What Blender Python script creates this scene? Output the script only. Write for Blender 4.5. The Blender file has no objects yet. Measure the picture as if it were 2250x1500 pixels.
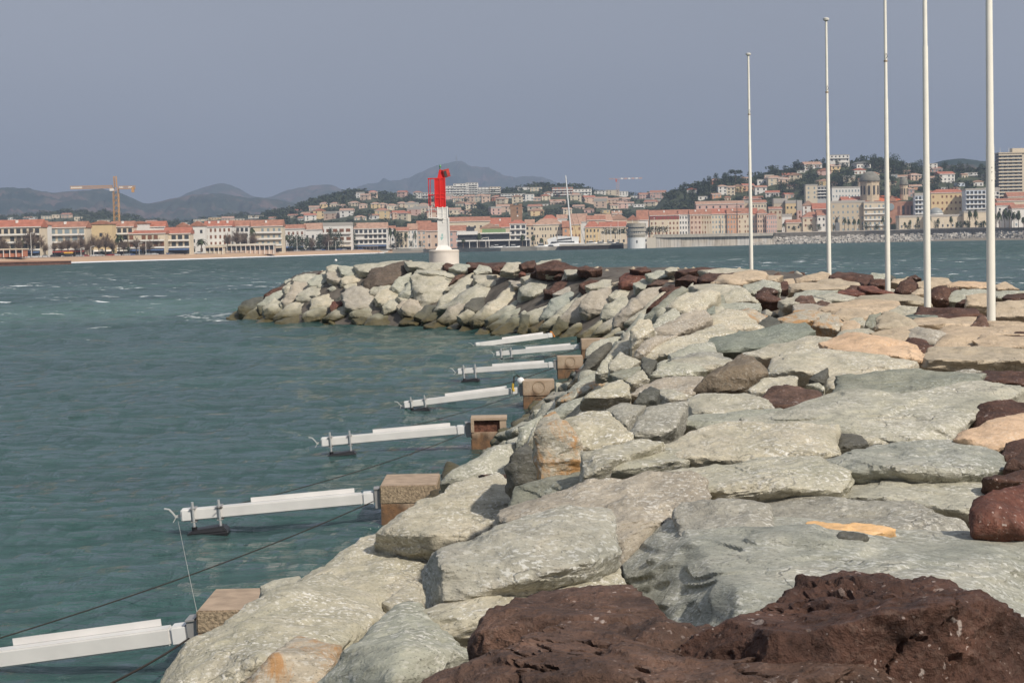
import bpy, bmesh, math, random
import numpy as np
from mathutils import Vector, Matrix

S = bpy.context.scene
COL = S.collection
R = math.radians
random.seed(7)

# ------------------------------------------------------------------ camera
F = 3900.0                 # focal length in pixels of the 2250 px wide photograph
EYE = Vector((0.0, 0.0, 4.6))
PITCH = math.atan(213.0 / F)
ROLL = R(1.25)
cam = bpy.data.cameras.new("camera")
cam.sensor_width = 36.0
cam.lens = 36.0 * F / 2250.0
cam.clip_start = 0.3
cam.clip_end = 60000
co = bpy.data.objects.new("camera", cam)
COL.objects.link(co)
ROT = Matrix.Rotation(R(90) - PITCH, 3, 'X') @ Matrix.Rotation(-ROLL, 3, 'Z')
co.matrix_world = Matrix.Translation(EYE) @ ROT.to_4x4()
S.camera = co

# ------------------------------------------------------------------ world
SUN_EL, SUN_AZ = 41.0, 40.0    # azimuth measured from straight behind the viewer towards the right
sx, sy, sz = (math.sin(R(SUN_AZ)) * math.cos(R(SUN_EL)), -math.cos(R(SUN_AZ)) * math.cos(R(SUN_EL)), math.sin(R(SUN_EL)))
w = bpy.data.worlds.new("World"); S.world = w; w.use_nodes = True
nt = w.node_tree; nt.nodes.clear()
out = nt.nodes.new("ShaderNodeOutputWorld"); bg = nt.nodes.new("ShaderNodeBackground")
sky = nt.nodes.new("ShaderNodeTexSky"); sky.sky_type = 'NISHITA'; sky.sun_disc = False
sky.sun_elevation = R(SUN_EL); sky.sun_rotation = math.atan2(sx, sy)
sky.dust_density = 2.0
tc = nt.nodes.new("ShaderNodeTexCoord")
mp = nt.nodes.new("ShaderNodeMapping"); mp.inputs['Scale'].default_value = (1.6, 1.6, 5.0)
nz = nt.nodes.new("ShaderNodeTexNoise"); nz.inputs['Scale'].default_value = 1.3; nz.inputs['Detail'].default_value = 3.0
nz.inputs['Roughness'].default_value = 0.4
sp = nt.nodes.new("ShaderNodeSeparateXYZ")
rmp = nt.nodes.new("ShaderNodeValToRGB")      # storm cloud bank: colour by height above the horizon
e = rmp.color_ramp.elements
e[0].position = 0.0; e[0].color = (0.374, 0.402, 0.470, 1)
e[1].position = 0.16; e[1].color = (0.352, 0.378, 0.442, 1)
x_ = rmp.color_ramp.elements.new(0.06); x_.color = (0.342, 0.368, 0.434, 1)
x_ = rmp.color_ramp.elements.new(0.6); x_.color = (0.46, 0.50, 0.58, 1)
mc = nt.nodes.new("ShaderNodeMixRGB"); mc.blend_type = 'MULTIPLY'; mc.inputs[0].default_value = 1.0
cr = nt.nodes.new("ShaderNodeMapRange"); cr.inputs['To Min'].default_value = 0.78; cr.inputs['To Max'].default_value = 1.22
sc = nt.nodes.new("ShaderNodeVectorMath"); sc.operation = 'SCALE'; sc.inputs['Scale'].default_value = 0.11
mx = nt.nodes.new("ShaderNodeMixRGB")
fr = nt.nodes.new("ShaderNodeMapRange"); fr.inputs['From Min'].default_value = -0.6; fr.inputs['From Max'].default_value = 0.5
fr.inputs['To Min'].default_value = 0.35; fr.inputs['To Max'].default_value = 1.0
L = nt.links.new
L(tc.outputs['Generated'], mp.inputs[0]); L(mp.outputs[0], nz.inputs[0]); L(tc.outputs['Generated'], sp.inputs[0])
L(sp.outputs['Z'], rmp.inputs[0]); L(nz.outputs[0], cr.inputs[0]); L(rmp.outputs[0], mc.inputs[1]); L(cr.outputs[0], mc.inputs[2])
L(sky.outputs[0], sc.inputs[0]); L(sp.outputs['Y'], fr.inputs[0]); L(fr.outputs[0], mx.inputs[0])
L(sc.outputs[0], mx.inputs[1]); L(mc.outputs[0], mx.inputs[2]); L(mx.outputs[0], bg.inputs[0]); L(bg.outputs[0], out.inputs[0])
bg.inputs[1].default_value = 1.0

sd = bpy.data.lights.new("sun", 'SUN'); sd.energy = 4.4; sd.angle = R(1.5); sd.color = (1.0, 0.93, 0.82)
so = bpy.data.objects.new("sun", sd); COL.objects.link(so)
so.rotation_euler = Vector((sx, sy, sz)).to_track_quat('Z', 'Y').to_euler()
S.view_settings.view_transform = 'Standard'; S.view_settings.look = 'None'
S.view_settings.exposure = 0.0; S.view_settings.gamma = 1.0
S.render.engine = 'CYCLES'
S.cycles.max_bounces = 6; S.cycles.diffuse_bounces = 2; S.cycles.glossy_bounces = 3; S.cycles.volume_bounces = 0
S.cycles.transparent_max_bounces = 6; S.cycles.caustics_reflective = False; S.cycles.caustics_refractive = False
S.cycles.use_denoising = True

# ------------------------------------------------------------------ pixels to places
def ray(px, py):
    return ROT @ Vector(((px - 1125.0) / F, -(py - 750.0) / F, -1.0))
def at(px, py, d):
    """the point seen at a photograph pixel at forward distance d"""
    r = ray(px, py); return EYE + r * (d / r.y)
def gz(px, py, z):
    """the point seen at a pixel on the level plane z"""
    r = ray(px, py)
    if r.z > -1e-5: return EYE + r * (20000 / r.y)
    return EYE + r * ((z - EYE.z) / r.z)
def topix(p):
    q = ROT.transposed() @ (Vector(p) - EYE)
    return (1125.0 + F * q.x / -q.z, 750.0 - F * q.y / -q.z)

# ------------------------------------------------------------------ vector noise in numpy
_P = np.random.RandomState(3).permutation(4096).astype(np.int64)
_G = np.random.RandomState(4).normal(size=(4096, 3)); _G /= np.linalg.norm(_G, axis=1)[:, None]
def pnoise(p, seed=0):
    """gradient noise, p (n,3) -> (n,)"""
    i = np.floor(p).astype(np.int64); f = p - i
    u = f * f * f * (f * (f * 6 - 15) + 10)
    res = 0.0
    for dx in (0, 1):
        for dy in (0, 1):
            for dz in (0, 1):
                h = _P[(_P[(_P[(i[:, 0] + dx + seed * 17) & 4095] + i[:, 1] + dy) & 4095] + i[:, 2] + dz) & 4095]
                g = _G[h]
                dot = g[:, 0] * (f[:, 0] - dx) + g[:, 1] * (f[:, 1] - dy) + g[:, 2] * (f[:, 2] - dz)
                wx = u[:, 0] if dx else 1 - u[:, 0]; wy = u[:, 1] if dy else 1 - u[:, 1]; wz = u[:, 2] if dz else 1 - u[:, 2]
                res = res + dot * wx * wy * wz
    return res * 1.6
def fbm(p, oct=4, seed=0, gain=0.5):
    r = 0.0; a = 1.0; q = np.array(p, dtype=float)
    for k in range(oct):
        r = r + a * pnoise(q, seed + k); q = q * 2.03 + 7.1; a *= gain
    return r

# ------------------------------------------------------------------ materials
MATS = {}
def mat(name, col, rough=0.7, metal=0.0, var=0.0, vscale=3.0, bump=0.0, bscale=30.0, spec=0.3, emis=None):
    if name in MATS: return MATS[name]
    m = bpy.data.materials.new(name); m.use_nodes = True
    t = m.node_tree; b = t.nodes['Principled BSDF']
    b.inputs['Base Color'].default_value = (*col, 1); b.inputs['Roughness'].default_value = rough
    b.inputs['Metallic'].default_value = metal; b.inputs['Specular IOR Level'].default_value = spec
    if var or bump:
        g = t.nodes.new("ShaderNodeTexCoord")
        n = t.nodes.new("ShaderNodeTexNoise"); n.inputs['Scale'].default_value = vscale; n.inputs['Detail'].default_value = 5
        t.links.new(g.outputs['Object'], n.inputs['Vector'])
        if var:
            r = t.nodes.new("ShaderNodeValToRGB")
            r.color_ramp.elements[0].position = 0.3; r.color_ramp.elements[1].position = 0.7
            r.color_ramp.elements[0].color = (*[max(0, c * (1 - var)) for c in col], 1)
            r.color_ramp.elements[1].color = (*[min(1, c * (1 + var)) for c in col], 1)
            t.links.new(n.outputs[0], r.inputs[0]); t.links.new(r.outputs[0], b.inputs['Base Color'])
        if bump:
            n2 = t.nodes.new("ShaderNodeTexNoise"); n2.inputs['Scale'].default_value = bscale; n2.inputs['Detail'].default_value = 4
            t.links.new(g.outputs['Object'], n2.inputs['Vector'])
            bp = t.nodes.new("ShaderNodeBump"); bp.inputs['Strength'].default_value = bump; bp.inputs['Distance'].default_value = 0.02
            t.links.new(n2.outputs[0], bp.inputs['Height']); t.links.new(bp.outputs[0], b.inputs['Normal'])
    MATS[name] = m
    return m

class NG:
    """short hand for shader graphs"""
    def __init__(s, m): s.t = m.node_tree; s.b = s.t.nodes['Principled BSDF']
    def n(s, k, **kw):
        x = s.t.nodes.new("ShaderNode" + k)
        for a, v in kw.items():
            if a in ('operation', 'blend_type', 'data_type', 'feature', 'distance', 'noise_dimensions', 'musgrave_type', 'interpolation_type', 'wave_type', 'bands_direction'): setattr(x, a, v)
            else: x.inputs[a.replace('_', ' ')].default_value = v
        return x
    def l(s, a, b): s.t.links.new(a, b)
    def noise(s, vec, scale, detail=4, rough=0.5, dist=0.0):
        x = s.n('TexNoise', Scale=scale, Detail=detail, Roughness=rough, Distortion=dist); s.l(vec, x.inputs['Vector']); return x.outputs[0]
    def ramp(s, v, stops):
        x = s.t.nodes.new("ShaderNodeValToRGB"); e = x.color_ramp.elements
        while len(e) < len(stops): e.new(0.5)
        for i, (p, c) in enumerate(stops):
            e[i].position = p; e[i].color = (*c, 1) if isinstance(c, tuple) else (c, c, c, 1)
        s.l(v, x.inputs[0]); return x.outputs[0]
    def mix(s, f, a, b, mode='MIX'):
        x = s.t.nodes.new("ShaderNodeMixRGB"); x.blend_type = mode
        for i, v in ((0, f), (1, a), (2, b)):
            if isinstance(v, (int, float)): x.inputs[i].default_value = v if i == 0 else (v, v, v, 1)
            elif isinstance(v, tuple): x.inputs[i].default_value = (*v, 1)
            else: s.l(v, x.inputs[i])
        return x.outputs[0]
    def math(s, op, a, b=0.0):
        x = s.t.nodes.new("ShaderNodeMath"); x.operation = op
        for i, v in ((0, a), (1, b)):
            if isinstance(v, (int, float)): x.inputs[i].default_value = v
            else: s.l(v, x.inputs[i])
        return x.outputs[0]
    def mapr(s, v, a, b, c, d):
        x = s.t.nodes.new("ShaderNodeMapRange")
        for i, k in enumerate((a, b, c, d)): x.inputs[i + 1].default_value = k
        s.l(v, x.inputs[0]); return x.outputs[0]
    def mapping(s, vec, scale=(1, 1, 1), rot=(0, 0, 0)):
        x = s.t.nodes.new("ShaderNodeMapping"); x.inputs['Scale'].default_value = scale; x.inputs['Rotation'].default_value = rot
        s.l(vec, x.inputs[0]); return x.outputs[0]

def rock_mat(name, cols, fleck=(0.78, 0.75, 0.68), fl=0.5, dark=(0.06, 0.065, 0.06), ochre=0.0, och=(0.45, 0.22, 0.06), stretch=6.0, bump=0.6, cracks=0.5, rough=0.75):
    """cols: three tones of the stone; foliation runs along the stone's own axes"""
    m = bpy.data.materials.new(name); m.use_nodes = True; g = NG(m)
    tc = g.n('TexCoord'); v = tc.outputs['Object']
    oi = g.n('ObjectInfo'); rnd = oi.outputs['Random']
    big = g.noise(v, 1.1, 5, 0.62, 0.6)
    base = g.ramp(big, [(0.30, cols[0]), (0.5, cols[1]), (0.70, cols[2])])
    base = g.mix(1.0, base, g.ramp(rnd, [(0.0, (0.86, 0.89, 0.85)), (0.35, (1.03, 1.0, 0.94)), (0.7, (1.08, 1.0, 0.90)), (1.0, (0.93, 0.92, 0.86))]), 'MULTIPLY')
    sv = g.mapping(v, (3.0, 3.0, 3.0 * stretch), (0.25, 0.15, 0.0))
    st = g.noise(sv, 1.6, 8, 0.68, 0.9)
    base = g.mix(1.0, base, g.ramp(st, [(0.32, 0.74), (0.5, 1.0), (0.72, 1.18)]), 'MULTIPLY')
    # pale mica flecks and dark flecks, both elongated with the foliation
    fv = g.mapping(v, (26.0, 32.0, 52.0 if stretch > 3 else 34.0), (0.25, 0.15, 0.0))
    f1 = g.noise(fv, 1.0, 3, 0.6, 0.2)
    msk = g.math('MULTIPLY', g.ramp(f1, [(0.54, 0.0), (0.60, 1.0)]), g.math('MULTIPLY', g.ramp(g.noise(v, 2.3, 3), [(0.38, 0.15), (0.62, 1.0)]), fl))
    base = g.mix(msk, base, fleck)
    f2 = g.noise(fv, 1.7, 4, 0.7, 0.0)
    base = g.mix(g.math('MULTIPLY', g.ramp(f2, [(0.34, 1.0), (0.43, 0.0)]), 0.65), base, dark)
    if ochre > 0:
        o = g.noise(v, 1.7, 6, 0.75, 1.2)
        th = 0.74 - 0.20 * ochre
        base = g.mix(g.math('MULTIPLY', g.ramp(o, [(th, 0.0), (th + 0.10, 1.0)]), 0.75), base, och)
    if name.startswith('rhyolite'):
        lime = g.ramp(g.noise(v, 11.0, 2, 0.5), [(0.695, 0.0), (0.72, 1.0)])
        base = g.mix(g.math('MULTIPLY', lime, g.ramp(g.noise(v, 1.3, 2), [(0.45, 0.1), (0.6, 0.9)])), base, (0.50, 0.42, 0.37))
        sp2 = g.math('MULTIPLY', g.ramp(g.noise(v, 38.0, 1, 0.5), [(0.70, 0.0), (0.72, 1.0)]), g.ramp(g.noise(v, 1.9, 2), [(0.42, 0.2), (0.58, 1.0)]))
        base = g.mix(g.math('MULTIPLY', sp2, 0.75), base, (0.50, 0.40, 0.35))
        base = g.mix(1.0, base, g.ramp(g.noise(v, 4.5, 6, 0.7), [(0.35, 0.6), (0.65, 1.3)]), 'MULTIPLY')
    # a few thin cracks
    vo = g.n('TexVoronoi', feature='DISTANCE_TO_EDGE', Scale=0.9); dv = g.t.nodes.new('ShaderNodeVectorMath'); dv.operation = 'ADD'
    nd = g.n('TexNoise', Scale=2.2, Detail=5); g.l(v, nd.inputs['Vector']); g.l(v, dv.inputs[0]); g.l(nd.outputs['Color'], dv.inputs[1]); g.l(dv.outputs[0], vo.inputs['Vector'])
    ck = g.ramp(vo.outputs['Distance'], [(0.0, 1.0), (0.016, 0.0)])
    ckm = g.math('MULTIPLY', ck, g.math('MULTIPLY', g.ramp(g.noise(v, 0.8, 2), [(0.48, 0.0), (0.58, 1.0)]), cracks))
    base = g.mix(g.math('MULTIPLY', ckm, 0.7), base, (0.05, 0.045, 0.04))
    # algae and wet line just above the water: world height
    ge = g.n('NewGeometry'); sp = g.n('SeparateXYZ'); g.l(ge.outputs['Position'], sp.inputs[0])
    zz = g.math('ADD', sp.outputs['Z'], g.math('MULTIPLY', g.noise(ge.outputs['Position'], 0.9, 3), -0.9))
    wl = g.ramp(zz, [(0.08, 1.0), (0.42, 0.0)])
    base = g.mix(g.math('MULTIPLY', wl, 0.92), base, g.mix(g.ramp(g.noise(ge.outputs['Position'], 2.0, 3), [(0.4, 0.0), (0.6, 1.0)]), (0.026, 0.020, 0.012), (0.085, 0.058, 0.020)))
    wl2 = g.ramp(zz, [(0.38, 1.0), (0.80, 0.0)])
    base = g.mix(g.math('MULTIPLY', wl2, 0.45), base, (0.11, 0.10, 0.045))
    g.l(base, g.b.inputs['Base Color'])
    g.l(g.math('SUBTRACT', rough, g.math('MULTIPLY', wl, 0.35)), g.b.inputs['Roughness'])
    g.b.inputs['Specular IOR Level'].default_value = 0.35
    h = g.math('ADD', g.math('MULTIPLY', st, 0.6), g.math('MULTIPLY', g.noise(v, 9.0, 8, 0.7), 0.9))
    h = g.math('ADD', h, g.math('MULTIPLY', f1, 0.25))
    h = g.math('SUBTRACT', h, g.math('MULTIPLY', ckm, 0.6))
    bp = g.n('Bump', Strength=bump, Distance=0.06); g.l(h, bp.inputs['Height']); g.l(bp.outputs[0], g.b.inputs['Normal'])
    MATS[name] = m
    return m

RM = {
 'g': rock_mat('schist_pale', [(0.305, 0.300, 0.248), (0.41, 0.398, 0.332), (0.475, 0.45, 0.38)], fl=0.7),
 'w': rock_mat('schist_cream', [(0.37, 0.355, 0.28), (0.46, 0.43, 0.345), (0.52, 0.475, 0.39)], fl=0.8, ochre=0.45, och=(0.48, 0.34, 0.14)),
 's': rock_mat('schist_slate_green', [(0.175, 0.190, 0.160), (0.245, 0.255, 0.215), (0.31, 0.31, 0.262)], fl=0.45, fleck=(0.48, 0.50, 0.45)),
 'p': rock_mat('gneiss_mauve', [(0.27, 0.248, 0.213), (0.365, 0.338, 0.292), (0.425, 0.395, 0.345)], fl=0.55, ochre=0.2),
 'o': rock_mat('schist_rusty', [(0.36, 0.35, 0.30), (0.43, 0.39, 0.32), (0.47, 0.36, 0.24)], fl=0.5, ochre=1.35, och=(0.42, 0.20, 0.055)),
 'l': rock_mat('schist_blue', [(0.26, 0.272, 0.245), (0.365, 0.365, 0.322), (0.46, 0.44, 0.388)], fl=0.5, fleck=(0.80, 0.79, 0.74), stretch=9.0, ochre=0.3, och=(0.42, 0.36, 0.22)),
 't': rock_mat('limestone_tan', [(0.37, 0.305, 0.23), (0.46, 0.38, 0.29), (0.53, 0.445, 0.35)], fl=0.25, fleck=(0.68, 0.60, 0.48), stretch=2.0, ochre=0.6, och=(0.42, 0.28, 0.12), dark=(0.2, 0.14, 0.08)),
 'e': rock_mat('limestone_peach', [(0.49, 0.36, 0.25), (0.57, 0.42, 0.30), (0.61, 0.47, 0.345)], fl=0.2, stretch=2.0, dark=(0.3, 0.2, 0.12)),
 'b': rock_mat('rhyolite_brown', [(0.062, 0.032, 0.024), (0.096, 0.049, 0.036), (0.132, 0.069, 0.050)], fl=0.10, fleck=(0.42, 0.32, 0.26), dark=(0.025, 0.014, 0.012), stretch=1.2, bump=1.0, cracks=0.0, ochre=0.35, och=(0.21, 0.085, 0.035)),
 'm': rock_mat('rhyolite_umber', [(0.095, 0.055, 0.042), (0.140, 0.082, 0.062), (0.185, 0.112, 0.085)], fl=0.12, fleck=(0.42, 0.35, 0.30), dark=(0.03, 0.02, 0.015), stretch=1.2, bump=1.0, cracks=0.3, ochre=0.35, och=(0.26, 0.11, 0.04)),
 'k': rock_mat('weathered_brown_stone', [(0.145, 0.118, 0.085), (0.205, 0.168, 0.125), (0.26, 0.22, 0.17)], fl=0.2, ochre=0.8, och=(0.26, 0.15, 0.06), stretch=1.6, bump=0.9),
 'q': rock_mat('umber_grey_stone', [(0.072, 0.057, 0.046), (0.108, 0.084, 0.067), (0.150, 0.112, 0.090)], fl=0.15, stretch=1.4, bump=0.9),
 'r': rock_mat('rhyolite_red', [(0.105, 0.042, 0.032), (0.150, 0.062, 0.046), (0.20, 0.092, 0.064)], fl=0.15, fleck=(0.5, 0.36, 0.3), dark=(0.05, 0.02, 0.015), stretch=1.2, bump=0.9, ochre=0.5, och=(0.36, 0.16, 0.07)),
 'd': rock_mat('schist_dark', [(0.065, 0.065, 0.060), (0.105, 0.105, 0.092), (0.155, 0.150, 0.13)], fl=0.3, fleck=(0.3, 0.3, 0.28)),
 'y': rock_mat('sandstone_orange', [(0.60, 0.37, 0.18), (0.68, 0.44, 0.23), (0.72, 0.50, 0.29)], fl=0.1, stretch=2.0, dark=(0.5, 0.28, 0.1), bump=0.3),
}

# ------------------------------------------------------------------ objects
def tag(o, label=None, cat=None, group=None, kind=None):
    if label: o['label'] = label
    if cat: o['category'] = cat
    if group: o['group'] = group
    if kind: o['kind'] = kind
    return o
def meshobj(name, verts, faces, m=None, parent=None, smooth=False, loc=None):
    me = bpy.data.meshes.new(name); me.from_pydata([tuple(v) for v in verts], [], faces); me.update()
    if smooth: me.polygons.foreach_set('use_smooth', [True] * len(me.polygons))
    o = bpy.data.objects.new(name, me); COL.objects.link(o)
    if m: me.materials.append(m)
    if parent: o.parent = parent
    if loc is not None: o.location = loc
    return o
def empty(name, loc, label, cat, group=None, rz=0.0):
    o = bpy.data.objects.new(name, None); COL.objects.link(o); o.location = loc; o.rotation_euler = (0, 0, rz)
    o.empty_display_size = 0.1
    return tag(o, label, cat, group)
class MB:
    """collects shapes into one mesh"""
    def __init__(s): s.v = []; s.f = []
    def add(s, v, f):
        k = len(s.v); s.v += [tuple(p) for p in v]; s.f += [tuple(i + k for i in q) for q in f]; return s
    def box(s, x0, x1, y0, y1, z0, z1):
        return s.add([(x0, y0, z0), (x1, y0, z0), (x1, y1, z0), (x0, y1, z0), (x0, y0, z1), (x1, y0, z1), (x1, y1, z1), (x0, y1, z1)],
                     [(0, 3, 2, 1), (4, 5, 6, 7), (0, 1, 5, 4), (1, 2, 6, 5), (2, 3, 7, 6), (3, 0, 4, 7)])
    def bar(s, a, b, w, h=None):
        """square bar between two points"""
        a = Vector(a); b = Vector(b); h = h or w; d = (b - a).normalized()
        up = Vector((0, 0, 1)) if abs(d.z) < 0.95 else Vector((0, 1, 0))
        r = d.cross(up).normalized() * w / 2; u = r.cross(d).normalized() * h / 2
        v = [a - r - u, a + r - u, a + r + u, a - r + u, b - r - u, b + r - u, b + r + u, b - r + u]
        return s.add(v, [(0, 3, 2, 1), (4, 5, 6, 7), (0, 1, 5, 4), (1, 2, 6, 5), (2, 3, 7, 6), (3, 0, 4, 7)])
    def tube(s, pts, rad, n=8):
        rad = rad if isinstance(rad, (list, tuple)) else [rad] * len(pts)
        k = len(s.v); pts = [Vector(p) for p in pts]
        for i, p in enumerate(pts):
            d = (pts[min(i + 1, len(pts) - 1)] - pts[max(i - 1, 0)]).normalized()
            up = Vector((0, 0, 1)) if abs(d.z) < 0.9 else Vector((0, 1, 0))
            a = d.cross(up).normalized(); b = a.cross(d).normalized()
            for j in range(n):
                t = 2 * math.pi * j / n; s.v.append(tuple(p + (a * math.cos(t) + b * math.sin(t)) * rad[i]))
        for i in range(len(pts) - 1):
            for j in range(n):
                s.f.append((k + i * n + j, k + i * n + (j + 1) % n, k + (i + 1) * n + (j + 1) % n, k + (i + 1) * n + j))
        s.f.append(tuple(k + j for j in range(n))[::-1]); s.f.append(tuple(k + (len(pts) - 1) * n + j for j in range(n)))
        return s
    def lathe(s, prof, c=(0, 0, 0), n=24):
        k = len(s.v)
        for (r, z) in prof:
            for j in range(n):
                t = 2 * math.pi * j / n; s.v.append((c[0] + r * math.cos(t), c[1] + r * math.sin(t), c[2] + z))
        for i in range(len(prof) - 1):
            for j in range(n):
                s.f.append((k + i * n + j, k + i * n + (j + 1) % n, k + (i + 1) * n + (j + 1) % n, k + (i + 1) * n + j))
        s.f.append(tuple(k + j for j in range(n))[::-1]); s.f.append(tuple(k + (len(prof) - 1) * n + j for j in range(n)))
        return s
    def build(s, name, m=None, parent=None, smooth=False, loc=None, bevel=0):
        o = meshobj(name, s.v, s.f, m, parent, smooth, loc)
        if bevel:
            b = bmesh.new(); b.from_mesh(o.data); bmesh.ops.bevel(b, geom=b.edges[:], offset=bevel, segments=2, affect='EDGES'); b.to_mesh(o.data); b.free()
        return o
# ------------------------------------------------------------------ the sea
def sea():
    # rows grow with distance, columns with angle; the same sheet runs to the far shore and beyond
    r = [2.0]
    while r[-1] < 420: r.append(r[-1] * 1.0085)
    while r[-1] < 40000: r.append(r[-1] * 1.05)
    r = np.array(r)
    a = np.concatenate([np.linspace(-75, -24, 40)[:-1], np.linspace(-24, 24, 420), np.linspace(24, 75, 40)[1:]])
    A, D = np.meshgrid(np.radians(a), r)
    X = D * np.tan(A) if False else D * np.sin(A) / np.maximum(np.cos(A), 0.26); Y = D - 6.0
    n = X.size; P = np.zeros((n, 3)); P[:, 0] = X.ravel(); P[:, 1] = Y.ravel()
    d = np.hypot(P[:, 0], P[:, 1])
    # the wind comes from the right and the front; the harbour side in the lee of the stones is calmer
    q = P.copy(); th = R(18)
    u = q[:, 0] * math.cos(th) + q[:, 1] * math.sin(th); v = -q[:, 0] * math.sin(th) + q[:, 1] * math.cos(th)
    z = 0.0
    def layer(l, k, amp, seed, full):
        fade = np.clip((full * 1.6 - d) / full, 0, 1)
        s = pnoise(np.stack([u / (l * k), v / l, np.full(n, seed * 3.7)], 1), seed)
        return amp * fade * (1 - 2 * np.abs(s) ** 0.9)
    z = layer(4.2, 1.7, 0.14, 1, 500) + layer(2.0, 1.6, 0.11, 2, 300) + layer(0.9, 1.5, 0.045, 3, 130) + layer(0.42, 1.4, 0.02, 4, 60)
    calm = np.clip((P[:, 1] - 60) / 60, 0, 1) * 0.7 + 0.75
    P[:, 2] = z * calm - 0.03
    rows, cols = X.shape
    idx = np.arange(n).reshape(rows, cols)
    f = np.stack([idx[:-1, :-1], idx[:-1, 1:], idx[1:, 1:], idx[1:, :-1]], -1).reshape(-1, 4)
    me = bpy.data.meshes.new("sea"); me.vertices.add(n); me.vertices.foreach_set('co', P.ravel())
    me.loops.add(f.size); me.loops.foreach_set('vertex_index', f.ravel()); me.polygons.add(len(f))
    me.polygons.foreach_set('loop_start', np.arange(0, f.size, 4)); me.polygons.foreach_set('loop_total', np.full(len(f), 4))
    me.polygons.foreach_set('use_smooth', np.ones(len(f), bool)); me.update(); me.validate()
    o = bpy.data.objects.new("sea", me); COL.objects.link(o); o['kind'] = 'structure'
    m = bpy.data.materials.new("sea_water"); m.use_nodes = True; g = NG(m); me.materials.append(m)
    ge = g.n('NewGeometry'); pos = ge.outputs['Position']
    rot = (0, 0, -R(18))
    big = g.noise(g.mapping(pos, (0.020, 0.055, 1), rot), 1.0, 4, 0.55)
    body = g.ramp(big, [(0.34, (0.023, 0.066, 0.059)), (0.55, (0.037, 0.092, 0.082)), (0.72, (0.058, 0.130, 0.108))])
    # churned paler water off the end of the stones
    sp = g.n('SeparateXYZ'); g.l(pos, sp.inputs[0])
    cx = g.math('ABSOLUTE', g.math('MULTIPLY', g.math('ADD', sp.outputs['X'], 34.0), 0.035))
    cy = g.math('ABSOLUTE', g.math('MULTIPLY', g.math('SUBTRACT', sp.outputs['Y'], 138.0), 0.022))
    r2 = g.math('ADD', g.math('MULTIPLY', cx, cx), g.math('MULTIPLY', cy, cy))
    chn = g.math('ADD', r2, g.math('MULTIPLY', g.noise(g.mapping(pos, (0.08, 0.08, 1)), 1.0, 4), 0.8))
    body = g.mix(g.math('MULTIPLY', g.ramp(chn, [(0.35, 1.0), (1.1 / 1.2, 0.0)]), 0.75), body, (0.095, 0.19, 0.155))
    g.l(body, g.b.inputs['Base Color'])
    g.b.inputs['Roughness'].default_value = 0.07; g.b.inputs['IOR'].default_value = 1.33
    g.b.inputs['Specular IOR Level'].default_value = 0.5
    ay = g.math('ABSOLUTE', sp.outputs['Y']); g.l(g.mapr(ay, 40, 500, 0.07, 0.42), g.b.inputs['Roughness']); g.l(g.mapr(ay, 60, 600, 0.5, 0.28), g.b.inputs['Specular IOR Level'])
    # ripples: fine ones fade out with distance, long ones stay
    h1 = g.noise(g.mapping(pos, (1.1, 2.3, 1), rot), 1.0, 6, 0.62, 0.4)
    h2 = g.noise(g.mapping(pos, (0.16, 0.42, 1), rot), 1.0, 5, 0.6, 0.3)
    dist = g.math('ABSOLUTE', sp.outputs['Y'])
    hh = g.math('ADD', g.math('MULTIPLY', h1, g.mapr(dist, 10, 300, 0.42, 0.6)), g.math('MULTIPLY', h2, g.mapr(dist, 30, 500, 0.20, 4.5)))
    bp = g.n('Bump', Strength=1.0, Distance=1.0); g.l(hh, bp.inputs['Height']); g.l(bp.outputs[0], g.b.inputs['Normal'])
    # whitecaps: short broken crests, wider in the open water
    c1 = g.noise(g.mapping(pos, (0.11, 0.30, 1), rot), 1.0, 5, 0.72, 0.5)
    c2 = g.noise(g.mapping(pos, (0.9, 1.6, 1), rot), 1.0, 4, 0.7, 0.0)
    lim = g.mapr(dist, 60, 130, 0.10, 0.0)
    cap = g.ramp(g.math('SUBTRACT', g.math('ADD', c1, g.math('MULTIPLY', c2, 0.16)), lim), [(0.695, 0.0), (0.73, 1.0)])
    c3 = g.noise(g.mapping(pos, (0.30, 0.42, 1), rot), 1.0, 3, 0.6, 0.0)
    patch = g.noise(g.mapping(pos, (0.02, 0.03, 1), rot), 1.0, 2)
    cap = g.math('MAXIMUM', cap, g.math('MULTIPLY', g.ramp(g.math('ADD', c3, g.math('MULTIPLY', patch, 0.14)), [(0.800, 0.0), (0.83, 1.0)]), g.mapr(dist, 130, 220, 0.0, 1.0)))
    # froth at the foot of the stones off the tip
    fx = g.math('MULTIPLY', g.math('ADD', sp.outputs['X'], 20.0), 0.12); fy = g.math('MULTIPLY', g.math('SUBTRACT', sp.outputs['Y'], 123.0), 0.05)
    fr = g.math('ADD', g.math('MULTIPLY', fx, fx), g.math('MULTIPLY', fy, fy))
    fro = g.ramp(g.math('ADD', fr, g.math('MULTIPLY', g.noise(g.mapping(pos, (0.7, 0.7, 1)), 1.0, 6, 0.7), 1.6)), [(0.62, 1.0), (0.80, 0.0)])
    cap = g.math('MAXIMUM', cap, g.math('MULTIPLY', fro, 0.6))
    foam = g.n('BsdfDiffuse', Color=(0.72, 0.74, 0.74, 1)); ms = g.n('MixShader')
    g.l(cap, ms.inputs[0]); g.l(g.b.outputs[0], ms.inputs[1]); g.l(foam.outputs[0], ms.inputs[2])
    g.l(ms.outputs[0], g.t.nodes['Material Output'].inputs['Surface'])
sea()
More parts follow.
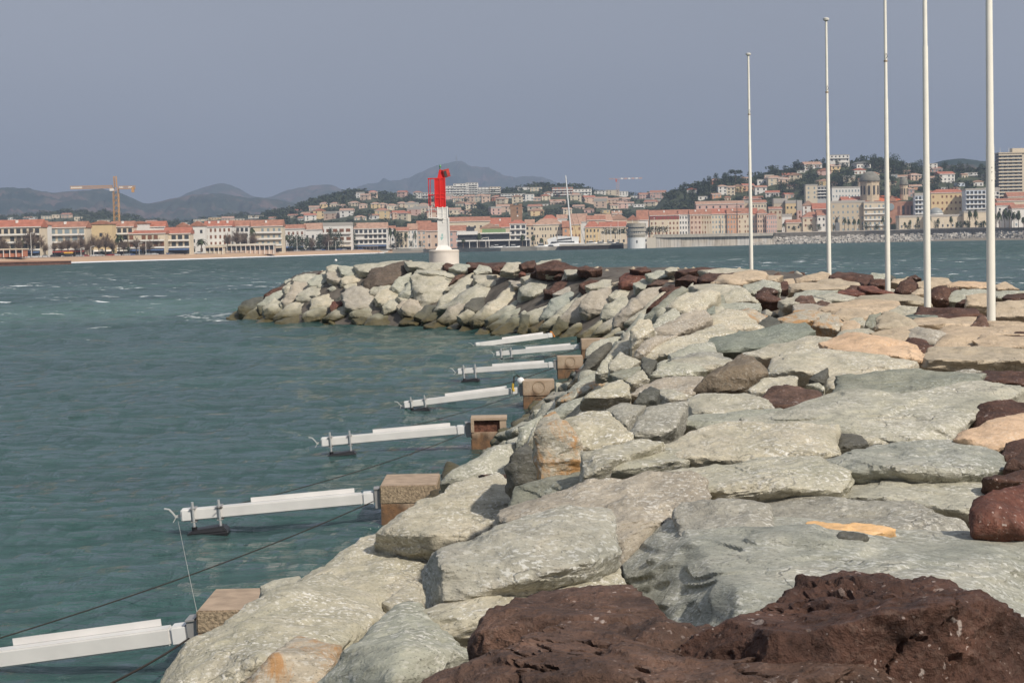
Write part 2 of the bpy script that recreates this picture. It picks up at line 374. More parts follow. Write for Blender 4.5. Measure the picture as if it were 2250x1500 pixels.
# ------------------------------------------------------------------ the jetty: plan of its waterline, then its stones
WL = [(-6.5, -25), (-5.2, -8), (-4.2, 4), (-3.9, 10), (-3.35, 18.7), (-2.2, 28.8), (-1.0, 38.9), (0.2, 48.7), (1.4, 59.2), (2.6, 70), (3.0, 77),
      (2.4, 83), (0.2, 86.5), (-2.6, 93), (-6, 100), (-10, 103), (-14.5, 107), (-18.5, 116), (-19.5, 124), (-17, 134), (-8, 141), (5, 130), (14, 113), (19, 95), (20, 60), (19, 30), (18, 0), (18, -25)]
_A = np.array(WL, float); _B = np.roll(_A, -1, axis=0)
def inside_dist(x, y):
    """distance inside the waterline (negative outside)"""
    p = np.array((x, y)); ab = _B - _A; t = np.clip(((p - _A) * ab).sum(1) / (ab * ab).sum(1), 0, 1)
    d = np.sqrt((((_A + ab * t[:, None]) - p) ** 2).sum(1)).min()
    c = ((_A[:, 1] > y) != (_B[:, 1] > y)) & (x < (_B[:, 0] - _A[:, 0]) * (y - _A[:, 1]) / (_B[:, 1] - _A[:, 1] + 1e-12) + _A[:, 0])
    return d if c.sum() % 2 else -d
def crest(y): return 3.05 if y < 60 else 3.05 + 0.35 * min(1.0, (y - 60) / 45)
def hsurf(x, y):
    return max(-1.2, min(crest(y), inside_dist(x, y) * 0.72))
def hit(px, py, off=0.0):
    r = ray(px, py); d = 4.5
    while d < 150:
        p = EYE + r * (d / r.y)
        if p.z <= hsurf(p.x, p.y) + off: return d
        d += 0.12 if d < 30 else 0.4
    return 118.0

def core():
    """the rubble core seen in the gaps between the armour stones"""
    ys = np.arange(-22, 144, 1.1); xs = np.arange(-24, 24, 1.0); v = []; f = []
    for y in ys:
        for x in xs:
            v.append((x, y, hsurf(x, y) - 0.42))
    V = np.array(v); V[:, 2] += 0.10 * fbm(V * 0.7, 3, 5)
    nx = len(xs)
    for j in range(len(ys) - 1):
        for i in range(nx - 1):
            q = [j * nx + i, j * nx + i + 1, (j + 1) * nx + i + 1, (j + 1) * nx + i]
            if max(V[k][2] for k in q) > -1.55: f.append(q)
    m = mat('core_rubble', (0.115, 0.098, 0.080), 0.9, var=0.45, vscale=1.5, bump=1.0, bscale=9)
    o = meshobj('jetty_ground', V, f, m, smooth=True); o['kind'] = 'structure'
core()

def hull_rock(name, pts, kind, npx, seed, rough=1.0, parent=None, smooth_it=None):
    """hull of points -> even voxel skin -> worn and chipped"""
    rs = np.random.RandomState(seed)
    P = np.array([tuple(p) for p in pts], float); c = P.mean(0); size = (P.max(0) - P.min(0)); W = float(np.sort(size)[1])
    bm = bmesh.new()
    for p in P - c: bm.verts.new(p)
    h = bmesh.ops.convex_hull(bm, input=bm.verts[:])
    bmesh.ops.delete(bm, geom=[g for g in h['geom_interior'] if isinstance(g, bmesh.types.BMVert)], context='VERTS')
    me = bpy.data.meshes.new(name); bm.to_mesh(me); bm.free()
    o = bpy.data.objects.new(name, me); COL.objects.link(o)
    brown_ = kind in 'bmr'
    md = o.modifiers.new('r', 'REMESH'); md.mode = 'VOXEL'; md.voxel_size = max(0.012, max(size) / npx); md.use_smooth_shade = True
    ms = o.modifiers.new('s', 'SMOOTH'); ms.iterations = smooth_it or (2 if kind in 'bmrl' and npx > 40 else 1); ms.factor = 0.3 if brown_ else 0.16
    dg = bpy.context.evaluated_depsgraph_get(); ev = o.evaluated_get(dg)
    m2 = bpy.data.meshes.new_from_object(ev, preserve_all_data_layers=False, depsgraph=dg)
    o.modifiers.clear(); o.data = m2; m2.name = name; bpy.data.meshes.remove(me)
    n = len(m2.vertices); V = np.empty(n * 3); m2.vertices.foreach_get('co', V); V = V.reshape(-1, 3)
    off = rs.uniform(-50, 50, 3)
    # own axes: the foliation lies roughly along the long side, tilted a little
    ang = rs.uniform(-0.5, 0.5); tilt = rs.uniform(-0.35, 0.35)
    Rm = np.array((Matrix.Rotation(ang, 3, 'Z') @ Matrix.Rotation(tilt, 3, 'Y') @ Matrix.Rotation(rs.uniform(-0.3, 0.3), 3, 'X')))
    Q = V @ Rm                     # local coordinates
    brown = kind in 'bmr'
    k1 = 1.5 / W; a1 = W * (0.040 if brown else 0.019) * rough
    D = np.stack([fbm(Q * k1 + off + j * 13.1, 3, j) for j in range(3)], 1) * a1
    if brown:
        k2 = 6.0 / W; r = fbm(Q * k2 + off, 6 if npx > 60 else 4, 9, 0.62)
        D += (Q / (np.linalg.norm(Q, axis=1)[:, None] + 1e-6)) * (np.abs(r)[:, None] * W * 0.024 - W * 0.010)
        s_ = fbm(Q * (2.4 / W) + off + 4, 2, 41) * 3.0; st_ = np.floor(s_) + np.clip((s_ - np.floor(s_)) * 3 - 2, 0, 1)
        D += (Q / (np.linalg.norm(Q, axis=1)[:, None] + 1e-6)) * (st_[:, None] * W * 0.014)
        c_ = fbm(Q * (2.2 / W) + off + 9, 5, 33, 0.55); cut = np.clip(1 - np.abs(c_) / 0.035, 0, 1)
        D -= (Q / (np.linalg.norm(Q, axis=1)[:, None] + 1e-6)) * (cut[:, None] * W * 0.022)
    else:
        # stepped cleavage: thin ledges across the foliation
        k2 = 3.0 / W; s = fbm(Q * k2 * np.array([0.7, 0.7, 2.4]) + off, 3, 9)
        st = np.floor(s * 3.0) / 3.0 + np.clip((s * 3.0 - np.floor(s * 3.0)) * 4 - 3, 0, 1) / 3.0
        D += (Q / (np.linalg.norm(Q, axis=1)[:, None] + 1e-6)) * (st[:, None] * W * 0.042)
        fine = fbm(Q * np.array([9, 9, 26.0]) / max(W, 0.8) + off, 2, 21)
        D += (Q / (np.linalg.norm(Q, axis=1)[:, None] + 1e-6)) * (fine[:, None] * W * 0.006)
    Q = Q + D
    m2.vertices.foreach_set('co', Q.ravel()); m2.polygons.foreach_set('use_smooth', np.ones(len(m2.polygons), bool)); m2.update()
    m2.materials.clear(); m2.materials.append(RM[kind])
    M = Matrix.Translation(Vector(c)) @ Matrix([list(r) for r in Rm]).to_4x4()
    o.matrix_world = M
    if not brown or npx > 90:
        m2.set_sharp_from_angle(angle=R(32))
    return o

TILES = {'A': (500, 560, 5.625), 'B': (880, 560, 5.114), 'C': (1280, 570, 4.5), 'D': (1750, 570, 4.5), 'E': (1150, 740, 3.75), 'F': (1650, 740, 3.75),
         'G': (900, 980, 3.4615), 'H': (1500, 980, 3.0), 'I': (320, 1100, 2.885), 'P': (0, 0, 1.0)}
ROCKS = []
def rocks(tile, txt):
    x0, y0, s = TILES[tile]
    for line in txt.strip().split('\n'):
        line = line.strip()
        if not line: continue
        parts = line.split('|'); head = parts[0].split(); kind = head[0]
        op = {}
        for h in head[1:]:
            k, v = h.split('='); op[k] = float(v)
        pts = [tuple(float(t) for t in q.split(',')) for q in parts[1].split()]
        pts = [(x0 + q[0] / s, y0 + q[1] / s, q[2] if len(q) > 2 else None) for q in pts]
        ROCKS.append((kind, pts, op, parts[2].strip() if len(parts) > 2 else None))
rocks('A', '''
g | 1235,150 1300,122 1400,130 1440,170 1380,215 1240,212
g | 1380,150 1470,140 1590,160 1590,225 1500,270 1420,230
g | 1590,130 1720,100 1930,110 1930,160 1780,220 1650,200
g | 1900,90 2030,75 2250,75 2250,110 2100,140 1940,130
q | 1720,330 1790,200 1990,150 2150,95 2200,100 2240,220 2050,320 1900,380 1780,440 1730,430 | big rounded umber boulder perched among pale stones left of the red beacon
g | 820,310 860,260 960,235 1100,250 1080,300 1000,335 900,340
g | 1000,330 1100,260 1240,230 1250,310 1130,375 1010,385
p | 1240,215 1380,205 1480,280 1400,340 1300,320 1240,280
w | 1430,290 1640,195 1760,230 1730,320 1560,330 1440,370
g | 690,400 760,350 880,320 880,380 800,450 720,470
p | 830,350 1000,345 1010,400 900,470 720,650 690,560 760,450
g | 890,480 1010,400 1270,320 1390,370 1380,420 1200,500 1020,545 890,540
w | 1460,390 1520,335 1700,330 1730,390 1700,420 1500,440
p | 1430,470 1560,400 1700,400 1830,570 1740,640 1540,680 1470,600
g | 1820,370 1900,300 2000,290 2070,330 2000,420 1880,490 1780,470 1770,430
g | 2030,390 2120,280 2250,240 2250,420 2130,470 2040,430
w | 1830,510 1900,440 2010,420 2110,480 2060,540 1940,620 1870,570
b | 455,490 560,430 690,390 680,430 560,510 470,530
g | 390,610 520,500 690,430 710,500 640,560 480,640 420,640
d | 150,650 240,570 440,520 460,560 360,660 220,750 160,730 | black wave-worn boulder at the left tip of the stone jetty
g | 450,650 580,550 640,590 670,670 600,760 470,780
g | 610,740 900,550 1010,550 1045,640 1000,700 880,760 740,800 620,820
w | 1060,540 1330,480 1420,510 1440,580 1280,640 1060,660
r | 1270,620 1300,575 1420,590 1400,630 1290,690 | small brick red stone wedged among pale stones near the jetty tip
g | 950,730 1050,660 1190,645 1250,700 1150,790 980,820
g | 1200,770 1420,620 1490,615 1530,690 1450,760 1300,790
g | 1520,720 1640,640 1820,580 1930,640 1920,740 1700,780 1570,760
g | 1930,640 2000,560 2120,540 2150,600 2060,680 1950,720
p | 2100,630 2170,575 2250,570 2250,700 2150,720
g | 1730,860 1740,790 1860,730 2100,690 2140,760 2100,850 1900,870
g | 610,830 750,790 930,740 970,800 850,880 620,890
p | 790,880 900,830 1080,820 1130,880 1000,900
m | 1150,880 1190,810 1450,790 1600,850 1560,880 1200,895
p | 320,850 420,800 600,780 620,830 560,880 350,870
g | 160,830 280,700 350,650 410,750 330,820 200,850
g | 0,770 110,700 200,770 120,830 0,830
d | 1540,790 1700,770 1720,850 1600,850
g | 2100,520 2250,440 2250,560 2180,590 2130,560
d | 370,640 440,630 440,700 400,720
g | 640,600 700,520 720,580 690,660 650,640
b | 1090,240 1150,205 1220,190 1180,235
w | 1150,225 1235,185 1240,215 1180,240
''')
rocks('B', '''
g | 60,70 300,85 300,150 100,130
g | 200,130 330,85 480,90 500,160 350,170
b | 480,120 520,90 600,110 600,150 520,165
g | 560,150 640,105 760,110 790,160 680,190
g | 180,190 240,130 500,150 700,200 560,240 300,210
b | 760,90 1160,85 1180,125 1000,130 780,150
g | 840,180 890,120 980,130 1050,190 860,215
b | 1030,140 1110,150 1120,185 1040,175
g | 1140,170 1200,90 1330,90 1380,150 1270,190
b | 1340,100 1500,65 1520,140 1380,150
g | 1520,100 1600,70 1720,60 1780,50 1700,110 1540,130
b | 1550,120 1760,70 1980,150 1820,180 1560,160
b | 2000,140 2080,125 2250,160 2130,180 2010,165
b | 1470,200 1540,165 1650,180 1640,215
g | 1640,220 1700,180 1780,170 1760,230
b | 1740,240 1800,190 1860,190 1870,220 1820,240
g | 1860,170 2050,165 2130,190 2000,220 1880,220
r | 1330,215 1360,185 1400,200 1400,225
g | 140,260 250,200 460,200 640,220 560,330 480,440 300,560 240,570 180,440 230,300
m | 550,320 620,240 740,210 640,270 560,325
w | 530,370 700,260 830,195 860,260 700,330 540,400
g | 0,430 120,300 235,310 180,420 170,480 0,490
g | 400,600 480,470 700,290 870,290 800,400 520,600
g | 860,230 1200,210 1350,260 1230,330 950,370 870,290
g | 460,580 760,430 880,330 1160,215 1230,290 1000,480 900,640 640,570
d | 720,580 800,500 930,480 930,600 820,640 740,620 | dark undercut boulder shaded beneath a long slab on the harbour side of the jetty
w | 800,720 960,600 1240,350 1340,370 1350,430 1200,560 1000,700 880,800 | long cream slab lying diagonally down the slope right of the beacon
g | 1000,700 1200,560 1400,450 1560,400 1630,450 1500,530 1200,640 1050,760
p | 1230,290 1360,300 1440,340 1390,360 1280,350
g | 1370,260 1560,220 1700,250 1560,330 1460,360
g | 1350,370 1450,370 1700,250 1850,290 1620,400 1500,460 1380,440
b | 1640,420 1740,310 1880,275 2010,320 1900,360 1740,440
p | 440,720 520,620 700,500 740,600 680,690 560,770
p | 20,590 100,505 190,520 230,600 150,700 40,650
d | 170,680 280,570 390,570 380,620 260,720
d | 240,740 330,660 480,600 420,720 300,760
m | 0,760 60,700 230,700 250,740 170,790
m | 270,790 400,740 540,760 500,830 300,810
g | 650,690 750,620 820,650 870,760 800,780 720,760
g | 820,680 880,640 980,740 900,790 830,780
g | 520,820 620,760 700,770 620,840
b | 640,890 700,810 870,820 840,880 720,915
d | 820,920 900,830 1000,850 960,940
g | 1000,800 1180,650 1350,600 1380,640 1260,760 1080,850
s | 1040,870 1270,680 1370,700 1330,860 1150,880
g | 1370,790 1440,640 1650,570 1700,640 1560,760 1440,820
l | 1590,700 1700,500 1900,430 1960,470 1800,620 1640,730
w | 1560,870 1600,780 1820,600 2060,400 2100,430 2000,560 1760,760 1640,870
p | 1820,690 2000,500 2180,390 2250,385 2250,620 2100,700 1900,740
b | 2020,330 2140,280 2250,300 2250,350 2090,400
p | 1740,430 1900,350 2020,340 2030,390 1900,430 1760,460
d | 1700,850 1780,700 1880,740 1870,830 1750,900
g | 1760,950 1900,820 2010,760 2040,840 1850,970
g | 1350,1000 1500,950 1600,960 1560,1000
d | 1320,1020 1400,960 1470,980 1430,1040
g | 2000,900 2150,820 2250,740 2250,940 2050,940
b | 1440,820 1600,740 1560,850 1480,870
d | 1320,860 1360,680 1440,690 1440,830 1400,880
g | 1000,930 1180,860 1340,880 1200,950
''')
rocks('C', '''
b | 480,100 620,75 670,110 560,120
g | 820,100 860,75 930,80 930,110 850,118 | small pale round stone alone on the far crest line
b | 940,110 1180,78 1330,80 1320,100 1140,110 1000,125
g | 1190,110 1400,90 1650,100 1560,125 1300,135
t | 1310,220 1430,150 1700,105 1800,150 1740,200 1500,250 | long cream tan boulder at the foot of the farthest flagpole
t | 1740,200 1800,155 1960,160 1900,200
r | 370,230 380,180 460,145 620,155 700,195 550,210 490,265 410,270 | rounded dark red boulder on the crest between beacon and first flagpole
g | 640,150 720,120 850,110 900,150 700,200
b | 930,200 1050,145 1200,190 1120,225
b | 1150,190 1260,140 1500,130 1440,150 1320,210 1180,230
m | 650,250 740,210 860,200 880,220 760,250
b | 0,250 90,200 190,225 100,250 0,300
g | 60,260 200,205 370,215 360,250 270,290 100,290
p | 0,420 80,330 240,290 275,340 250,440 180,510 60,540 0,500
g | 520,240 600,200 700,220 760,250 620,290 540,280
w | 280,350 340,310 520,270 560,320 440,370 300,400
g | 200,560 230,450 380,370 430,380 470,480 340,560 240,580
p | 330,550 480,450 600,310 740,280 800,320 700,400 480,560 380,620 340,610
p | 90,760 160,660 330,560 360,630 200,730 110,780
g | 450,600 640,440 780,340 830,360 740,440 600,540 520,620
b | 650,490 720,410 880,290 980,280 860,400 730,460
b | 770,290 880,250 1060,240 960,280 830,310
s | 620,560 760,430 960,280 1010,320 850,450 700,580 650,590
g | 1000,320 1090,230 1080,300
w | 860,470 1050,330 1180,310 1330,340 1180,400 1180,490 1050,530 890,520
s | 1210,430 1230,380 1380,360 1400,400 1390,450 1230,460
g | 1090,260 1280,240 1500,260 1600,300 1400,350 1200,340
w | 1390,350 1580,290 1620,360 1720,400 1700,430 1420,430
g | 1340,450 1560,430 1730,440 1720,490 1500,490 1400,500
g | 1600,250 1800,210 1930,230 1920,290 1700,330 1610,310
b | 1690,380 1750,330 1850,320 1960,390 1830,410
b | 1740,310 1800,270 1900,280 1920,320 1860,330
b | 1920,290 1930,230 2020,220 2050,290 1980,300
s | 1210,560 1240,490 1300,460 1310,530
w | 1300,470 1380,465 1430,510 1350,530
w | 1200,610 1300,540 1430,500 1560,520 1760,670 1500,720 1400,720 1220,700 | broad cream boulder with smooth rounded back behind the long green slab
o | 1520,520 1640,480 1830,560 1840,610 1740,630 1600,570
d | 1740,640 1840,560 1920,590 1950,640 1870,670 1780,670
s | 1260,820 1330,760 1600,700 1900,650 2160,650 2220,720 1750,880 1420,930 1350,930 | long grey green slab with one straight upper edge on the crest
p | 760,680 980,560 1200,500 1250,590 1080,660 900,750 720,760
g | 700,640 800,540 900,490 950,560 860,640 760,700
w | 480,700 560,610 650,600 700,690 560,790 500,860
g | 180,780 350,670 370,700 250,790
g | 240,960 480,700 700,740 520,860 430,970 280,980
p | 520,910 560,860 700,770 900,760 680,850 600,940 530,960
w | 650,880 900,770 1100,750 1260,830 1200,900 880,930 650,960
g | 880,930 1100,850 1260,830 1350,940 1150,990 920,990
w | 1060,740 1250,660 1370,640 1490,730 1300,800 1130,750
g | 50,880 170,800 350,770 280,880 150,960 60,950
d | 30,970 150,890 240,920 180,990
w | 1230,520 1310,490 1440,520 1330,560
t | 1990,200 2080,190 2100,250 2010,250
''')
rocks('D', '''
t | 20,180 230,130 310,140 330,180 200,210 30,220
b | 340,170 420,130 600,120 720,150 720,200 560,230 380,190
b | 570,230 600,190 720,190 720,240 640,260
g | 720,180 750,135 870,140 880,190 800,205
b | 730,260 740,205 880,200 860,260
d | 880,180 930,150 980,180 960,200
t | 930,230 970,190 1060,190 1040,240
b | 1100,180 1170,150 1230,185
b | 990,290 1040,220 1120,190 1190,240 1160,320 1050,330 1000,310 | round dark brown boulder between the second and third nearest flagpoles
t | 1180,240 1330,180 1480,180 1520,250 1300,280
e | 1490,250 1640,210 1880,230 1890,270 1600,280
t | 1960,260 2060,225 2180,290 2000,295
t | 0,240 200,205 400,190 580,235 560,260 400,290 0,310
b | 500,290 540,260 620,260 640,300
r | 370,320 640,290 720,330 620,350 380,350
r | 620,270 760,260 960,330 900,340 700,310
g | 0,330 160,300 380,305 300,350 150,370 0,370
g | 230,370 330,330 600,370 640,400 400,410 280,420
t | 590,380 640,350 1150,340 1270,420 900,400 640,390
m | 0,430 30,370 140,360 190,430 60,440
m | 180,440 250,400 330,430 270,470
t | 280,490 360,430 780,400 950,420 1010,470 900,540 420,540
b | 430,480 500,430 700,420 780,425 650,460
t | 390,560 460,490 740,510 720,560 640,590 520,610
g | 540,600 580,570 650,580 720,660 620,650
g | 930,510 1020,460 1190,470 1200,530 1080,560
b | 1210,540 1220,480 1740,480 1800,540 1520,595 1400,550 | long low maroon slab left of the nearest flagpole
m ph=0.8 | 1720,680 1800,560 1860,560 1915,690 1800,692 | dark pyramid shaped stone standing at the foot of the nearest flagpole
s | 690,640 720,560 830,530 800,640 760,680
t | 790,685 820,560 900,520 1060,550 1180,640 1150,680
t | 1130,640 1200,580 1480,590 1750,570 1720,640 1400,660
s | 1080,560 1150,540 1380,550 1440,590 1200,590
t | 1240,800 1460,680 1760,660 2250,680 2250,750 1500,740
e | 450,700 460,620 560,600 620,640 600,690
o | 200,600 300,540 400,560 440,640 420,700 300,680 180,640
o | -200,600 0,510 150,500 300,540 190,600 0,640 | rust streaked white boulder above the long green slab
t | 750,720 900,690 1130,660 1130,780 1050,830 850,760
p | 1130,790 1130,690 1220,670 1320,690 1460,740 1380,820 1240,830
b | 1060,820 1120,780 1260,785 1350,860 1310,900 1220,935 1120,880 | dark brown block wedged between tan slabs near the long peach boulder
t | 1370,880 1450,790 1560,740 1700,720 1880,790 1900,860 1560,870
t | 1780,800 1900,740 2280,770 2280,870 1900,890
t | 1240,930 1340,880 1560,870 2290,880 2290,1000 1320,1000
e | 300,840 400,780 560,760 780,770 900,830 1120,840 1210,970 1100,1000 680,930 | long peach coloured boulder with a rounded back on the crest
b | 2100,750 2160,715 2280,715 2280,768
b | 1340,370 1350,290 1450,270 1520,300 1490,400 1400,390
g | 1500,400 1520,340 1640,290 1860,310 1880,340 1700,350 1690,400
t | 1690,460 1690,360 1880,340 1890,460
g | 1970,310 2280,310 2100,370 1980,370
b | 2050,370 2100,330 2280,330 2280,395 2120,405
t | 1990,550 1990,430 2280,410 2280,570
b | 1580,430 1690,380 1690,450
b | 1500,300 1560,280 1620,300 1500,370
t | 1140,330 1240,280 1270,330 1180,350
g | -150,400 -60,380 0,370 200,375 350,440 100,440 -100,440
t | 1900,620 2050,600 2280,630 2280,690 1950,690
p | 0,500 0,450 180,445 460,500 420,540 200,510
g | 430,740 480,690 700,680 770,720 560,760
''')
rocks('E', '''
d | 970,250 975,160 1100,200 1050,310 1000,290 | dark split end of a block facing left on the slope
w | 1050,320 1120,230 1200,190 1450,230 1500,280 1300,310 1150,330
g | 1200,190 1500,160 1740,180 1640,240 1500,270 1400,230
k ph=0.75 | 1390,470 1510,330 1790,140 1900,170 2010,290 1880,380 1810,430 1600,460 | pointed weathered brown boulder standing up from the pale slabs
s | 700,300 820,260 970,235 950,280 860,340 820,360
g | 840,360 910,300 980,265 1040,340 900,380
o | 300,520 460,420 680,320 790,330 800,350 600,390 350,540 | narrow rust orange slab slanting down to the fourth pier
w | 470,500 640,400 800,350 870,390 880,480 700,490
g | 380,440 480,350 640,290 800,300 700,330 450,430
g | 190,620 310,550 470,500 800,480 700,560 460,600 200,700
p | 900,470 960,380 1200,340 1480,320 1480,420 1380,480 1180,480
d ph=0.8 | 905,550 960,460 1040,400 1120,430 1100,520 940,570
g | 1110,460 1130,420 1300,450 1400,480 1200,520
p | 690,600 800,540 1010,560 900,650 860,740 800,700
p | 850,850 940,650 1040,560 1350,520 1300,640 1250,740 1120,800 930,840
w | 1850,430 1960,350 2250,320 2250,400 2050,430 1900,500
g | 1350,520 1450,480 1840,450 1900,510 2010,540 2040,590 1700,640 1400,640
w ph=0.55 | 330,680 480,620 690,610 900,780 870,860 740,900 500,960 350,860 | broad speckled cream boulder with a rounded top right of the upright block
o ph=0.8 | 90,790 160,650 270,630 400,760 490,900 490,1125 160,1150 100,900 | upright yellow speckled block with a dark face on its left
g | 480,950 950,830 1160,870 1000,920 700,1060 600,1110 480,1150
w | 1160,880 1400,760 1600,700 2200,690 2565,740 2610,980 2070,1070 1300,1010
g | 600,1110 700,1000 920,930 1500,900 1560,960 1300,1020 1000,1050 750,1120
g | 20,900 110,690 150,650 90,800
g | -30,740 150,640 160,660 90,760 0,900 -60,900
g | 1400,640 1300,700 1700,620 2100,590 2250,640 2200,760 1500,760
p | 1640,240 1740,190 1640,130 1400,130 1200,170 1500,220
d | 560,140 700,60 720,100 600,220 470,330 380,400
g | 700,210 800,120 900,180 960,200 850,270 720,280
g | 600,290 640,210 720,150 720,280 640,300
''')
rocks('F', '''
w | 150,310 180,180 280,130 600,100 900,120 1340,190 1340,230 1000,290 700,330 300,320 | large cream slab with a rusty fracture mark in the middle of the crest
g | 0,130 200,50 480,0 640,60 850,60 780,110 300,130 100,180
d | 480,340 560,280 640,250 620,330 600,380
w | 620,430 620,340 760,280 1000,290 900,400 700,430
s ph=0.3 | 680,520 700,400 760,340 1000,300 1400,235 1880,290 1830,390 1320,450 950,470 860,500 700,540 | very long grey green slab with a dark undercut left end
m | 30,500 150,420 300,400 560,430 640,490 670,550 500,570 230,585 140,590 | craggy umber boulder with an orange brown face among pale slabs
b | 1830,400 1880,280 1980,250 2290,290 2290,410
w | 450,390 560,375 610,410 600,440
g | 0,640 400,590 700,540 900,450 1300,430 1850,395 2200,405 2250,430 2150,500 1800,600 1760,720 1650,830 1300,850 1000,700 500,700 100,710 | widest pale grey green slab reaching towards the brown boulders by the right edge
b | 1790,760 1830,620 1900,560 2150,500 2280,560 2280,640 1900,720
b | 2150,500 2180,440 2290,440 2290,600
e | 1650,850 1830,740 2100,640 2290,600 2290,820 2050,900 2000,960 1900,880 | sandy peach boulder between two maroon boulders near the right edge
b | 2050,960 2090,870 2290,820 2290,880 2200,1010 2100,1010
b | 2100,1090 2130,1000 2290,880 2290,1090
g | 600,680 900,690 1250,780 1280,860 950,860 700,770
d | 700,790 900,800 980,880 760,910 720,920
l | 740,980 780,920 1280,850 1600,830 1900,860 2000,970 2090,970 2110,1080 1900,1110 1300,1120 900,1125 700,1110 600,1060
''')
rocks('H', '''
w | -60,160 190,100 500,60 900,80 1080,190 1000,290 300,300 0,290
g d=10.9 | 800,350 900,280 1180,200 1700,205 2270,220 2270,260 2050,310 1900,450 1650,400 1300,350
p d=10.1 | 550,380 800,340 1200,330 1500,350 1850,460 1910,560 1450,590 1350,560 700,590 600,530
p | -60,400 100,340 260,340 560,380 640,560 430,580 0,600
y ph=0.2 d=8.98 L=0.35 | 745,570 850,505 1100,498 1250,500 1400,545 1250,590 1000,625 800,620 | bright orange flat stone showing between two grey slabs
d d=8.86 L=0.12 g=0.9 | 1000,612 1030,560 1100,545 1250,590 1150,630
r | 1900,450 1920,370 2050,300 2290,240 2290,560 1920,570 | rough dark red boulder with a rusty base at the right edge
b | 1985,210 2100,165 2290,155 2290,222 2050,225
''')
rocks('P', '''
l ph=0.45 d=7.6 L=2.1 | 1376,1235,0.75 1384,1190,0.85 1380,1335,0.6 1430,1400,0.3 1605,1285,-0.36 1600,1400,-0.30 1900,1330,-0.3 1500,1150 1700,1165 1850,1180 1960,1163 2150,1165 2300,1168 2300,1400 1900,1420 1600,1420 | huge bluish grey streaked boulder behind the brown boulders
b ph=0.75 d=5.6 L=1.1 | 1560,1400 1610,1345 1750,1290 1880,1248 1935,1250 2000,1300 2150,1330 2220,1345 2330,1370 2330,1640 1600,1640 1450,1460 | great peaked chocolate brown boulder with white flecks filling the right foreground
m ph=0.7 d=6.3 L=1.0 | 1045,1395 1080,1340 1180,1293 1350,1293 1430,1330 1452,1390 1450,1460 1060,1460 | rounded rusty brown boulder just above the flat foreground boulder
m ph=0.6 d=5.3 L=1.0 | 800,1640 860,1505 1000,1450 1200,1372 1420,1385 1620,1345 1800,1390 1900,1450 1960,1510 2000,1640 | flat reddish brown boulder with white spots along the bottom foreground
''')
rocks('G', '''
l ph=0.45 d=8.2 | 85,950,0.55 110,870,0.6 92,1080,0.5 120,1235,0.45 245,900,-0.12 250,1195,-0.12 420,1160,-0.10 1400,840,-0.12 220,790 700,620 1200,440 1480,490 1540,600 1540,800 1250,930 700,1090 420,1160 250,1215 | long lavender grey block with a dark splintered left end
w d=7.9 | 120,1260 600,1060 1350,800 1480,830 1600,950 1660,1100 1400,1150 1000,1150 700,1250 520,1380 200,1500 0,1420
p d=9.6 | 700,490 1300,300 1800,205 2100,195 2250,240 2300,400 1900,600 1700,760 1640,900 1500,650 1200,480 720,560
s | 730,500 780,305 1000,265 1500,195 2200,50 2250,110 1800,220 1330,330 1100,430
g | -230,640 0,450 300,290 500,250 680,210 780,310 740,480 640,600 400,760 200,790 0,740
g | 230,290 300,200 480,80 640,0 800,-50 780,150 720,260 450,270
d ph=0.9 | 720,170 800,40 890,-30 960,60 1020,210 930,280 800,300
''')
rocks('I', '''
w d=13.2 L=2.2 | 780,660 1000,470 1380,220 1470,200 1560,213 1860,290 1780,400 1780,680 1550,740 1100,780 | smooth cream boulder forming the edge above the second pier
w d=10.5 L=2.6 g=1.02 | 0,1300 270,860 540,740 750,630 1150,440 1400,600 1540,720 1300,860 1130,950 950,900 700,1020 500,1300 | huge smooth pale boulder with an ochre crack beside the nearest pier
g d=14.6 | 725,540 800,498 970,470 1000,520 820,620 735,635
o ph=0.7 d=9.2 L=0.9 | 540,1250 800,980 960,865 1060,885 1240,920 1180,1050 1060,1250 | rust streaked wedge between two large boulders at the lower left
g ph=0.7 d=7.3 L=1.1 | 1645,655,-0.10 1560,1150,-0.42 1620,900,-0.25 1000,1300 1300,920 1560,700 1650,642 1740,680 2080,990 1900,1060 1600,1150 1500,1300 | pale pyramid shaped boulder with streaked sloping sides in the foreground
g | 1500,640 1560,700 1640,640 1760,640 1740,560 1640,540
''')

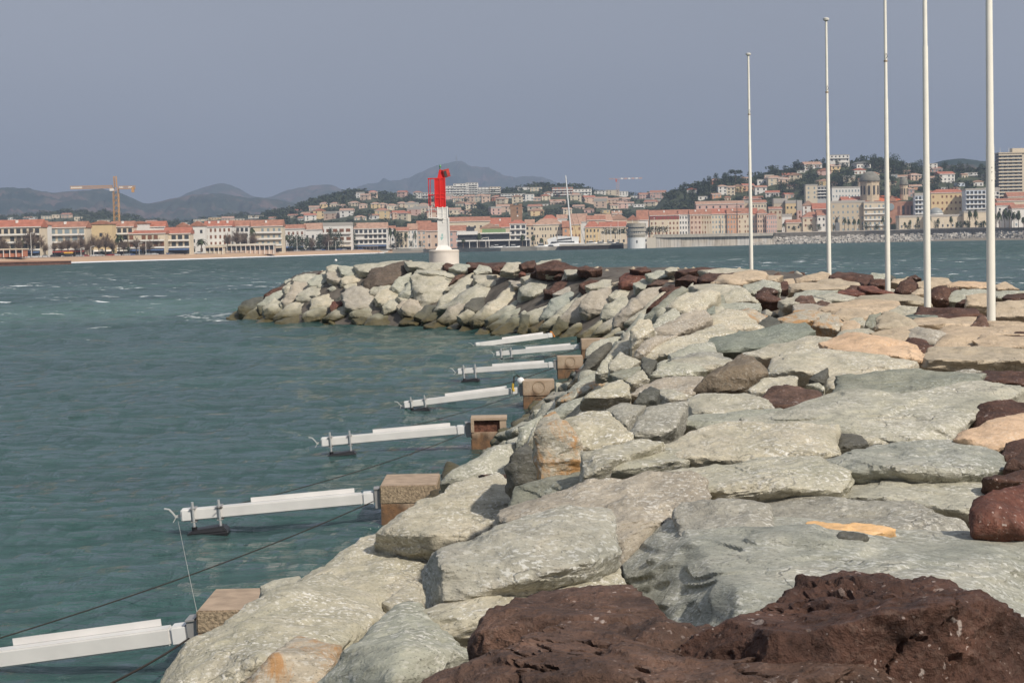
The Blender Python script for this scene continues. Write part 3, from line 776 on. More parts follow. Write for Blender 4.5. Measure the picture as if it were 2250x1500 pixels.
KINDNAME = {'g': 'pale green', 'w': 'cream grey', 's': 'slate green', 'p': 'mauve grey', 'o': 'rust stained', 'l': 'bluish streaked', 't': 'tan',
            'e': 'peach', 'b': 'maroon brown', 'm': 'umber brown', 'k': 'weathered brown', 'q': 'umber grey', 'r': 'dark red', 'd': 'dark grey', 'y': 'orange'}
def place_words(x, y):
    if y < 600 and 930 < x < 1020: return 'at the foot of the red beacon'
    if x < 700 and y < 720: return 'on the left tip of the jetty'
    if x < 940 and y < 720: return 'on the head left of the beacon' if y < 650 else 'near the waterline below the beacon'
    if x < 1240 and y < 620: return 'on the far crest right of the beacon'
    if x < 1300 and y < 700: return 'on the slope right of the beacon'
    if x < 1240 and y < 780: return 'behind the far mooring booms'
    if x < 1420 and y < 860: return 'on the slope above the far piers'
    if y < 640 and x < 1640: return 'on the far crest before the flagpoles'
    if y < 660 and x < 1790: return 'beside the farthest flagpole'
    if y < 680 and x < 1940: return 'near the second farthest flagpole'
    if y < 680 and x < 2060: return 'near the middle flagpoles'
    if y < 740 and x > 2060: return 'beside the nearest flagpole'
    if y < 800 and x < 1640: return 'behind the long green slab'
    if y < 800: return 'on the crest in front of the flagpoles'
    if x < 1400 and y < 1000: return 'on the slope beside the rusty piers'
    if x < 1100: return 'above the two nearest piers'
    if y < 950 and x < 1800: return 'around the pointed brown boulder'
    if y < 950: return 'mid crest towards the right edge'
    if x < 1500 and y < 1120: return 'beside the upright speckled block'
    if y < 1180: return 'behind the huge bluish boulder'
    return 'in the foreground'
RL = {}
def build_rocks():
    built = []
    for n, (kind, pts, op, label) in enumerate(ROCKS):
        rs = random.Random(1000 + n)
        extra = [p for p in pts if p[2] is not None]; pts = [p[:2] for p in pts if p[2] is None]
        xs = [p[0] for p in pts]; ys = [p[1] for p in pts]
        yt, yb = min(ys), max(ys); wpx = max(xs) - min(xs); hpx = max(2.0, yb - yt)
        xb = [p[0] for p in pts if p[1] > yb - 0.18 * hpx]; xb = sum(xb) / len(xb)
        db = op.get('d') or hit(xb, yb)
        Wm = wpx * db / F
        vb = (EYE.z - at(xb, yb, db).z) / db; zt = EYE.z - at(xb, yb, db).z
        vt = vb - hpx / F
        # length away from the viewer, kept so that the top stays at or above the foot
        Lm = op.get('L') or min(0.8 * Wm + 0.25, 3.2)
        if vt > 1e-4: Lm = min(Lm, max(0.25 * hpx * db / F, (vb * db - 0.18 * min(Wm, hpx * db / F * 2)) / vt - db))
        Lm = max(Lm, 0.35 * hpx * db / F + 0.15)
        ph = op.get('ph', 0.38); xc = (max(xs) + min(xs)) / 2
        def dep(x, y):
            t = (yb - y) / hpx
            g = 0.14 * t / ph if t < ph else 0.14 + 0.86 * (t - ph) / (1 - ph)
            return db + Lm * max(0, g) + 0.16 * Wm * min(1.2, (2 * (x - xc) / wpx) ** 2)
        P = [at(x, y, dep(x, y) + dd) for x, y, dd in extra]; cx = sum(xs) / len(xs); cy = sum(ys) / len(ys)
        gr = op.get('g', 1.05 if db < 22 else 1.20); pts = [(cx + (x - cx) * gr, cy + (y - cy) * gr) for x, y in pts]
        for x, y in pts:
            d = dep(x, y); p = at(x, y, d); P.append(p)
            t = (yb - y) / hpx
            r = ray(x, y); q = EYE + r * ((d + 0.35 * Wm + 0.1) / r.y); q.z -= 0.22 * Wm + 0.1
            P.append(q)
            q = Vector(p); q.z -= (0.10 * Wm + 0.05) * (0.25 if db < 12 else 1.0); q.y += 0.22 * Wm
            if t < 0.35: P.append(q)
        for k in range(rs.randint(0, 1), len(pts), 2):
            x, y = pts[k]; f = rs.uniform(0.5, 0.82)
            x = cx + (x - cx) * f; y = cy + (y - cy) * f
            P.append(at(x, y, dep(x, y) - rs.uniform(0.02, 0.10) * min(Wm, 1.5)))
        big = max(wpx, hpx * 1.4)
        npx = int(min(200, max(34, big / 4.6)))
        o = hull_rock('boulder', P, kind, npx, n)
        mx_, my_ = cx, cy
        if not label:
            asp = wpx / hpx
            size = 'large' if wpx * db > 260 * 13 * 2 else ('small' if Wm < 0.75 else '')
            form = 'low slab' if asp > 3.2 else ('flat stone' if asp > 2.1 else ('slanted boulder' if asp > 1.25 else 'blocky boulder'))
            label = ('%s %s %s %s' % (size, KINDNAME[kind], form, place_words(mx_, my_))).strip()
            RL.setdefault(label, []).append((mx_, o))
        else: o['label'] = label; label = None
        tag(o, None, 'boulder', 'boulders of the stone jetty')
        built.append((min(xs), max(xs), yt, yb, db))
    return built
BUILT = build_rocks()
ORD = ['', '1st', '2nd', '3rd'] + ['%dth' % k for k in range(4, 40)]
def settle_labels(d):
    for lab, l in d.items():
        l.sort(key=lambda t: t[0])
        for k, (x, o) in enumerate(l):
            o['label'] = lab if len(l) == 1 else '%s, %s from left' % (lab, ORD[k + 1])
settle_labels(RL)

def filler():
    """small and half buried stones between the big ones, too many to count: one mesh made of a few stone shapes"""
    protos = []
    for k in range(7):
        rs = random.Random(50 + k); pts = []
        for i in range(16):
            pts.append(Vector((rs.uniform(-1, 1) * 0.75, rs.uniform(-1, 1) * 0.6, rs.uniform(-1, 1) * 0.42)))
        o = hull_rock('fill', pts, 'g', 16, 900 + k, smooth_it=1)
        me = o.data; n = len(me.vertices); V = np.empty(n * 3); me.vertices.foreach_get('co', V); V = V.reshape(-1, 3)
        Fc = [tuple(p.vertices) for p in me.polygons]
        protos.append((V, np.array([f if len(f) == 4 else (*f, f[-1]) for f in Fc])))
        bpy.data.objects.remove(o); bpy.data.meshes.remove(me)
    rs = random.Random(77)
    VV = []; FF = []; MI = []; k0 = 0
    kinds = ['g', 'p', 't', 'b', 'm', 'd']
    y = 5.0
    while y < 140:
        x = -21.0 + rs.uniform(0, 0.9)
        step = 0.95 if y < 60 else 1.25
        while x < 21:
            xx = x + rs.uniform(-0.35, 0.35); yy = y + rs.uniform(-0.35, 0.35); di = inside_dist(xx, yy)
            if -0.7 < di and not (xx > 15.5 + 0.04 * yy and yy < 60 and False):
                V, Fq = protos[rs.randrange(7)]
                s = rs.uniform(0.55, 0.95) * (1.15 if y > 60 else 1.0)
                M = np.array((Matrix.Rotation(rs.uniform(0, 6.28), 3, 'Z') @ Matrix.Rotation(rs.uniform(-0.4, 0.4), 3, 'X')))
                z = hsurf(xx, yy) - 0.36 * s - (0.26 if yy < 50 else (0.42 if yy < 72 else 0.55))
                if di < 4.5 and xx < 8: z += 0.05
                W = (V * s) @ M.T + np.array((xx, yy, z))
                VV.append(W); FF.append(Fq + k0); k0 += len(W)
                u = rs.random()
                if di < 4.5 and xx < 6: kk = 'g' if u < 0.55 else ('p' if u < 0.75 else ('d' if u < 0.9 else 'm'))
                elif di < 4.5: kk = 't' if u < 0.45 else ('b' if u < 0.8 else 'm')
                else: kk = 't' if u < 0.5 else ('p' if u < 0.65 else ('b' if u < 0.82 else 'm'))
                MI.append(np.full(len(Fq), kinds.index(kk)))
            x += step
        y += step
    V = np.concatenate(VV); Fq = np.concatenate(FF); MI = np.concatenate(MI)
    faces = [tuple(dict.fromkeys(f)) for f in Fq.tolist()]
    o = meshobj('rubble_stones', V, faces, smooth=True)
    for k in kinds: o.data.materials.append(RM[k])
    o.data.polygons.foreach_set('material_index', MI)
    o['kind'] = 'stuff'; o['label'] = 'small half buried stones filling the gaps between the boulders'; o['category'] = 'rubble'
filler()
# ------------------------------------------------------------------ beacon
M_white = mat('white_paint', (0.70, 0.68, 0.64), 0.5, var=0.10, vscale=3, bump=0.15)
M_red = mat('red_paint', (0.62, 0.022, 0.020), 0.45, var=0.15, vscale=2)
M_redd = mat('faded_red_paint', (0.42, 0.045, 0.035), 0.55, var=0.3, vscale=4)
M_conc = mat('pale_concrete', (0.67, 0.605, 0.53), 0.85, var=0.10, vscale=1.5, bump=0.3, bscale=20)
M_grey = mat('grey_metal', (0.25, 0.25, 0.25), 0.45, metal=0.5)
def beacon():
    d = 113.0
    b = at(976, 579, d); k = d / F
    z0 = b.z - 0.35
    t = empty('beacon', (b.x, b.y, z0), 'red and white harbour beacon on a round concrete base at the jetty tip', 'beacon')
    hb = (579 - 549) * k + 0.35
    r = 33 * k
    MB().lathe([(r, 0), (r, hb - 0.05), (r - 0.05, hb)], n=48).build('plinth', M_conc, t)
    MB().lathe([(r + 0.015, hb - 0.14), (r + 0.015, hb - 0.04), (r - 0.1, hb + 0.012)], n=48).build('plinth_rim', mat('rim_concrete', (0.62, 0.55, 0.47), 0.8), t)
    def Z(y): return hb + (549 - y) * k
    x0, x1 = -13 * k, 9 * k; w = 0.30
    # white lower shaft with splayed foot, square section with corner angles
    m = MB(); zt = Z(455)
    a0, a1 = -0.32, 0.28
    prof = [(hb, -0.52, 0.52), (hb + 0.30, a0 - 0.02, a1 + 0.04), (zt, a0, a1)]
    v = []; f = []
    for z, xa, xb in prof:
        hy = (xb - xa) / 2
        v += [(xa, -hy, z), (xb, -hy, z), (xb, hy, z), (xa, hy, z)]
    for i in range(2):
        for j in range(4): f.append((i * 4 + j, i * 4 + (j + 1) % 4, i * 4 + 4 + (j + 1) % 4, i * 4 + 4 + j))
    f.append((8, 9, 10, 11)); m.add(v, f); m.build('shaft', M_white, t)
    m = MB()
    for xx in (a0, a1):
        for yy in (-0.30, 0.30): m.box(xx - 0.035, xx + 0.035, yy - 0.035, yy + 0.035, hb + 0.28, zt)
    m.box(-0.035, 0.02, -0.345, -0.30, zt - 1.0, zt)
    for zz in np.linspace(hb + 0.5, zt - 0.1, 7): m.box(a0, a1, -0.322, -0.298, zz, zz + 0.03)
    m.build('corner_angles', mat('white_angles', (0.74, 0.72, 0.68), 0.45), t)
    m = MB(); m.box(a1 + 0.05, a1 + 0.13, -0.40, -0.30, hb + 0.05, zt - 0.7); m.build('cable_duct', M_white, t)
    m = MB(); m.add([(-0.19, -0.326, Z(521)), (0.02, -0.326, Z(521)), (-0.14, -0.326, Z(530))], [(0, 1, 2)])
    m.add([(-0.12, -0.326, Z(514)), (-0.02, -0.326, Z(514)), (-0.02, -0.326, Z(520)), (-0.12, -0.326, Z(520))], [(0, 1, 2, 3)])
    m.build('faded_mark', mat('teal_mark', (0.32, 0.50, 0.47), 0.8), t)
    # red upper body
    zr = Z(392); xr0, xr1 = -16 * k, 6 * k
    MB().box(xr0, xr1, -0.30, 0.30, zt, zr).build('red_body', M_red, t)
    m = MB()
    for xx in (xr0, (xr0 + xr1) / 2, xr1):
        m.box(xx - 0.03, xx + 0.03, -0.335, -0.295, zt, zr)
    for zz in (zr - 0.04, Z(428), Z(436), zt): m.box(xr0 - 0.02, xr1 + 0.02, -0.33, -0.31, zz - 0.02, zz + 0.03)
    m.build('red_ribs', mat('bright_red_paint', (0.72, 0.04, 0.035), 0.4), t)
    # ladder cage on the left, hoops and rails
    m = MB(); xl = -30 * k
    for xx in (xl, xl + 0.12):
        m.bar((xx, -0.22, Z(478) + 0.75), (xx, -0.22, zr), 0.035)
    m.bar((xl, 0.22, Z(478) + 0.75), (xl, 0.22, zr), 0.035)
    for y_ in (393, 429):
        m.bar((xl - 0.04, -0.24, Z(y_)), (xr0, -0.24, Z(y_)), 0.05); m.bar((xl, 0.22, Z(y_)), (xr0, 0.22, Z(y_)), 0.05); m.bar((xl - 0.02, -0.24, Z(y_)), (xl - 0.02, 0.24, Z(y_)), 0.05)
    m.build('ladder_cage', M_red, t)
    m = MB()
    for xx in (xl, xl + 0.14): m.bar((xx, -0.22, Z(478)), (xx, -0.22, Z(454)), 0.04)
    m.bar((xl, 0.22, Z(478)), (xl, 0.22, Z(454)), 0.04)
    m.box(xl - 0.05, a0, -0.42, 0.42, Z(480), Z(478)); m.bar((xl - 0.05, -0.42, Z(478)), (a0 + 0.4, -0.42, Z(480)), 0.06)
    m.bar((xl, -0.30, Z(479)), (a0, -0.30, Z(482) - 0.05), 0.05)
    m.build('platform', M_white, t)
    # lantern hood, tilted panel, small green light on top
    h = MB(); cx = -2 * k
    h.add([(cx - 0.24, -0.16, zr), (cx + 0.22, -0.16, zr), (cx + 0.22, 0.16, zr), (cx - 0.24, 0.16, zr), (cx - 0.12, -0.12, Z(374)), (cx + 0.14, -0.12, Z(375)), (cx + 0.14, 0.12, Z(375)), (cx - 0.12, 0.12, Z(374))],
          [(0, 3, 2, 1), (4, 5, 6, 7), (0, 1, 5, 4), (1, 2, 6, 5), (2, 3, 7, 6), (3, 0, 4, 7)])
    h.build('lantern_hood', M_red, t)
    p = MB().box(-0.21, 0.21, -0.16, 0.16, -0.25, 0.25).build('solar_panel_box', M_redd, t); p.location = (cx + 0.30, -0.05, Z(382)); p.rotation_euler = (0, R(-14), R(20))
    q = MB().box(-0.12, 0.06, -0.02, 0.02, -0.20, 0.16).build('solar_panel', mat('dark_glass', (0.05, 0.05, 0.05), 0.3), p); q.location = (-0.06, -0.175, 0.0)
    MB().tube([(cx - 0.05, 0, Z(374)), (cx - 0.05, 0, Z(368))], 0.05, 10).build('mast_stub', M_grey, t)
    MB().lathe([(0.06, 0), (0.07, 0.08), (0.05, 0.14), (0.02, 0.18)], (cx - 0.05, 0, Z(369)), 12).build('light', mat('green_light', (0.08, 0.25, 0.12), 0.3), t)
beacon()

# ------------------------------------------------------------------ flagpoles
M_pole = mat('cream_pole_paint', (0.78, 0.75, 0.66), 0.35, var=0.05, vscale=2)
def poles():
    data = [(1651, 594, 86.0, 125, 11, 'farthest and shortest white flagpole standing on a tan boulder'),
            (1822, 614, 66.5, 50, 10, 'second farthest white flagpole on a flat tan boulder'),
            (1951, 630, 55.7, -100, 9, 'middle white flagpole rising behind dark red stones'),
            (2038, 667, 40.6, -300, 10, 'second nearest white flagpole beside a long flat slab'),
            (2178, 702, 32.0, -560, 10, 'nearest and thickest white flagpole by the right edge')]
    for px, py, d, ytop, lean, lab in data:
        b = at(px, py, d); k = d / F
        t = empty('flagpole', (b.x, b.y, b.z - 0.5), lab, 'flagpole', 'row of white flagpoles on the jetty')
        H = 9.7 + 0.5 if ytop < -50 else (py - ytop) * k + 0.5
        r0 = {86.0: 0.093, 66.5: 0.082, 55.7: 0.082, 40.6: 0.080, 32.0: 0.078}[d]
        pts = []; rad = []
        for z, r in ((0, 1), (H * 0.35, 0.95), (H * 0.36, 0.88), (H * 0.62, 0.76), (H * 0.625, 0.66), (H * 0.98, 0.52), (H, 0.50)):
            pts.append((0, 0, z)); rad.append(r0 * r)
        s = MB().tube(pts, rad, 24).build('shaft', M_pole, t, smooth=True); s.data.set_sharp_from_angle(angle=R(40))
        MB().lathe([(r0 * 0.7, 0), (r0 * 1.35, 0.03), (r0 * 1.4, 0.10), (r0 * 0.5, 0.13)], (0, 0, H - 0.02), 16).build('truck', mat('pole_cap', (0.62, 0.60, 0.54), 0.5), t)
        m = MB(); zc = H * 0.745
        m.tube([(0.0, -r0 * 0.9, zc), (0.03, -r0 * 1.5, zc + 0.07), (0.0, -r0 * 0.9, zc + 0.16)], 0.012, 6); m.build('cleat', M_grey, t)
        MB().lathe([(r0 * 0.70, 0), (r0 * 0.74, 0.01), (r0 * 0.74, 0.05), (r0 * 0.6, 0.06)], (0, 0, H * 0.745 - 0.1), 16).build('collar', mat('rusty_collar', (0.35, 0.28, 0.20), 0.7), t)
        if d == 32.0:
            m = MB()
            for zz in (3.0, 3.15, 3.23): m.tube([(0.01, -r0 * 0.99, zz), (0.01, -r0 * 1.03, zz)], 0.008, 8)
            m.build('bolt_holes', mat('dark_hole', (0.08, 0.06, 0.05), 0.8), t)
poles()

# ------------------------------------------------------------------ piers and mooring booms
def pier_mat():
    m = bpy.data.materials.new('pier_concrete'); m.use_nodes = True; g = NG(m)
    tc = g.n('TexCoord'); v = tc.outputs['Object']; ge = g.n('NewGeometry'); sp = g.n('SeparateXYZ'); g.l(ge.outputs['Position'], sp.inputs[0])
    n = g.noise(v, 3.0, 5, 0.6); base = g.ramp(n, [(0.3, (0.34, 0.25, 0.17)), (0.7, (0.47, 0.36, 0.26))])
    zz = g.math('ADD', sp.outputs['Z'], g.math('MULTIPLY', g.noise(g.mapping(v, (3, 3, 0.6)), 1.5, 4), 0.5))
    wet = g.ramp(zz, [(0.62, 1.0), (0.84, 0.0)])
    base = g.mix(g.math('MULTIPLY', wet, 0.85), base, g.ramp(g.noise(v, 6, 4), [(0.35, (0.060, 0.028, 0.012)), (0.65, (0.19, 0.085, 0.028))]))
    g.l(base, g.b.inputs['Base Color']); g.b.inputs['Roughness'].default_value = 0.85
    b = g.n('Bump', Strength=0.6, Distance=0.03); g.l(g.noise(v, 22, 6, 0.7), b.inputs['Height']); g.l(b.outputs[0], g.b.inputs['Normal'])
    return m
M_pier = pier_mat()
M_agg = mat('exposed_aggregate', (0.30, 0.23, 0.155), 0.95, var=0.45, vscale=26, bump=1.0, bscale=34)
M_alu = mat('weathered_aluminium', (0.62, 0.605, 0.58), 0.45, metal=0.0, var=0.07, vscale=3)
M_alud = mat('dark_aluminium', (0.33, 0.32, 0.31), 0.5, metal=0.3, var=0.1)
M_steel = mat('bright_steel', (0.72, 0.71, 0.70), 0.3, metal=0.6)
M_float = mat('black_float_plastic', (0.016, 0.016, 0.018), 0.4, bump=0.4, bscale=40)
M_rope = mat('dark_rope', (0.035, 0.028, 0.024), 0.9)
PIERS = [  # left x, right x, top y, z of the top, distance, rusty state, words
    (430, 590, 1340, 0.86, 18.7, 1, 'nearest square concrete pier half hidden behind the big smooth boulder'),
    (834, 960, 1066, 0.80, 28.6, 1, 'second nearest pier with a rough pebbly upper band'),
    (1034, 1114, 918, 0.84, 38.7, 2, 'broken third pier with crumbled top and rusty stains'),
    (1148, 1218, 836, 0.86, 48.7, 3, 'fourth pier with round cast mark, white ball fender beside it'),
    (1224, 1281, 783, 0.87, 59.0, 3, 'fifth pier with round cast marks on both its blocks'),
    (1277, 1335, 745, 0.94, 69.0, 0, 'farthest visible pier, plain brown concrete, partly behind a slab')]
PT = []
for i, (xa, xb, yt, zt, d, st, lab) in enumerate(PIERS):
    k = d / F; cx = (xa + xb) / 2; p = at(cx, yt, d); wdt = (xb - xa) * k; dp = wdt * (1.6 if i < 2 else 0.9)
    zt = p.z
    t = empty('pier', (p.x, d + dp / 2, 0), lab, 'pier', 'concrete piers holding the mooring booms')
    hw = wdt / 2; mid = zt * 0.5
    if st == 1:
        o = MB().box(-hw, hw, -dp / 2, dp / 2, zt - 0.32 * wdt, zt).build('upper_block', M_agg, t, bevel=0.015)
        o.data.materials.append(mat('brown_concrete_top', (0.36, 0.27, 0.195), 0.9, var=0.22, vscale=5, bump=0.3))
        for pl in o.data.polygons:
            if pl.normal.z > 0.8: pl.material_index = 1
        MB().box(-hw + 0.012, hw - 0.012, -dp / 2 + 0.012, dp / 2 - 0.012, -1.6, zt - 0.32 * wdt).build('lower_block', M_pier, t)
    elif st == 2:
        MB().box(-hw, hw, -dp / 2, dp / 2, -1.6, zt * 0.62).build('lower_block', M_pier, t, bevel=0.02)
        m = MB(); m.box(-hw, hw, -dp / 2, dp / 2, zt - 0.05, zt); m.box(-hw, -hw + 0.07, -dp / 2, dp / 2, zt * 0.62, zt - 0.05); m.box(hw - 0.16, hw - 0.02, -dp / 2 + 0.02, dp / 2, zt * 0.62, zt - 0.05)
        m.build('upper_block', M_pier, t)
        MB().box(-hw + 0.07, hw - 0.16, -dp / 2 + 0.10, dp / 2 - 0.02, zt * 0.62, zt - 0.05).build('exposed_core', mat('rusty_core', (0.13, 0.06, 0.04), 0.95, var=0.5, vscale=14, bump=1.0, bscale=30), t)
    else:
        MB().box(-hw, hw, -dp / 2, dp / 2, mid, zt).build('upper_block', M_pier, t, bevel=0.015)
        MB().box(-hw + 0.01, hw - 0.01, -dp / 2 + 0.01, dp / 2 - 0.01, -1.6, mid - 0.012).build('lower_block', M_pier, t, bevel=0.01)
        if st == 3:
            for zc in (mid + (zt - mid) * 0.55, mid * 0.55):
                m = MB(); n = 28; rr = wdt * 0.19
                for q in range(n):
                    a, b2 = 2 * math.pi * q / n, 2 * math.pi * (q + 1) / n
                    m.bar((rr * math.cos(a), -dp / 2 - 0.004, zc + rr * math.sin(a)), (rr * math.cos(b2), -dp / 2 - 0.004, zc + rr * math.sin(b2)), 0.013)
                m.build('cast_ring', mat('ring_shade', (0.26, 0.18, 0.11), 0.9), t)
    PT.append((p.x - hw, d + 0.30 * dp * 0 + 0.25, zt))

ARMS = [  # right end x,y ; left end x,y (centre line) ; thickness px ; distance ; distance at the left end
    (415, 1389, -190, 1470, 39, 18.9, 18.9, 'nearest white mooring boom running out of the left edge'),
    (822, 1092, 399, 1131, 25, 28.8, 28.6, 'second nearest mooring boom with two rods and a black float'),
    (1022, 943, 706, 971, 18.5, 39.0, 38.8, 'third nearest mooring boom joined to the broken pier'),
    (1140, 857, 888, 889, 14, 49.0, 49.0, 'fourth mooring boom, leading to the pier with the white ball'),
    (1217, 801, 1006, 816, 12, 59.2, 59.4, 'fifth mooring boom, leading to the pier with two cast rings'),
    (1272, 761, 1090, 777, 9.5, 69.5, 69.7, 'sixth mooring boom with a black float, just below the farthest boom'),
    (1212, 736, 1044, 758, 9.5, 80.0, 79.0, 'farthest mooring boom, without a float, against the slope boulders')]
TIPS = []
for i, (xr, yr, xl, yl, th, dr, dl, lab) in enumerate(ARMS):
    a = at(xr, yr, dr); b = at(xl, yl, dl); k = dr / F; ax = b - a; Ln = ax.length
    t = empty('mooring_boom', a, lab, 'mooring boom', 'mooring booms along the jetty')
    # local frame: x along the arm (towards its free end), kept level
    ang = math.atan2(ax.y, ax.x); t.rotation_euler = (0, math.asin(-ax.z / Ln), ang)
    h = th * k; w_ = h * 1.15; far = i >= 5
    MB().box(0.06 * Ln, 0.94 * Ln, -w_ / 2, w_ / 2, -h / 2, h / 2).build('beam', M_alu, t, bevel=h * 0.10 if not far else 0)
    MB().box(-0.005, 0.0595 * Ln, -w_ * 0.54, w_ * 0.54, -h * 0.54, h * 0.54).build('end_sleeve', mat('white_sleeve', (0.68, 0.67, 0.65), 0.5, var=0.10), t, bevel=h * 0.1)
    MB().box(0.9405 * Ln, Ln, -w_ * 0.52, w_ * 0.52, -h * 0.54, h * 0.54).build('end_sleeve', mat('white_sleeve', (0.68, 0.67, 0.65), 0.5), t, bevel=h * 0.1)
    MB().box(0.10 * Ln, 0.64 * Ln, -w_ * 0.42, -w_ * 0.42 + 0.010, h / 2 + 0.003, h / 2 + h * 0.42).build('raised_plate', mat('plate_aluminium', (0.64, 0.62, 0.60), 0.5, metal=0.0, var=0.06), t)
    # the forked tip
    m = MB(); s = h
    m.bar((Ln, 0, 0), (Ln + s * 0.5, 0, -s * 0.1), s * 0.22)
    n = 7; pr = None
    for q in range(n):
        tt = q / (n - 1); x = Ln + s * (0.50 + 0.45 * abs(tt - 0.35) ** 1.2 * 2.0); z = s * (-0.55 + 1.15 * tt)
        if pr: m.bar(pr, (x, 0, z), s * 0.45, s * 0.07)
        pr = (x, 0, z)
    m.bar(pr, (Ln + s * 1.45, 0, s * 0.70), s * 0.45, s * 0.06)
    m.build('tip_fork', mat('tip_grey', (0.48, 0.48, 0.46), 0.5, metal=0.2), t)
    TIPS.append(b + ax.normalized() * h * 0.7)
    if 0 < i < 6:
        inv = t.matrix_basis.inverted()
        wl = 0.0
        xs_ = [(Ln * 0.935), (Ln * (0.815 if i > 2 else 0.80))]
        for q, xx in enumerate(xs_):
            zb = (t.matrix_basis @ Vector((xx, w_ * 0.62, 0))).z
            r = MB().tube([(xx, w_ * 0.62, -zb + 0.10), (xx, w_ * 0.62, h * 1.15)], 0.022 if i < 4 else 0.028, 10).build('rod', M_steel, t)
            MB().box(xx - 0.05, xx + 0.05, -w_ * 0.55, w_ * 0.72, h * 0.52, h * 0.58).build('clamp', M_alud, r)
            MB().box(xx - 0.05, xx + 0.05, -w_ * 0.55, w_ * 0.72, -h * 0.64, -h * 0.58).build('clamp', M_alud, r)
            MB().tube([(xx, w_ * 0.62, -zb + 0.08), (xx, w_ * 0.62, -zb + 0.16)], 0.045, 10).build('rod_socket', M_float, r)
        xa, xb2 = xs_[1] - 0.13, xs_[0] + 0.13; zb = (t.matrix_basis @ Vector((xx, 0, 0))).z
        m = MB(); hgt = 0.17
        m.add([(xa + 0.06, -0.16, -zb - 0.1), (xb2 - 0.06, -0.16, -zb - 0.1), (xb2 - 0.06, 0.30, -zb - 0.1), (xa + 0.06, 0.30, -zb - 0.1),
               (xa, -0.16, -zb + hgt * 0.5), (xb2, -0.16, -zb + hgt * 0.4), (xb2, 0.30, -zb + hgt * 0.5), (xa, 0.30, -zb + hgt * 0.5),
               (xa + 0.09, -0.10, -zb + hgt), (xb2 - 0.10, -0.10, -zb + hgt * 0.8), (xb2 - 0.10, 0.24, -zb + hgt * 0.8), (xa + 0.09, 0.24, -zb + hgt)],
              [(3, 2, 1, 0), (8, 9, 10, 11)] + [(j, (j + 1) % 4, 4 + (j + 1) % 4, 4 + j) for j in range(4)] + [(4 + j, 4 + (j + 1) % 4, 8 + (j + 1) % 4, 8 + j) for j in range(4)])
        m.build('float', M_float, t, bevel=0.02)
    if i < 6:   # bracket that hinges the arm to its pier
        gap = PT[i][0] - a.x
        m = MB(); m.box(-gap - 0.003 if gap > 0.05 else -0.12, -0.012, -w_ * 0.5, w_ * 0.6, -h * 0.9, h * 0.75)
        m.box(-gap * 0.8 - 0.01, -0.006, -w_ * 0.7, w_ * 0.7, h * 0.76, h * 0.86)
        o = m.build('hinge_bracket', M_alud, t)
        MB().tube([(-0.03, -w_ * 0.7, -h * 0.2), (0.02, -w_ * 0.7, -h * 0.25), (0.03, -w_ * 0.72, -h * 0.4)], 0.025, 6).build('shackle', mat('black_steel', (0.03, 0.03, 0.03), 0.5), t)
    else:
        MB().tube([(-0.12, 0, -0.1), (-0.02, 0, 0.12), (0.06, 0, 0.15)], 0.05, 6).build('lashing', mat('orange_lashing', (0.5, 0.2, 0.05), 0.8), t)

def rope(a, b, sag, r, lab, m=M_rope, name='mooring_rope', cat='rope', group='taut mooring ropes of the booms'):
    pts = []
    for j in range(25):
        t = j / 24; p = a.lerp(b, t); p.z -= sag * 4 * t * (1 - t); pts.append(p)
    o = MB().tube(pts, r, 6).build(name, m, None, True); return tag(o, lab, cat, group)
rw = ['dark rope from the second pier across the water to the left edge', 'dark rope from the third pier to the second boom', 'dark rope from the fourth pier to the third boom',
      'dark rope from the fifth pier to the fourth boom', 'dark rope from the sixth pier to the fifth boom']
ends = [at(-60, 1419, 19.5)] + [TIPS[k] + Vector((0.5, 0, 0.02)) for k in (1, 2, 3, 4)]
starts = [at(820, 1101, 28.4), at(1018, 953, 38.6), at(1138, 866, 48.6), at(1216, 808, 58.8), at(1270, 767, 69.0)]
ends[1] = at(478, 1117, 28.4)
for j in range(5):
    rope(starts[j], ends[j], 0.10, 0.008 if j < 3 else 0.012, rw[j])
rope(at(415, 1402, 18.6), at(180, 1530, 14.0), 0.03, 0.011, 'short dark rope running down from the nearest boom to the lower edge')
rope(at(391, 1143, 28.5), at(433, 1345, 18.9), 0.02, 0.0035, 'thin pale line from the second boom tip to the nearest pier', mat('pale_line', (0.42, 0.41, 0.38), 0.8))
# the white ball fender with its rope and yellow hook by the fourth pier
c = at(1144, 837, 48.9)
bt = empty('ball_fender', c, 'white ball fender with a black rope on the fourth pier', 'fender')
r = 8.5 * 48.9 / F
m = MB(); m.lathe([(r * math.sin(t), -r * math.cos(t)) for t in np.linspace(0.08, math.pi - 0.08, 14)], n=20); m.build('ball', mat('white_vinyl', (0.76, 0.75, 0.73), 0.35), bt, smooth=True)
MB().tube([(-0.02, 0, r), (-0.10, -0.05, r + 0.06), (-0.18, -0.1, r + 0.03), (-0.20, -0.1, -0.18)], 0.020, 6).build('rope_loop', M_rope, bt)
MB().tube([(-0.21, -0.1, -0.05), (-0.22, -0.1, -0.2), (-0.19, -0.1, -0.27)], 0.035, 6).build('yellow_hook', mat('yellow_hook_paint', (0.6, 0.38, 0.05), 0.6), bt)
# small white buoy out in the bay
c = gz(738, 574, 0)
k = c.y / F; bt = empty('mooring_buoy', (c.x, c.y, 0), 'tiny white mooring buoy floating beyond the jetty head', 'buoy')
m = MB(); rr = 3.0 * k; m.lathe([(rr * math.sin(t), rr * 0.6 - rr * math.cos(t)) for t in np.linspace(0.1, math.pi - 0.1, 9)], n=12); m.build('buoy_body', mat('buoy_white', (0.85, 0.83, 0.78), 0.4), bt, smooth=True)
MB().lathe([(rr * 0.15, rr * 1.6), (rr * 0.15, rr * 2.0)], n=8).build('eye', M_grey, bt)
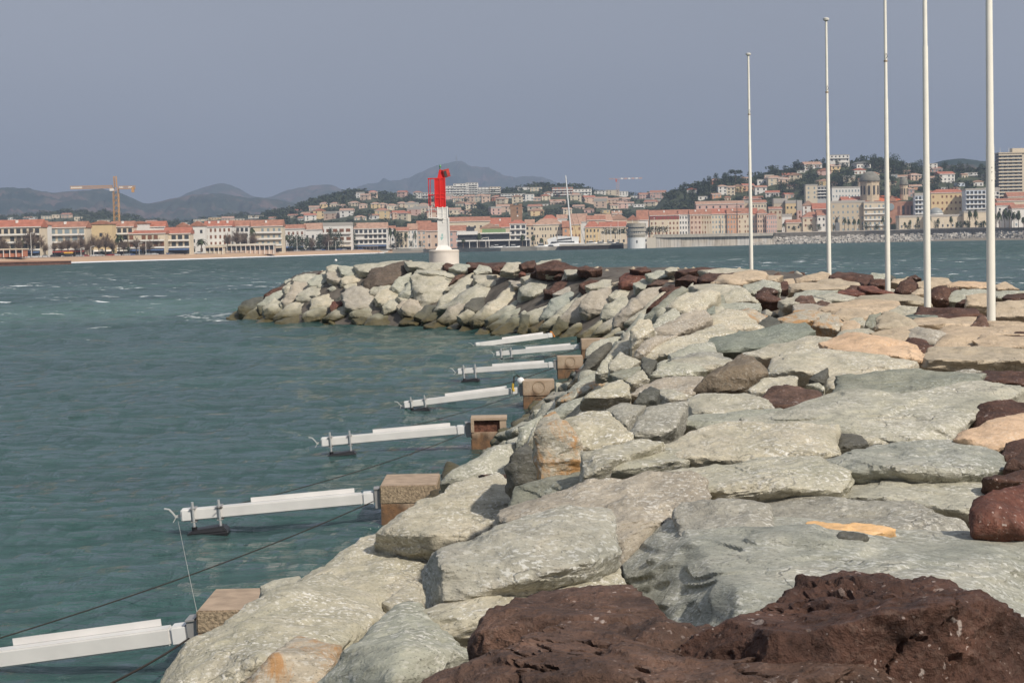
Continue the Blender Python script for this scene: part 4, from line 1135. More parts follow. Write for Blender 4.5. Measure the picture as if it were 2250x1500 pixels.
# ------------------------------------------------------------------ land, hills, mountains
def yh(px): return 537.0 - math.tan(ROLL) * (px - 1125.0)
SHORE = [(-900, 900), (-300, 840), (0, 834), (160, 890), (400, 985), (600, 1110), (800, 1290), (850, 1330), (950, 1300), (1100, 1237), (1240, 1232), (1372, 1250), (1440, 1320), (1700, 1450), (2000, 1380), (2250, 1240), (2700, 1100), (3400, 1000)]
def shore(px):
    return float(np.interp(px, [p[0] for p in SHORE], [p[1] for p in SHORE]))
def dirx(px, d, z=2.0):
    r = ray(px, yh(px)); return Vector((r.x / r.y * d, d, z))
M_sand = mat('beach_sand', (0.46, 0.31, 0.20), 0.95, var=0.12, vscale=0.05)
M_dirt = mat('town_ground', (0.22, 0.19, 0.15), 0.95, var=0.2, vscale=0.02)
M_under = mat('hill_undergrowth', (0.055, 0.065, 0.032), 0.95, var=0.35, vscale=0.02)
v = []; f = []
pxs = np.linspace(-900, 3400, 130)
for px in pxs:
    d = shore(px); b = 1.0 if px < 845 else 0.0
    v += [dirx(px, d - 10, -1.2), dirx(px, d + 2, 0.35 if b else 0.2), dirx(px, d + 34, 2.7), dirx(px, d + 60, 3.0), dirx(px, 16000, 3.0)]
for i in range(len(pxs) - 1):
    for j in range(4): f.append((i * 5 + j, (i + 1) * 5 + j, (i + 1) * 5 + j + 1, i * 5 + j + 1))
land = meshobj('land', v, f, M_dirt); land['kind'] = 'structure'
v = []; f = []; pxs = np.linspace(-900, 862, 90)
for px in pxs:
    d = shore(px); e_ = 1.0 if px < 820 else max(0.25, (862 - px) / 42)
    v += [dirx(px, d - 11, -1.0), dirx(px, d + 1.5, 0.45), dirx(px, d + 12, 1.7), dirx(px, d + 33 * e_ + 1, 2.85), dirx(px, d + 40 * e_ + 1, 2.6)]
for i in range(len(pxs) - 1):
    for j in range(4): f.append((i * 5 + j, (i + 1) * 5 + j, (i + 1) * 5 + j + 1, i * 5 + j + 1))
beach = meshobj('beach', v, f, M_sand); beach['kind'] = 'structure'
# broken white water along the sand
v = []; f = []; pxs = np.linspace(150, 850, 240); rs = random.Random(5); wob = 0
for i, px in enumerate(pxs):
    d = shore(px); wob = 0.8 * wob + rs.uniform(-1, 1)
    wd = (7.5 if px < 460 else 5.5 - 2.5 * min(1, (px - 460) / 300)) + wob * 0.9
    v += [dirx(px, d - wd - 2, 0.10), dirx(px, d - wd * 0.5, 0.62), dirx(px, d + 1.5 + wob * 0.4, 0.50), dirx(px, d + 3.2 + wob, 0.52)]
for i in range(len(pxs) - 1):
    for j in range(3): f.append((i * 4 + j, (i + 1) * 4 + j, (i + 1) * 4 + j + 1, i * 4 + j + 1))
o = meshobj('surf', v, f, mat('white_water', (0.78, 0.79, 0.79), 0.7, var=0.06, vscale=0.3, bump=0.3, bscale=0.7), smooth=True); tag(o, None, None, None, 'structure')

RIDGE = {}
def ridge(name, prof, D, Dn, Df, m, base=2.0, lower=0.0, relief=0.10, rscale=1.0, power=1.0, nd=36, step=None):
    xs = [p[0] for p in prof]; ys = [p[1] for p in prof]
    zp = [EYE.z + (ray(x, y + lower).z / ray(x, y + lower).y) * D for x, y in prof]
    def H(px, d):
        zt = max(base - 3, float(np.interp(px, xs, zp)))
        if d <= D: t = max(0.0, (d - Dn) / (D - Dn)); s = t ** power
        else: t = max(0.0, 1 - (d - D) / (Df - D)); s = t * t * (3 - 2 * t)
        return base - 3 + (zt - base + 3) * s
    RIDGE[len(RIDGE)] = (H, Dn, D)
    n = max(60, int((xs[-1] - xs[0]) / (step or 9)))
    P = []; dd = list(np.linspace(Dn, D, nd)) + list(np.linspace(D, Df, 9))[1:]
    px_ = np.linspace(xs[0], xs[-1], n)
    for d in dd:
        for px in px_: q = dirx(px, d); q.z = H(px, d); P.append(tuple(q))
    P = np.array(P)
    if relief:
        hmax = P[:, 2].max(); sc_ = rscale / (D * 0.02)
        nn = fbm(P * np.array([sc_, sc_ * 0.5, 0]) + 3.3, 5, 11, 0.55)
        # fade the relief at the very crest so the skyline keeps its drawing
        tt = np.repeat([min(1.0, abs(d - D) / (0.12 * (D - Dn)) + 0.15) for d in dd], n)
        P[:, 2] += (-np.abs(nn) + 0.25) * relief * (hmax - base) * tt * np.clip((P[:, 2] - base) / (hmax * 0.3), 0, 1)
    idx = np.arange(len(P)).reshape(len(dd), n)
    Fq = np.stack([idx[:-1, :-1], idx[:-1, 1:], idx[1:, 1:], idx[1:, :-1]], -1).reshape(-1, 4)
    o = meshobj(name, P, Fq.tolist(), m, smooth=True); o['kind'] = 'structure'
    return o
def mtn_mat(name, c1, c2, c3, s):
    m = bpy.data.materials.new(name); m.use_nodes = True; g = NG(m); ge = g.n('NewGeometry')
    n = g.noise(g.mapping(ge.outputs['Position'], (s, s, s * 1.4)), 1.0, 8, 0.65, 0.3)
    g.l(g.ramp(n, [(0.38, c1), (0.52, c2), (0.64, c3)]), g.b.inputs['Base Color']); g.b.inputs['Roughness'].default_value = 1.0; g.b.inputs['Specular IOR Level'].default_value = 0.0
    return m
Mm = mtn_mat('mountain_scrub_and_rock', (0.022, 0.040, 0.030), (0.050, 0.060, 0.045), (0.15, 0.10, 0.085), 0.004)
ridge('mountain', [(600, 470), (700, 440), (780, 414), (815, 404), (838, 398), (845, 390), (852, 392), (858, 397), (880, 397), (900, 391), (925, 380), (950, 368), (985, 359), (1003, 355), (1018, 354), (1040, 365), (1058, 368), (1075, 367), (1095, 375), (1115, 385), (1130, 390), (1160, 388), (1195, 388), (1215, 395), (1240, 404), (1290, 412), (1340, 420), (1420, 426), (1500, 428), (1600, 432), (1800, 440)],
      11000, 7500, 14000, Mm, relief=0.25, step=5)
ridge('mountain', [(250, 480), (330, 455), (380, 440), (420, 423), (455, 409), (480, 404), (495, 403), (515, 408), (535, 418), (555, 430), (580, 436), (600, 432), (630, 420), (655, 414), (690, 407), (715, 404), (735, 406), (755, 415), (790, 425), (850, 440), (950, 470)],
      9000, 7400, 12000, Mm, relief=0.16, step=5)
ridge('mountain', [(-400, 430), (-100, 418), (-20, 415), (10, 413), (45, 412), (70, 413), (90, 419), (120, 424), (150, 422), (190, 419), (225, 415), (260, 420), (285, 432), (320, 448), (350, 445), (385, 436), (440, 426), (470, 424), (500, 427), (550, 436), (570, 434), (610, 438), (640, 445), (700, 452), (760, 455), (850, 465)],
      6300, 4300, 7300, Mm, relief=0.22, step=5)
ridge('mountain', [(1700, 420), (1800, 400), (1950, 375), (2040, 362), (2080, 352), (2110, 349), (2135, 350), (2170, 353), (2200, 352), (2260, 350), (2400, 355), (2700, 380)],
      3600, 2400, 4200, Mm, relief=0.15)
ridge('hill', [(-400, 470), (0, 473), (60, 470), (110, 463), (150, 460), (200, 463), (235, 462), (300, 475), (340, 482), (420, 484), (460, 478), (500, 470), (540, 468), (600, 468), (640, 460), (700, 450), (760, 445), (900, 440)],
      2900, 1700, 3400, M_under, lower=4, relief=0.10)
ridge('hill', [(560, 478), (600, 466), (640, 458), (665, 448), (700, 436), (740, 426), (780, 420), (815, 418), (850, 424), (900, 428), (940, 430), (985, 430), (1020, 425), (1080, 420), (1130, 412), (1165, 404), (1185, 402), (1230, 405), (1260, 405), (1290, 412), (1330, 420), (1370, 427), (1400, 430), (1440, 428), (1480, 430), (1520, 440), (1600, 470)],
      2500, 1560, 3000, M_under, lower=5, relief=0.08, power=0.9)
ridge('hill', [(1395, 505), (1410, 490), (1425, 474), (1440, 452), (1455, 432), (1475, 420), (1490, 412), (1505, 407), (1525, 407), (1540, 402), (1560, 393), (1580, 388), (1600, 386), (1640, 386), (1660, 383), (1685, 374), (1700, 369), (1730, 368), (1760, 360), (1800, 356), (1830, 354), (1870, 352), (1900, 346), (1950, 350), (1985, 358), (2020, 362), (2060, 364), (2100, 367), (2150, 370), (2200, 374), (2300, 380), (2500, 400), (2700, 430)],
      1900, 1590, 2300, M_under, lower=5, relief=0.03, power=0.9)
R_LOW, R_MID, R_RIGHT = RIDGE[4], RIDGE[5], RIDGE[6]
def on_ridge(rg, px, py):
    """distance at which the view through a pixel meets that hill"""
    H, Dn, D = rg; r = ray(px, py); d = Dn
    while d < D:
        if EYE.z + r.z / r.y * d <= H(px, d): return d
        d += 8
    return None
# ------------------------------------------------------------------ town
def wm(name, c, var=0.06): return mat(name, c, 0.85, var=var, vscale=0.25)
WALL = {'cream': wm('cream_render', (0.62, 0.53, 0.40)), 'white': wm('white_render', (0.70, 0.67, 0.62)), 'yellow': wm('yellow_render', (0.62, 0.47, 0.27)),
        'pink': wm('pink_render', (0.58, 0.39, 0.33)), 'peach': wm('peach_render', (0.58, 0.43, 0.33)), 'orange': wm('orange_render', (0.55, 0.31, 0.19)),
        'beige': wm('beige_render', (0.50, 0.42, 0.31)), 'grey': wm('grey_render', (0.42, 0.42, 0.41)), 'maroon': wm('maroon_render', (0.28, 0.07, 0.06)),
        'red': wm('terracotta_render', (0.42, 0.17, 0.10)), 'stone': wm('brown_stone', (0.30, 0.18, 0.11), 0.2), 'blue': wm('blue_white_render', (0.55, 0.60, 0.66))}
ROOF = {'red': mat('red_tiles', (0.345, 0.165, 0.11), 0.9, var=0.22, vscale=0.5), 'pale': mat('pale_tiles', (0.40, 0.25, 0.18), 0.9, var=0.2, vscale=0.5),
        'brick': mat('brick_red_tiles', (0.38, 0.145, 0.095), 0.9, var=0.18, vscale=0.5), 'flat': mat('flat_roof', (0.40, 0.37, 0.33), 0.9, var=0.1), 'grey': mat('grey_roof', (0.17, 0.17, 0.16), 0.8, var=0.1)}
M_win = mat('window_glass', (0.055, 0.06, 0.065), 0.25); M_shut = mat('grey_blue_shutters', (0.23, 0.28, 0.30), 0.7); M_shb = mat('brown_shutters', (0.20, 0.09, 0.05), 0.7)
M_trim = mat('white_trim', (0.74, 0.71, 0.66), 0.7); M_dark = mat('dark_shopfront', (0.05, 0.05, 0.055), 0.4)
WM = {}
def win_mesh(w_, h_, m):
    k = (round(w_, 1), round(h_, 1), m.name)
    if k not in WM:
        a = MB().box(-k[0] / 2, k[0] / 2, -0.07, 0.03, 0, k[1]); me = bpy.data.meshes.new('window'); me.from_pydata(a.v, [], a.f); me.materials.append(m); WM[k] = me
    return WM[k]
TL = {}
RECTS = []
def roof_mesh(m, W, D, h, rh, kind, o=0.5):
    """kind: hip, gable (ridge along the front), front (gable faces the viewer), flat"""
    x0, x1, y0, y1 = -W / 2 - o, W / 2 + o, -o, D + o
    if kind == 'flat': return m.box(-W / 2 - 0.2, W / 2 + 0.2, -0.2, D + 0.2, h, h + max(0.5, rh))
    e = 0.35
    b = [(x0, y0, h), (x1, y0, h), (x1, y1, h), (x0, y1, h)]; c = [(x, y, z + e) for x, y, z in b]
    if kind == 'front':
        t = [(0, y0, h + rh + e), (0, y1, h + rh + e)]
        return m.add(b + c + t, [(3, 2, 1, 0), (0, 1, 5, 4), (1, 2, 6, 5), (2, 3, 7, 6), (3, 0, 4, 7), (4, 5, 8), (6, 7, 9), (5, 6, 9, 8), (7, 4, 8, 9)])
    q = min(W * 0.35, D * 0.5) if kind == 'hip' else 0
    t = [(x0 + q, (y0 + y1) / 2, h + rh + e), (x1 - q, (y0 + y1) / 2, h + rh + e)]
    return m.add(b + c + t, [(3, 2, 1, 0), (0, 1, 5, 4), (1, 2, 6, 5), (2, 3, 7, 6), (3, 0, 4, 7), (4, 5, 9, 8), (5, 6, 9), (6, 7, 8, 9), (7, 4, 8)])
def building(x0, x1, ye, yr, d, floors, cols, wall='cream', roof='gable', tiles='red', yb=None, zb=None, balc=0, shut=None, lab=None, where='', name='building', depth=None, rz=0.0, chim=0, ground=None, group=None, gwall=None, cat=None):
    xc = (x0 + x1) / 2
    if xc < 862 and name == 'building': d = shore(xc) + 70 + d - float(np.interp(xc, [0, 300, 500, 700, 800, 860], [935, 930, 975, 1050, 1110, 1330]))
    k = d / F; W = (x1 - x0) * k
    top = at(xc, ye, d)
    if zb is None: zb = at(xc, yb, d).z if yb else 3.0
    h = top.z - zb; rh = max(0.3, (ye - yr) * k)
    D = depth or min(14.0, max(6.0, W * 0.8)); rh_h = rh
    tiles_n = {'red': 'red roof', 'pale': 'pale roof', 'brick': 'scarlet roof', 'flat': 'flat roof', 'grey': 'grey roof'}[tiles if roof != 'flat' else 'flat']
    wn = {'stone': 'brown stone', 'maroon': 'maroon', 'blue': 'bluish white'}.get(wall, wall)
    cat = cat or ('house' if name == 'house' else 'building')
    t = empty(name, (top.x, d, zb), None, cat, group or ('houses on the hillsides' if name == 'house' else 'buildings of the waterfront town'), rz)
    if lab: t['label'] = lab
    else:
        l = '%s%s %s with %s %s' % ('balconied ' if balc and name != 'house' else '', wn, name, tiles_n, where); TL.setdefault(l, []).append((xc, t))
    RECTS.append((x0, x1, yr, at(xc, ye, d) and topix((top.x, d, zb))[1], d))
    MB().box(-W / 2, W / 2, 0, D, -9.0, h).build('wall', WALL[wall], t)
    if gwall:
        MB().box(-W / 2 - 0.05, W / 2 + 0.05, -0.05, 1.0, h * 0.80, h).build('top_storey', WALL[gwall], t)
    m = MB(); roof_mesh(m, W, D, h + 0.003, rh, roof); rf = m.build('roof', ROOF[tiles] if roof != 'flat' else ROOF['flat'], t)
    if roof in ('gable', 'hip') and W > 8:
        MB().box(-W / 2 - 0.55, W / 2 + 0.55, -0.60, -0.51, h - 0.05, h + 0.32).build('eaves', M_trim, rf)
    for c in range(chim):
        xx = -W / 2 + W * (c + 0.5) / chim
        MB().box(xx - 0.6, xx + 0.6, D * 0.25, D * 0.25 + 1.2, h, h + rh * 0.6 + 1.6).build('chimney', M_trim, rf)
    fh = h / max(1, floors); cw = W / max(1, cols); ww = min(1.5, cw * 0.42); wh = min(2.1, fh * 0.56)
    rr = random.Random(int(x0 * 13 + ye))
    if balc == 1: ww = min(3.4, cw * 0.66); wh = min(2.4, fh * 0.66)
    if shut is None: shut = rr.choice([None, None, 'b', 'r', None])
    if xc < 862 and name == 'building' and floors > 1 and W > 12:
        MB().box(-W / 2 + 0.6, W / 2 - 0.6, -0.10, -0.06, 0.2, 2.9).build('shopfront', M_dark, t)
        MB().add([(-W / 2 + 0.5, -0.15, 3.5), (W / 2 - 0.5, -0.15, 3.5), (W / 2 - 0.5, -3.2, 2.6), (-W / 2 + 0.5, -3.2, 2.6)], [(0, 1, 2, 3)]).build('awning', rr.choice([M_trim, mat('cream_awning_cloth', (0.60, 0.52, 0.40), 0.8), mat('blue_awning_cloth', (0.10, 0.16, 0.30), 0.8), mat('red_awning_cloth', (0.36, 0.08, 0.06), 0.8)]), t)
    if floors * cols:
        me = win_mesh(ww, wh, {None: M_win, 'b': M_shut, 'r': M_shb}[shut])
        for i in range(floors):
            if ground and i == 0: continue
            for j in range(cols):
                if rr.random() < 0.10 and cols > 3: continue
                o = bpy.data.objects.new('window', me); COL.objects.link(o); o.parent = t
                o.location = (-W / 2 + cw * (j + 0.5) + rr.uniform(-.1, .1), -0.05 if gwall and i == floors - 1 else 0, fh * i + fh * 0.22)
    if balc:
        for i in range(1, floors):
            z = fh * i
            b = MB().box(-W / 2 + 0.3, W / 2 - 0.3, -1.5, -0.004, z - 0.15, z + 0.05); b.box(-W / 2 + 0.3, W / 2 - 0.3, -1.5, -1.42, z + 0.05, z + (1.0 if balc == 2 else 0.75))
            b.build('balcony', M_trim, t)
    if ground: MB().box(-W / 2 + 0.3, W / 2 - 0.3, -0.25, -0.004, 0.2, fh * 0.8).build('shopfront', M_dark, t)
    return t
B = building
wl = 'behind the beach at the left edge'
B(-120, -20, 500, 484, 940, 4, 8, 'cream', balc=1, where=wl)
B(-22, 88, 500, 484, 935, 4, 8, 'cream', tiles='brick', balc=1, where=wl, chim=1)
B(92, 187, 501, 488, 935, 4, 6, 'cream', tiles='red', balc=1, where='below the orange crane to its left', chim=1)
B(76, 96, 495, 485, 936, 0, 0, 'white', roof='front', where='between two cream beach buildings', depth=16)
B(196, 246, 493, 486, 950, 2, 1, 'yellow', roof='front', where='with blank gable below the orange crane')
B(243, 292, 499, 487, 945, 4, 4, 'cream', balc=1, where='right under the mast of the orange crane', chim=1)
B(286, 326, 492, 487, 948, 1, 0, 'white', roof='front', where='right of the orange crane')
B(322, 362, 499, 487, 946, 2, 3, 'white', tiles='brick', where='right of the orange crane', balc=1)
B(282, 362, 514, 507, 925, 3, 6, 'cream', tiles='brick', balc=1, where='low and wide, right of the orange crane')
B(360, 417, 514, 500, 925, 3, 4, 'cream', tiles='brick', balc=1, where='behind the round evergreen on the beach road')
B(388, 414, 498, 490, 960, 1, 1, 'yellow', roof='front', where='left of the big white hotel')
B(416, 450, 497, 487, 980, 3, 2, 'white', roof='front', where='as the white hotel gable')
B(448, 508, 498, 486, 978, 4, 6, 'white', tiles='brick', balc=0, where='as the big white hotel above the beach', chim=3, lab='big white four storey hotel with red tiled roof above the beach pavilion')
B(508, 546, 498, 485, 982, 4, 4, 'white', balc=1, where='joined to the big white hotel')
B(546, 620, 498, 484, 985, 4, 6, 'cream', tiles='red', balc=2, where='right of the big white hotel', chim=1)
B(620, 668, 503, 494, 1040, 3, 5, 'white', tiles='red', where='with arches right of the hotel')
B(668, 706, 505, 491, 1060, 2, 3, 'white', tiles='pale', where='behind the beach park trees')
B(700, 772, 496, 489, 1070, 3, 5, 'white', roof='flat', balc=1, where='in the beach park, with a white sloping frame')
B(778, 850, 503, 490, 1120, 4, 7, 'white', tiles='pale', balc=1, where='at the right end of the beach park')
B(846, 868, 503, 497, 1380, 3, 2, 'white', tiles='red', where='by the carousel'); B(868, 896, 508, 500, 1385, 3, 3, 'cream', tiles='red', where='right of the carousel')
B(896, 916, 505, 492, 1390, 4, 3, 'white', tiles='pale', where='left of the beacon'); B(916, 946, 507, 486, 1400, 4, 3, 'peach', tiles='red', where='left of the beacon')
B(935, 965, 508, 490, 1330, 2, 2, 'peach', tiles='red', where='just left of the beacon shaft'); B(985, 1024, 508, 496, 1330, 3, 3, 'pink', tiles='red', where='just right of the beacon shaft')
B(985, 1076, 487, 477, 1470, 3, 7, 'cream', tiles='red', where='wide, above the glass restaurant'); B(1076, 1122, 494, 479, 1470, 2, 3, 'cream', tiles='brick', where='left of the church tower', chim=1)
B(1055, 1100, 501, 491, 1400, 1, 3, 'yellow', roof='front', tiles='pale', where='with green sides above the glass restaurant')
B(1098, 1122, 500, 488, 1405, 1, 2, 'cream', tiles='brick', where='above the glass restaurant')
B(1120, 1156, 492, 484, 1380, 4, 3, 'white', tiles='brick', where='narrow, below the church tower', roof='hip', balc=1)
B(1154, 1174, 496, 483, 1430, 4, 2, 'cream', tiles='pale', where='right of the narrow white one'); B(1172, 1236, 494, 481, 1400, 3, 11, 'cream', tiles='pale', where='long, with tall windows left of the yacht mast', roof='hip')
B(1236, 1250, 500, 486, 1395, 3, 1, 'orange', tiles='red', where='narrow, left of the yacht mast'); B(1246, 1276, 494, 487, 1400, 3, 4, 'yellow', tiles='pale', where='behind the yacht mast')
B(1286, 1318, 500, 487, 1400, 3, 4, 'yellow', tiles='brick', where='right of the yacht mast', roof='hip'); B(1318, 1376, 499, 488, 1420, 2, 5, 'cream', tiles='brick', where='behind the dark clipped trees')
B(1290, 1330, 484, 474, 1500, 2, 3, 'peach', tiles='red', where='above the marina'); B(1310, 1346, 486, 471, 1520, 2, 3, 'peach', tiles='pale', where='above the marina', rz=0.2)
B(1340, 1378, 482, 470, 1525, 2, 3, 'peach', roof='front', tiles='pale', where='above the marina'); B(1378, 1404, 484, 473, 1530, 3, 1, 'beige', roof='front', where='above the control tower')
B(1400, 1424, 484, 466, 1540, 3, 2, 'white', tiles='red', where='above the control tower'); B(1345, 1366, 470, 464, 1600, 1, 2, 'peach', tiles='pale', where='above the marina', chim=2)
B(1190, 1226, 484, 473, 1520, 2, 4, 'cream', tiles='brick', where='with a domed red roof left of the mast', roof='hip'); B(1224, 1246, 481, 472, 1540, 2, 2, 'white', tiles='pale', where='left of the mast')
B(1255, 1290, 488, 470, 1560, 2, 3, 'white', tiles='pale', where='right of the mast, further back'); B(1400, 1425, 468, 462, 1600, 1, 2, 'orange', tiles='red', where='further back above the control tower')
# the coloured row along the right quay
w_ = 'in the coloured row on the right quay'
kw = dict(zb=9.5, where=w_)
B(1428, 1492, 474, 462, 1560, 4, 8, 'cream', tiles='red', gwall='maroon', chim=1, zb=9.5, lab='cream building with a maroon top storey at the left end of the coloured row')
B(1492, 1516, 472, 461, 1560, 4, 4, 'white', tiles='red', **kw); B(1516, 1541, 472, 461, 1558, 4, 3, 'peach', tiles='red', shut='r', chim=1, **kw)
B(1541, 1563, 472, 460, 1560, 4, 4, 'beige', tiles='red', shut='r', chim=1, **kw); B(1563, 1598, 471, 459, 1560, 4, 5, 'cream', tiles='brick', shut='b', chim=1, **kw)
B(1598, 1622, 471, 458, 1558, 4, 4, 'orange', tiles='red', shut='b', chim=1, **kw); B(1622, 1646, 470, 458, 1560, 4, 4, 'cream', tiles='red', shut='r', **kw)
B(1646, 1664, 470, 458, 1560, 4, 3, 'peach', tiles='brick', shut='b', **kw); B(1664, 1685, 470, 460, 1555, 4, 4, 'peach', tiles='red', roof='hip', **kw)
B(1684, 1707, 474, 469, 1552, 4, 5, 'pink', tiles='red', roof='hip', **kw)
B(1530, 1635, 449, 442, 1640, 2, 7, 'pink', tiles='pale', yb=470, where='long and low behind the coloured row'); B(1630, 1652, 446, 441, 1650, 2, 0, 'beige', roof='flat', yb=470, where='behind the coloured row')
B(1652, 1684, 446, 440, 1640, 2, 5, 'cream', tiles='red', yb=470, where='behind the coloured row'); B(1700, 1730, 447, 436, 1640, 3, 3, 'beige', roof='flat', yb=490, where='stepped above the pink house')
B(1726, 1752, 447, 440, 1635, 3, 3, 'yellow', roof='flat', yb=492, where='stepped above the pink house'); B(1690, 1718, 460, 455, 1600, 2, 3, 'beige', tiles='red', yb=484, where='right above the pink house')
B(1718, 1740, 476, 470, 1600, 1, 2, 'white', roof='flat', yb=500, where='by the quay right of the pink house'); B(1728, 1760, 490, 483, 1550, 1, 3, 'beige', tiles='red', yb=505, where='low, by the quay right of the pink house')
B(1752, 1762, 462, 440, 1600, 4, 1, 'pink', roof='flat', yb=500, where='as a narrow pink tower block'); B(1764, 1790, 452, 442, 1620, 2, 2, 'white', roof='front', tiles='pale', yb=470, where='left of the beige apartment block')
B(1786, 1816, 460, 447, 1600, 2, 3, 'peach', tiles='brick', yb=478, where='left of the beige apartment block'); B(1764, 1812, 478, 466, 1570, 2, 4, 'cream', tiles='red', yb=500, where='left of the beige apartment block', roof='hip')
B(1796, 1824, 474, 462, 1565, 2, 3, 'white', tiles='red', yb=500, where='left of the beige apartment block')
B(1770, 1796, 408, 405, 1690, 3, 2, 'cream', roof='flat', yb=438, where='on the hillside beside the second pole', name='building'); B(1796, 1818, 411, 408, 1690, 4, 3, 'grey', roof='flat', yb=438, balc=1, where='as a glassy hillside block')
B(1828, 1890, 413, 410, 1700, 2, 9, 'white', roof='flat', yb=436, where='long, on the hillside left of the domed church')
B(1826, 1900, 446, 441, 1560, 5, 7, 'beige', roof='flat', zb=9.0, balc=0, lab='beige five storey apartment block on the quay, left of the domed church'); B(1898, 1946, 446, 443, 1556, 5, 5, 'cream', roof='flat', zb=9.0, balc=2, where='with deep balconies below the big dome')
B(1850, 1925, 440, 432, 1600, 1, 3, 'beige', tiles='brick', yb=450, where='as a low attic above the beige apartments', chim=2)
B(2010, 2034, 430, 424, 1580, 5, 3, 'blue', roof='flat', yb=480, balc=1, where='between church and long yellow block'); B(2036, 2048, 428, 420, 1590, 3, 1, 'cream', tiles='red', yb=470, where='right of the church')
B(2046, 2124, 424, 416, 1580, 4, 8, 'yellow', tiles='brick', roof='hip', yb=478, lab='long yellow building with red roof right of the red brick church'); B(2122, 2166, 418, 414, 1560, 6, 5, 'blue', roof='flat', yb=480, balc=1, where='tall, behind the nearest flagpole')
B(2164, 2196, 420, 412, 1570, 5, 4, 'white', roof='flat', yb=470, balc=1, where='behind the nearest flagpole'); B(2192, 2262, 442, 436, 1540, 1, 4, 'cream', tiles='red', yb=462, where='at the foot of the tower block'); B(2215, 2300, 432, 422, 1600, 1, 4, 'cream', tiles='red', yb=450, where='at the foot of the tower block')
B(2190, 2230, 452, 446, 1500, 2, 3, 'white', tiles='brick', yb=480, where='behind the right hand palms'); B(2224, 2300, 458, 449, 1490, 2, 4, 'white', tiles='red', yb=500, where='behind the right hand palms')
B(1976, 2034, 478, 473, 1500, 1, 6, 'cream', tiles='brick', roof='flat', zb=9.0, where='low and long on the promenade'); B(2034, 2120, 476, 471, 1495, 1, 8, 'cream', roof='flat', zb=9.0, where='low and long on the promenade'); B(2118, 2172, 467, 463, 1490, 1, 5, 'cream', roof='flat', zb=9.0, where='low, right on the promenade')
# tower block
def tower_block():
    d = 1700.0; k = d / F; b = at(2235, 430, d); W = 80 * k
    t = empty('tower_block', (b.x, d, b.z), 'tall apartment tower with stacked dark balconies at the right edge', 'tower block')
    h = at(2235, 337, d).z - b.z
    MB().box(-W / 2 + 1.0, W / 2, 1.5, 16, -20, h).build('wall', M_dark, t)
    MB().box(0.15 * W, W / 2 + 0.3, 0.9, 17, -20, h - 0.5).build('side_wall', WALL['cream'], t)
    for i in range(13):
        z = h * i / 12.5
        s = MB().box(-W / 2, 0.14 * W, 0, 16.5, z - 0.35, z + 0.0); s.box(-W / 2, 0.14 * W, 0, 0.12, z, z + 1.05); s.build('balcony', WALL['cream'], t)
        if i < 12:
            for j in range(4):
                xx = -W / 2 + 1.5 + (0.62 * W) * (j + 0.5) / 4.2
                MB().box(xx - 1.2, xx + 1.2, 1.38, 1.495, z + 0.9, z + 2.6).build('window', M_shut, t)
    MB().box(-W / 2, 0.5 * W, 0, 16.5, h, h + 1.2).build('parapet', WALL['beige'], t)
    MB().box(-0.1 * W, 0.5 * W, 3, 12, h + 1.2, h + 5).build('plant_room', WALL['cream'], t)
    for x in (-0.42, -0.18): MB().tube([(W * x, 5, h), (W * x, 5, h + 6)], 0.18, 6).build('antenna', M_trim, t)
tower_block()

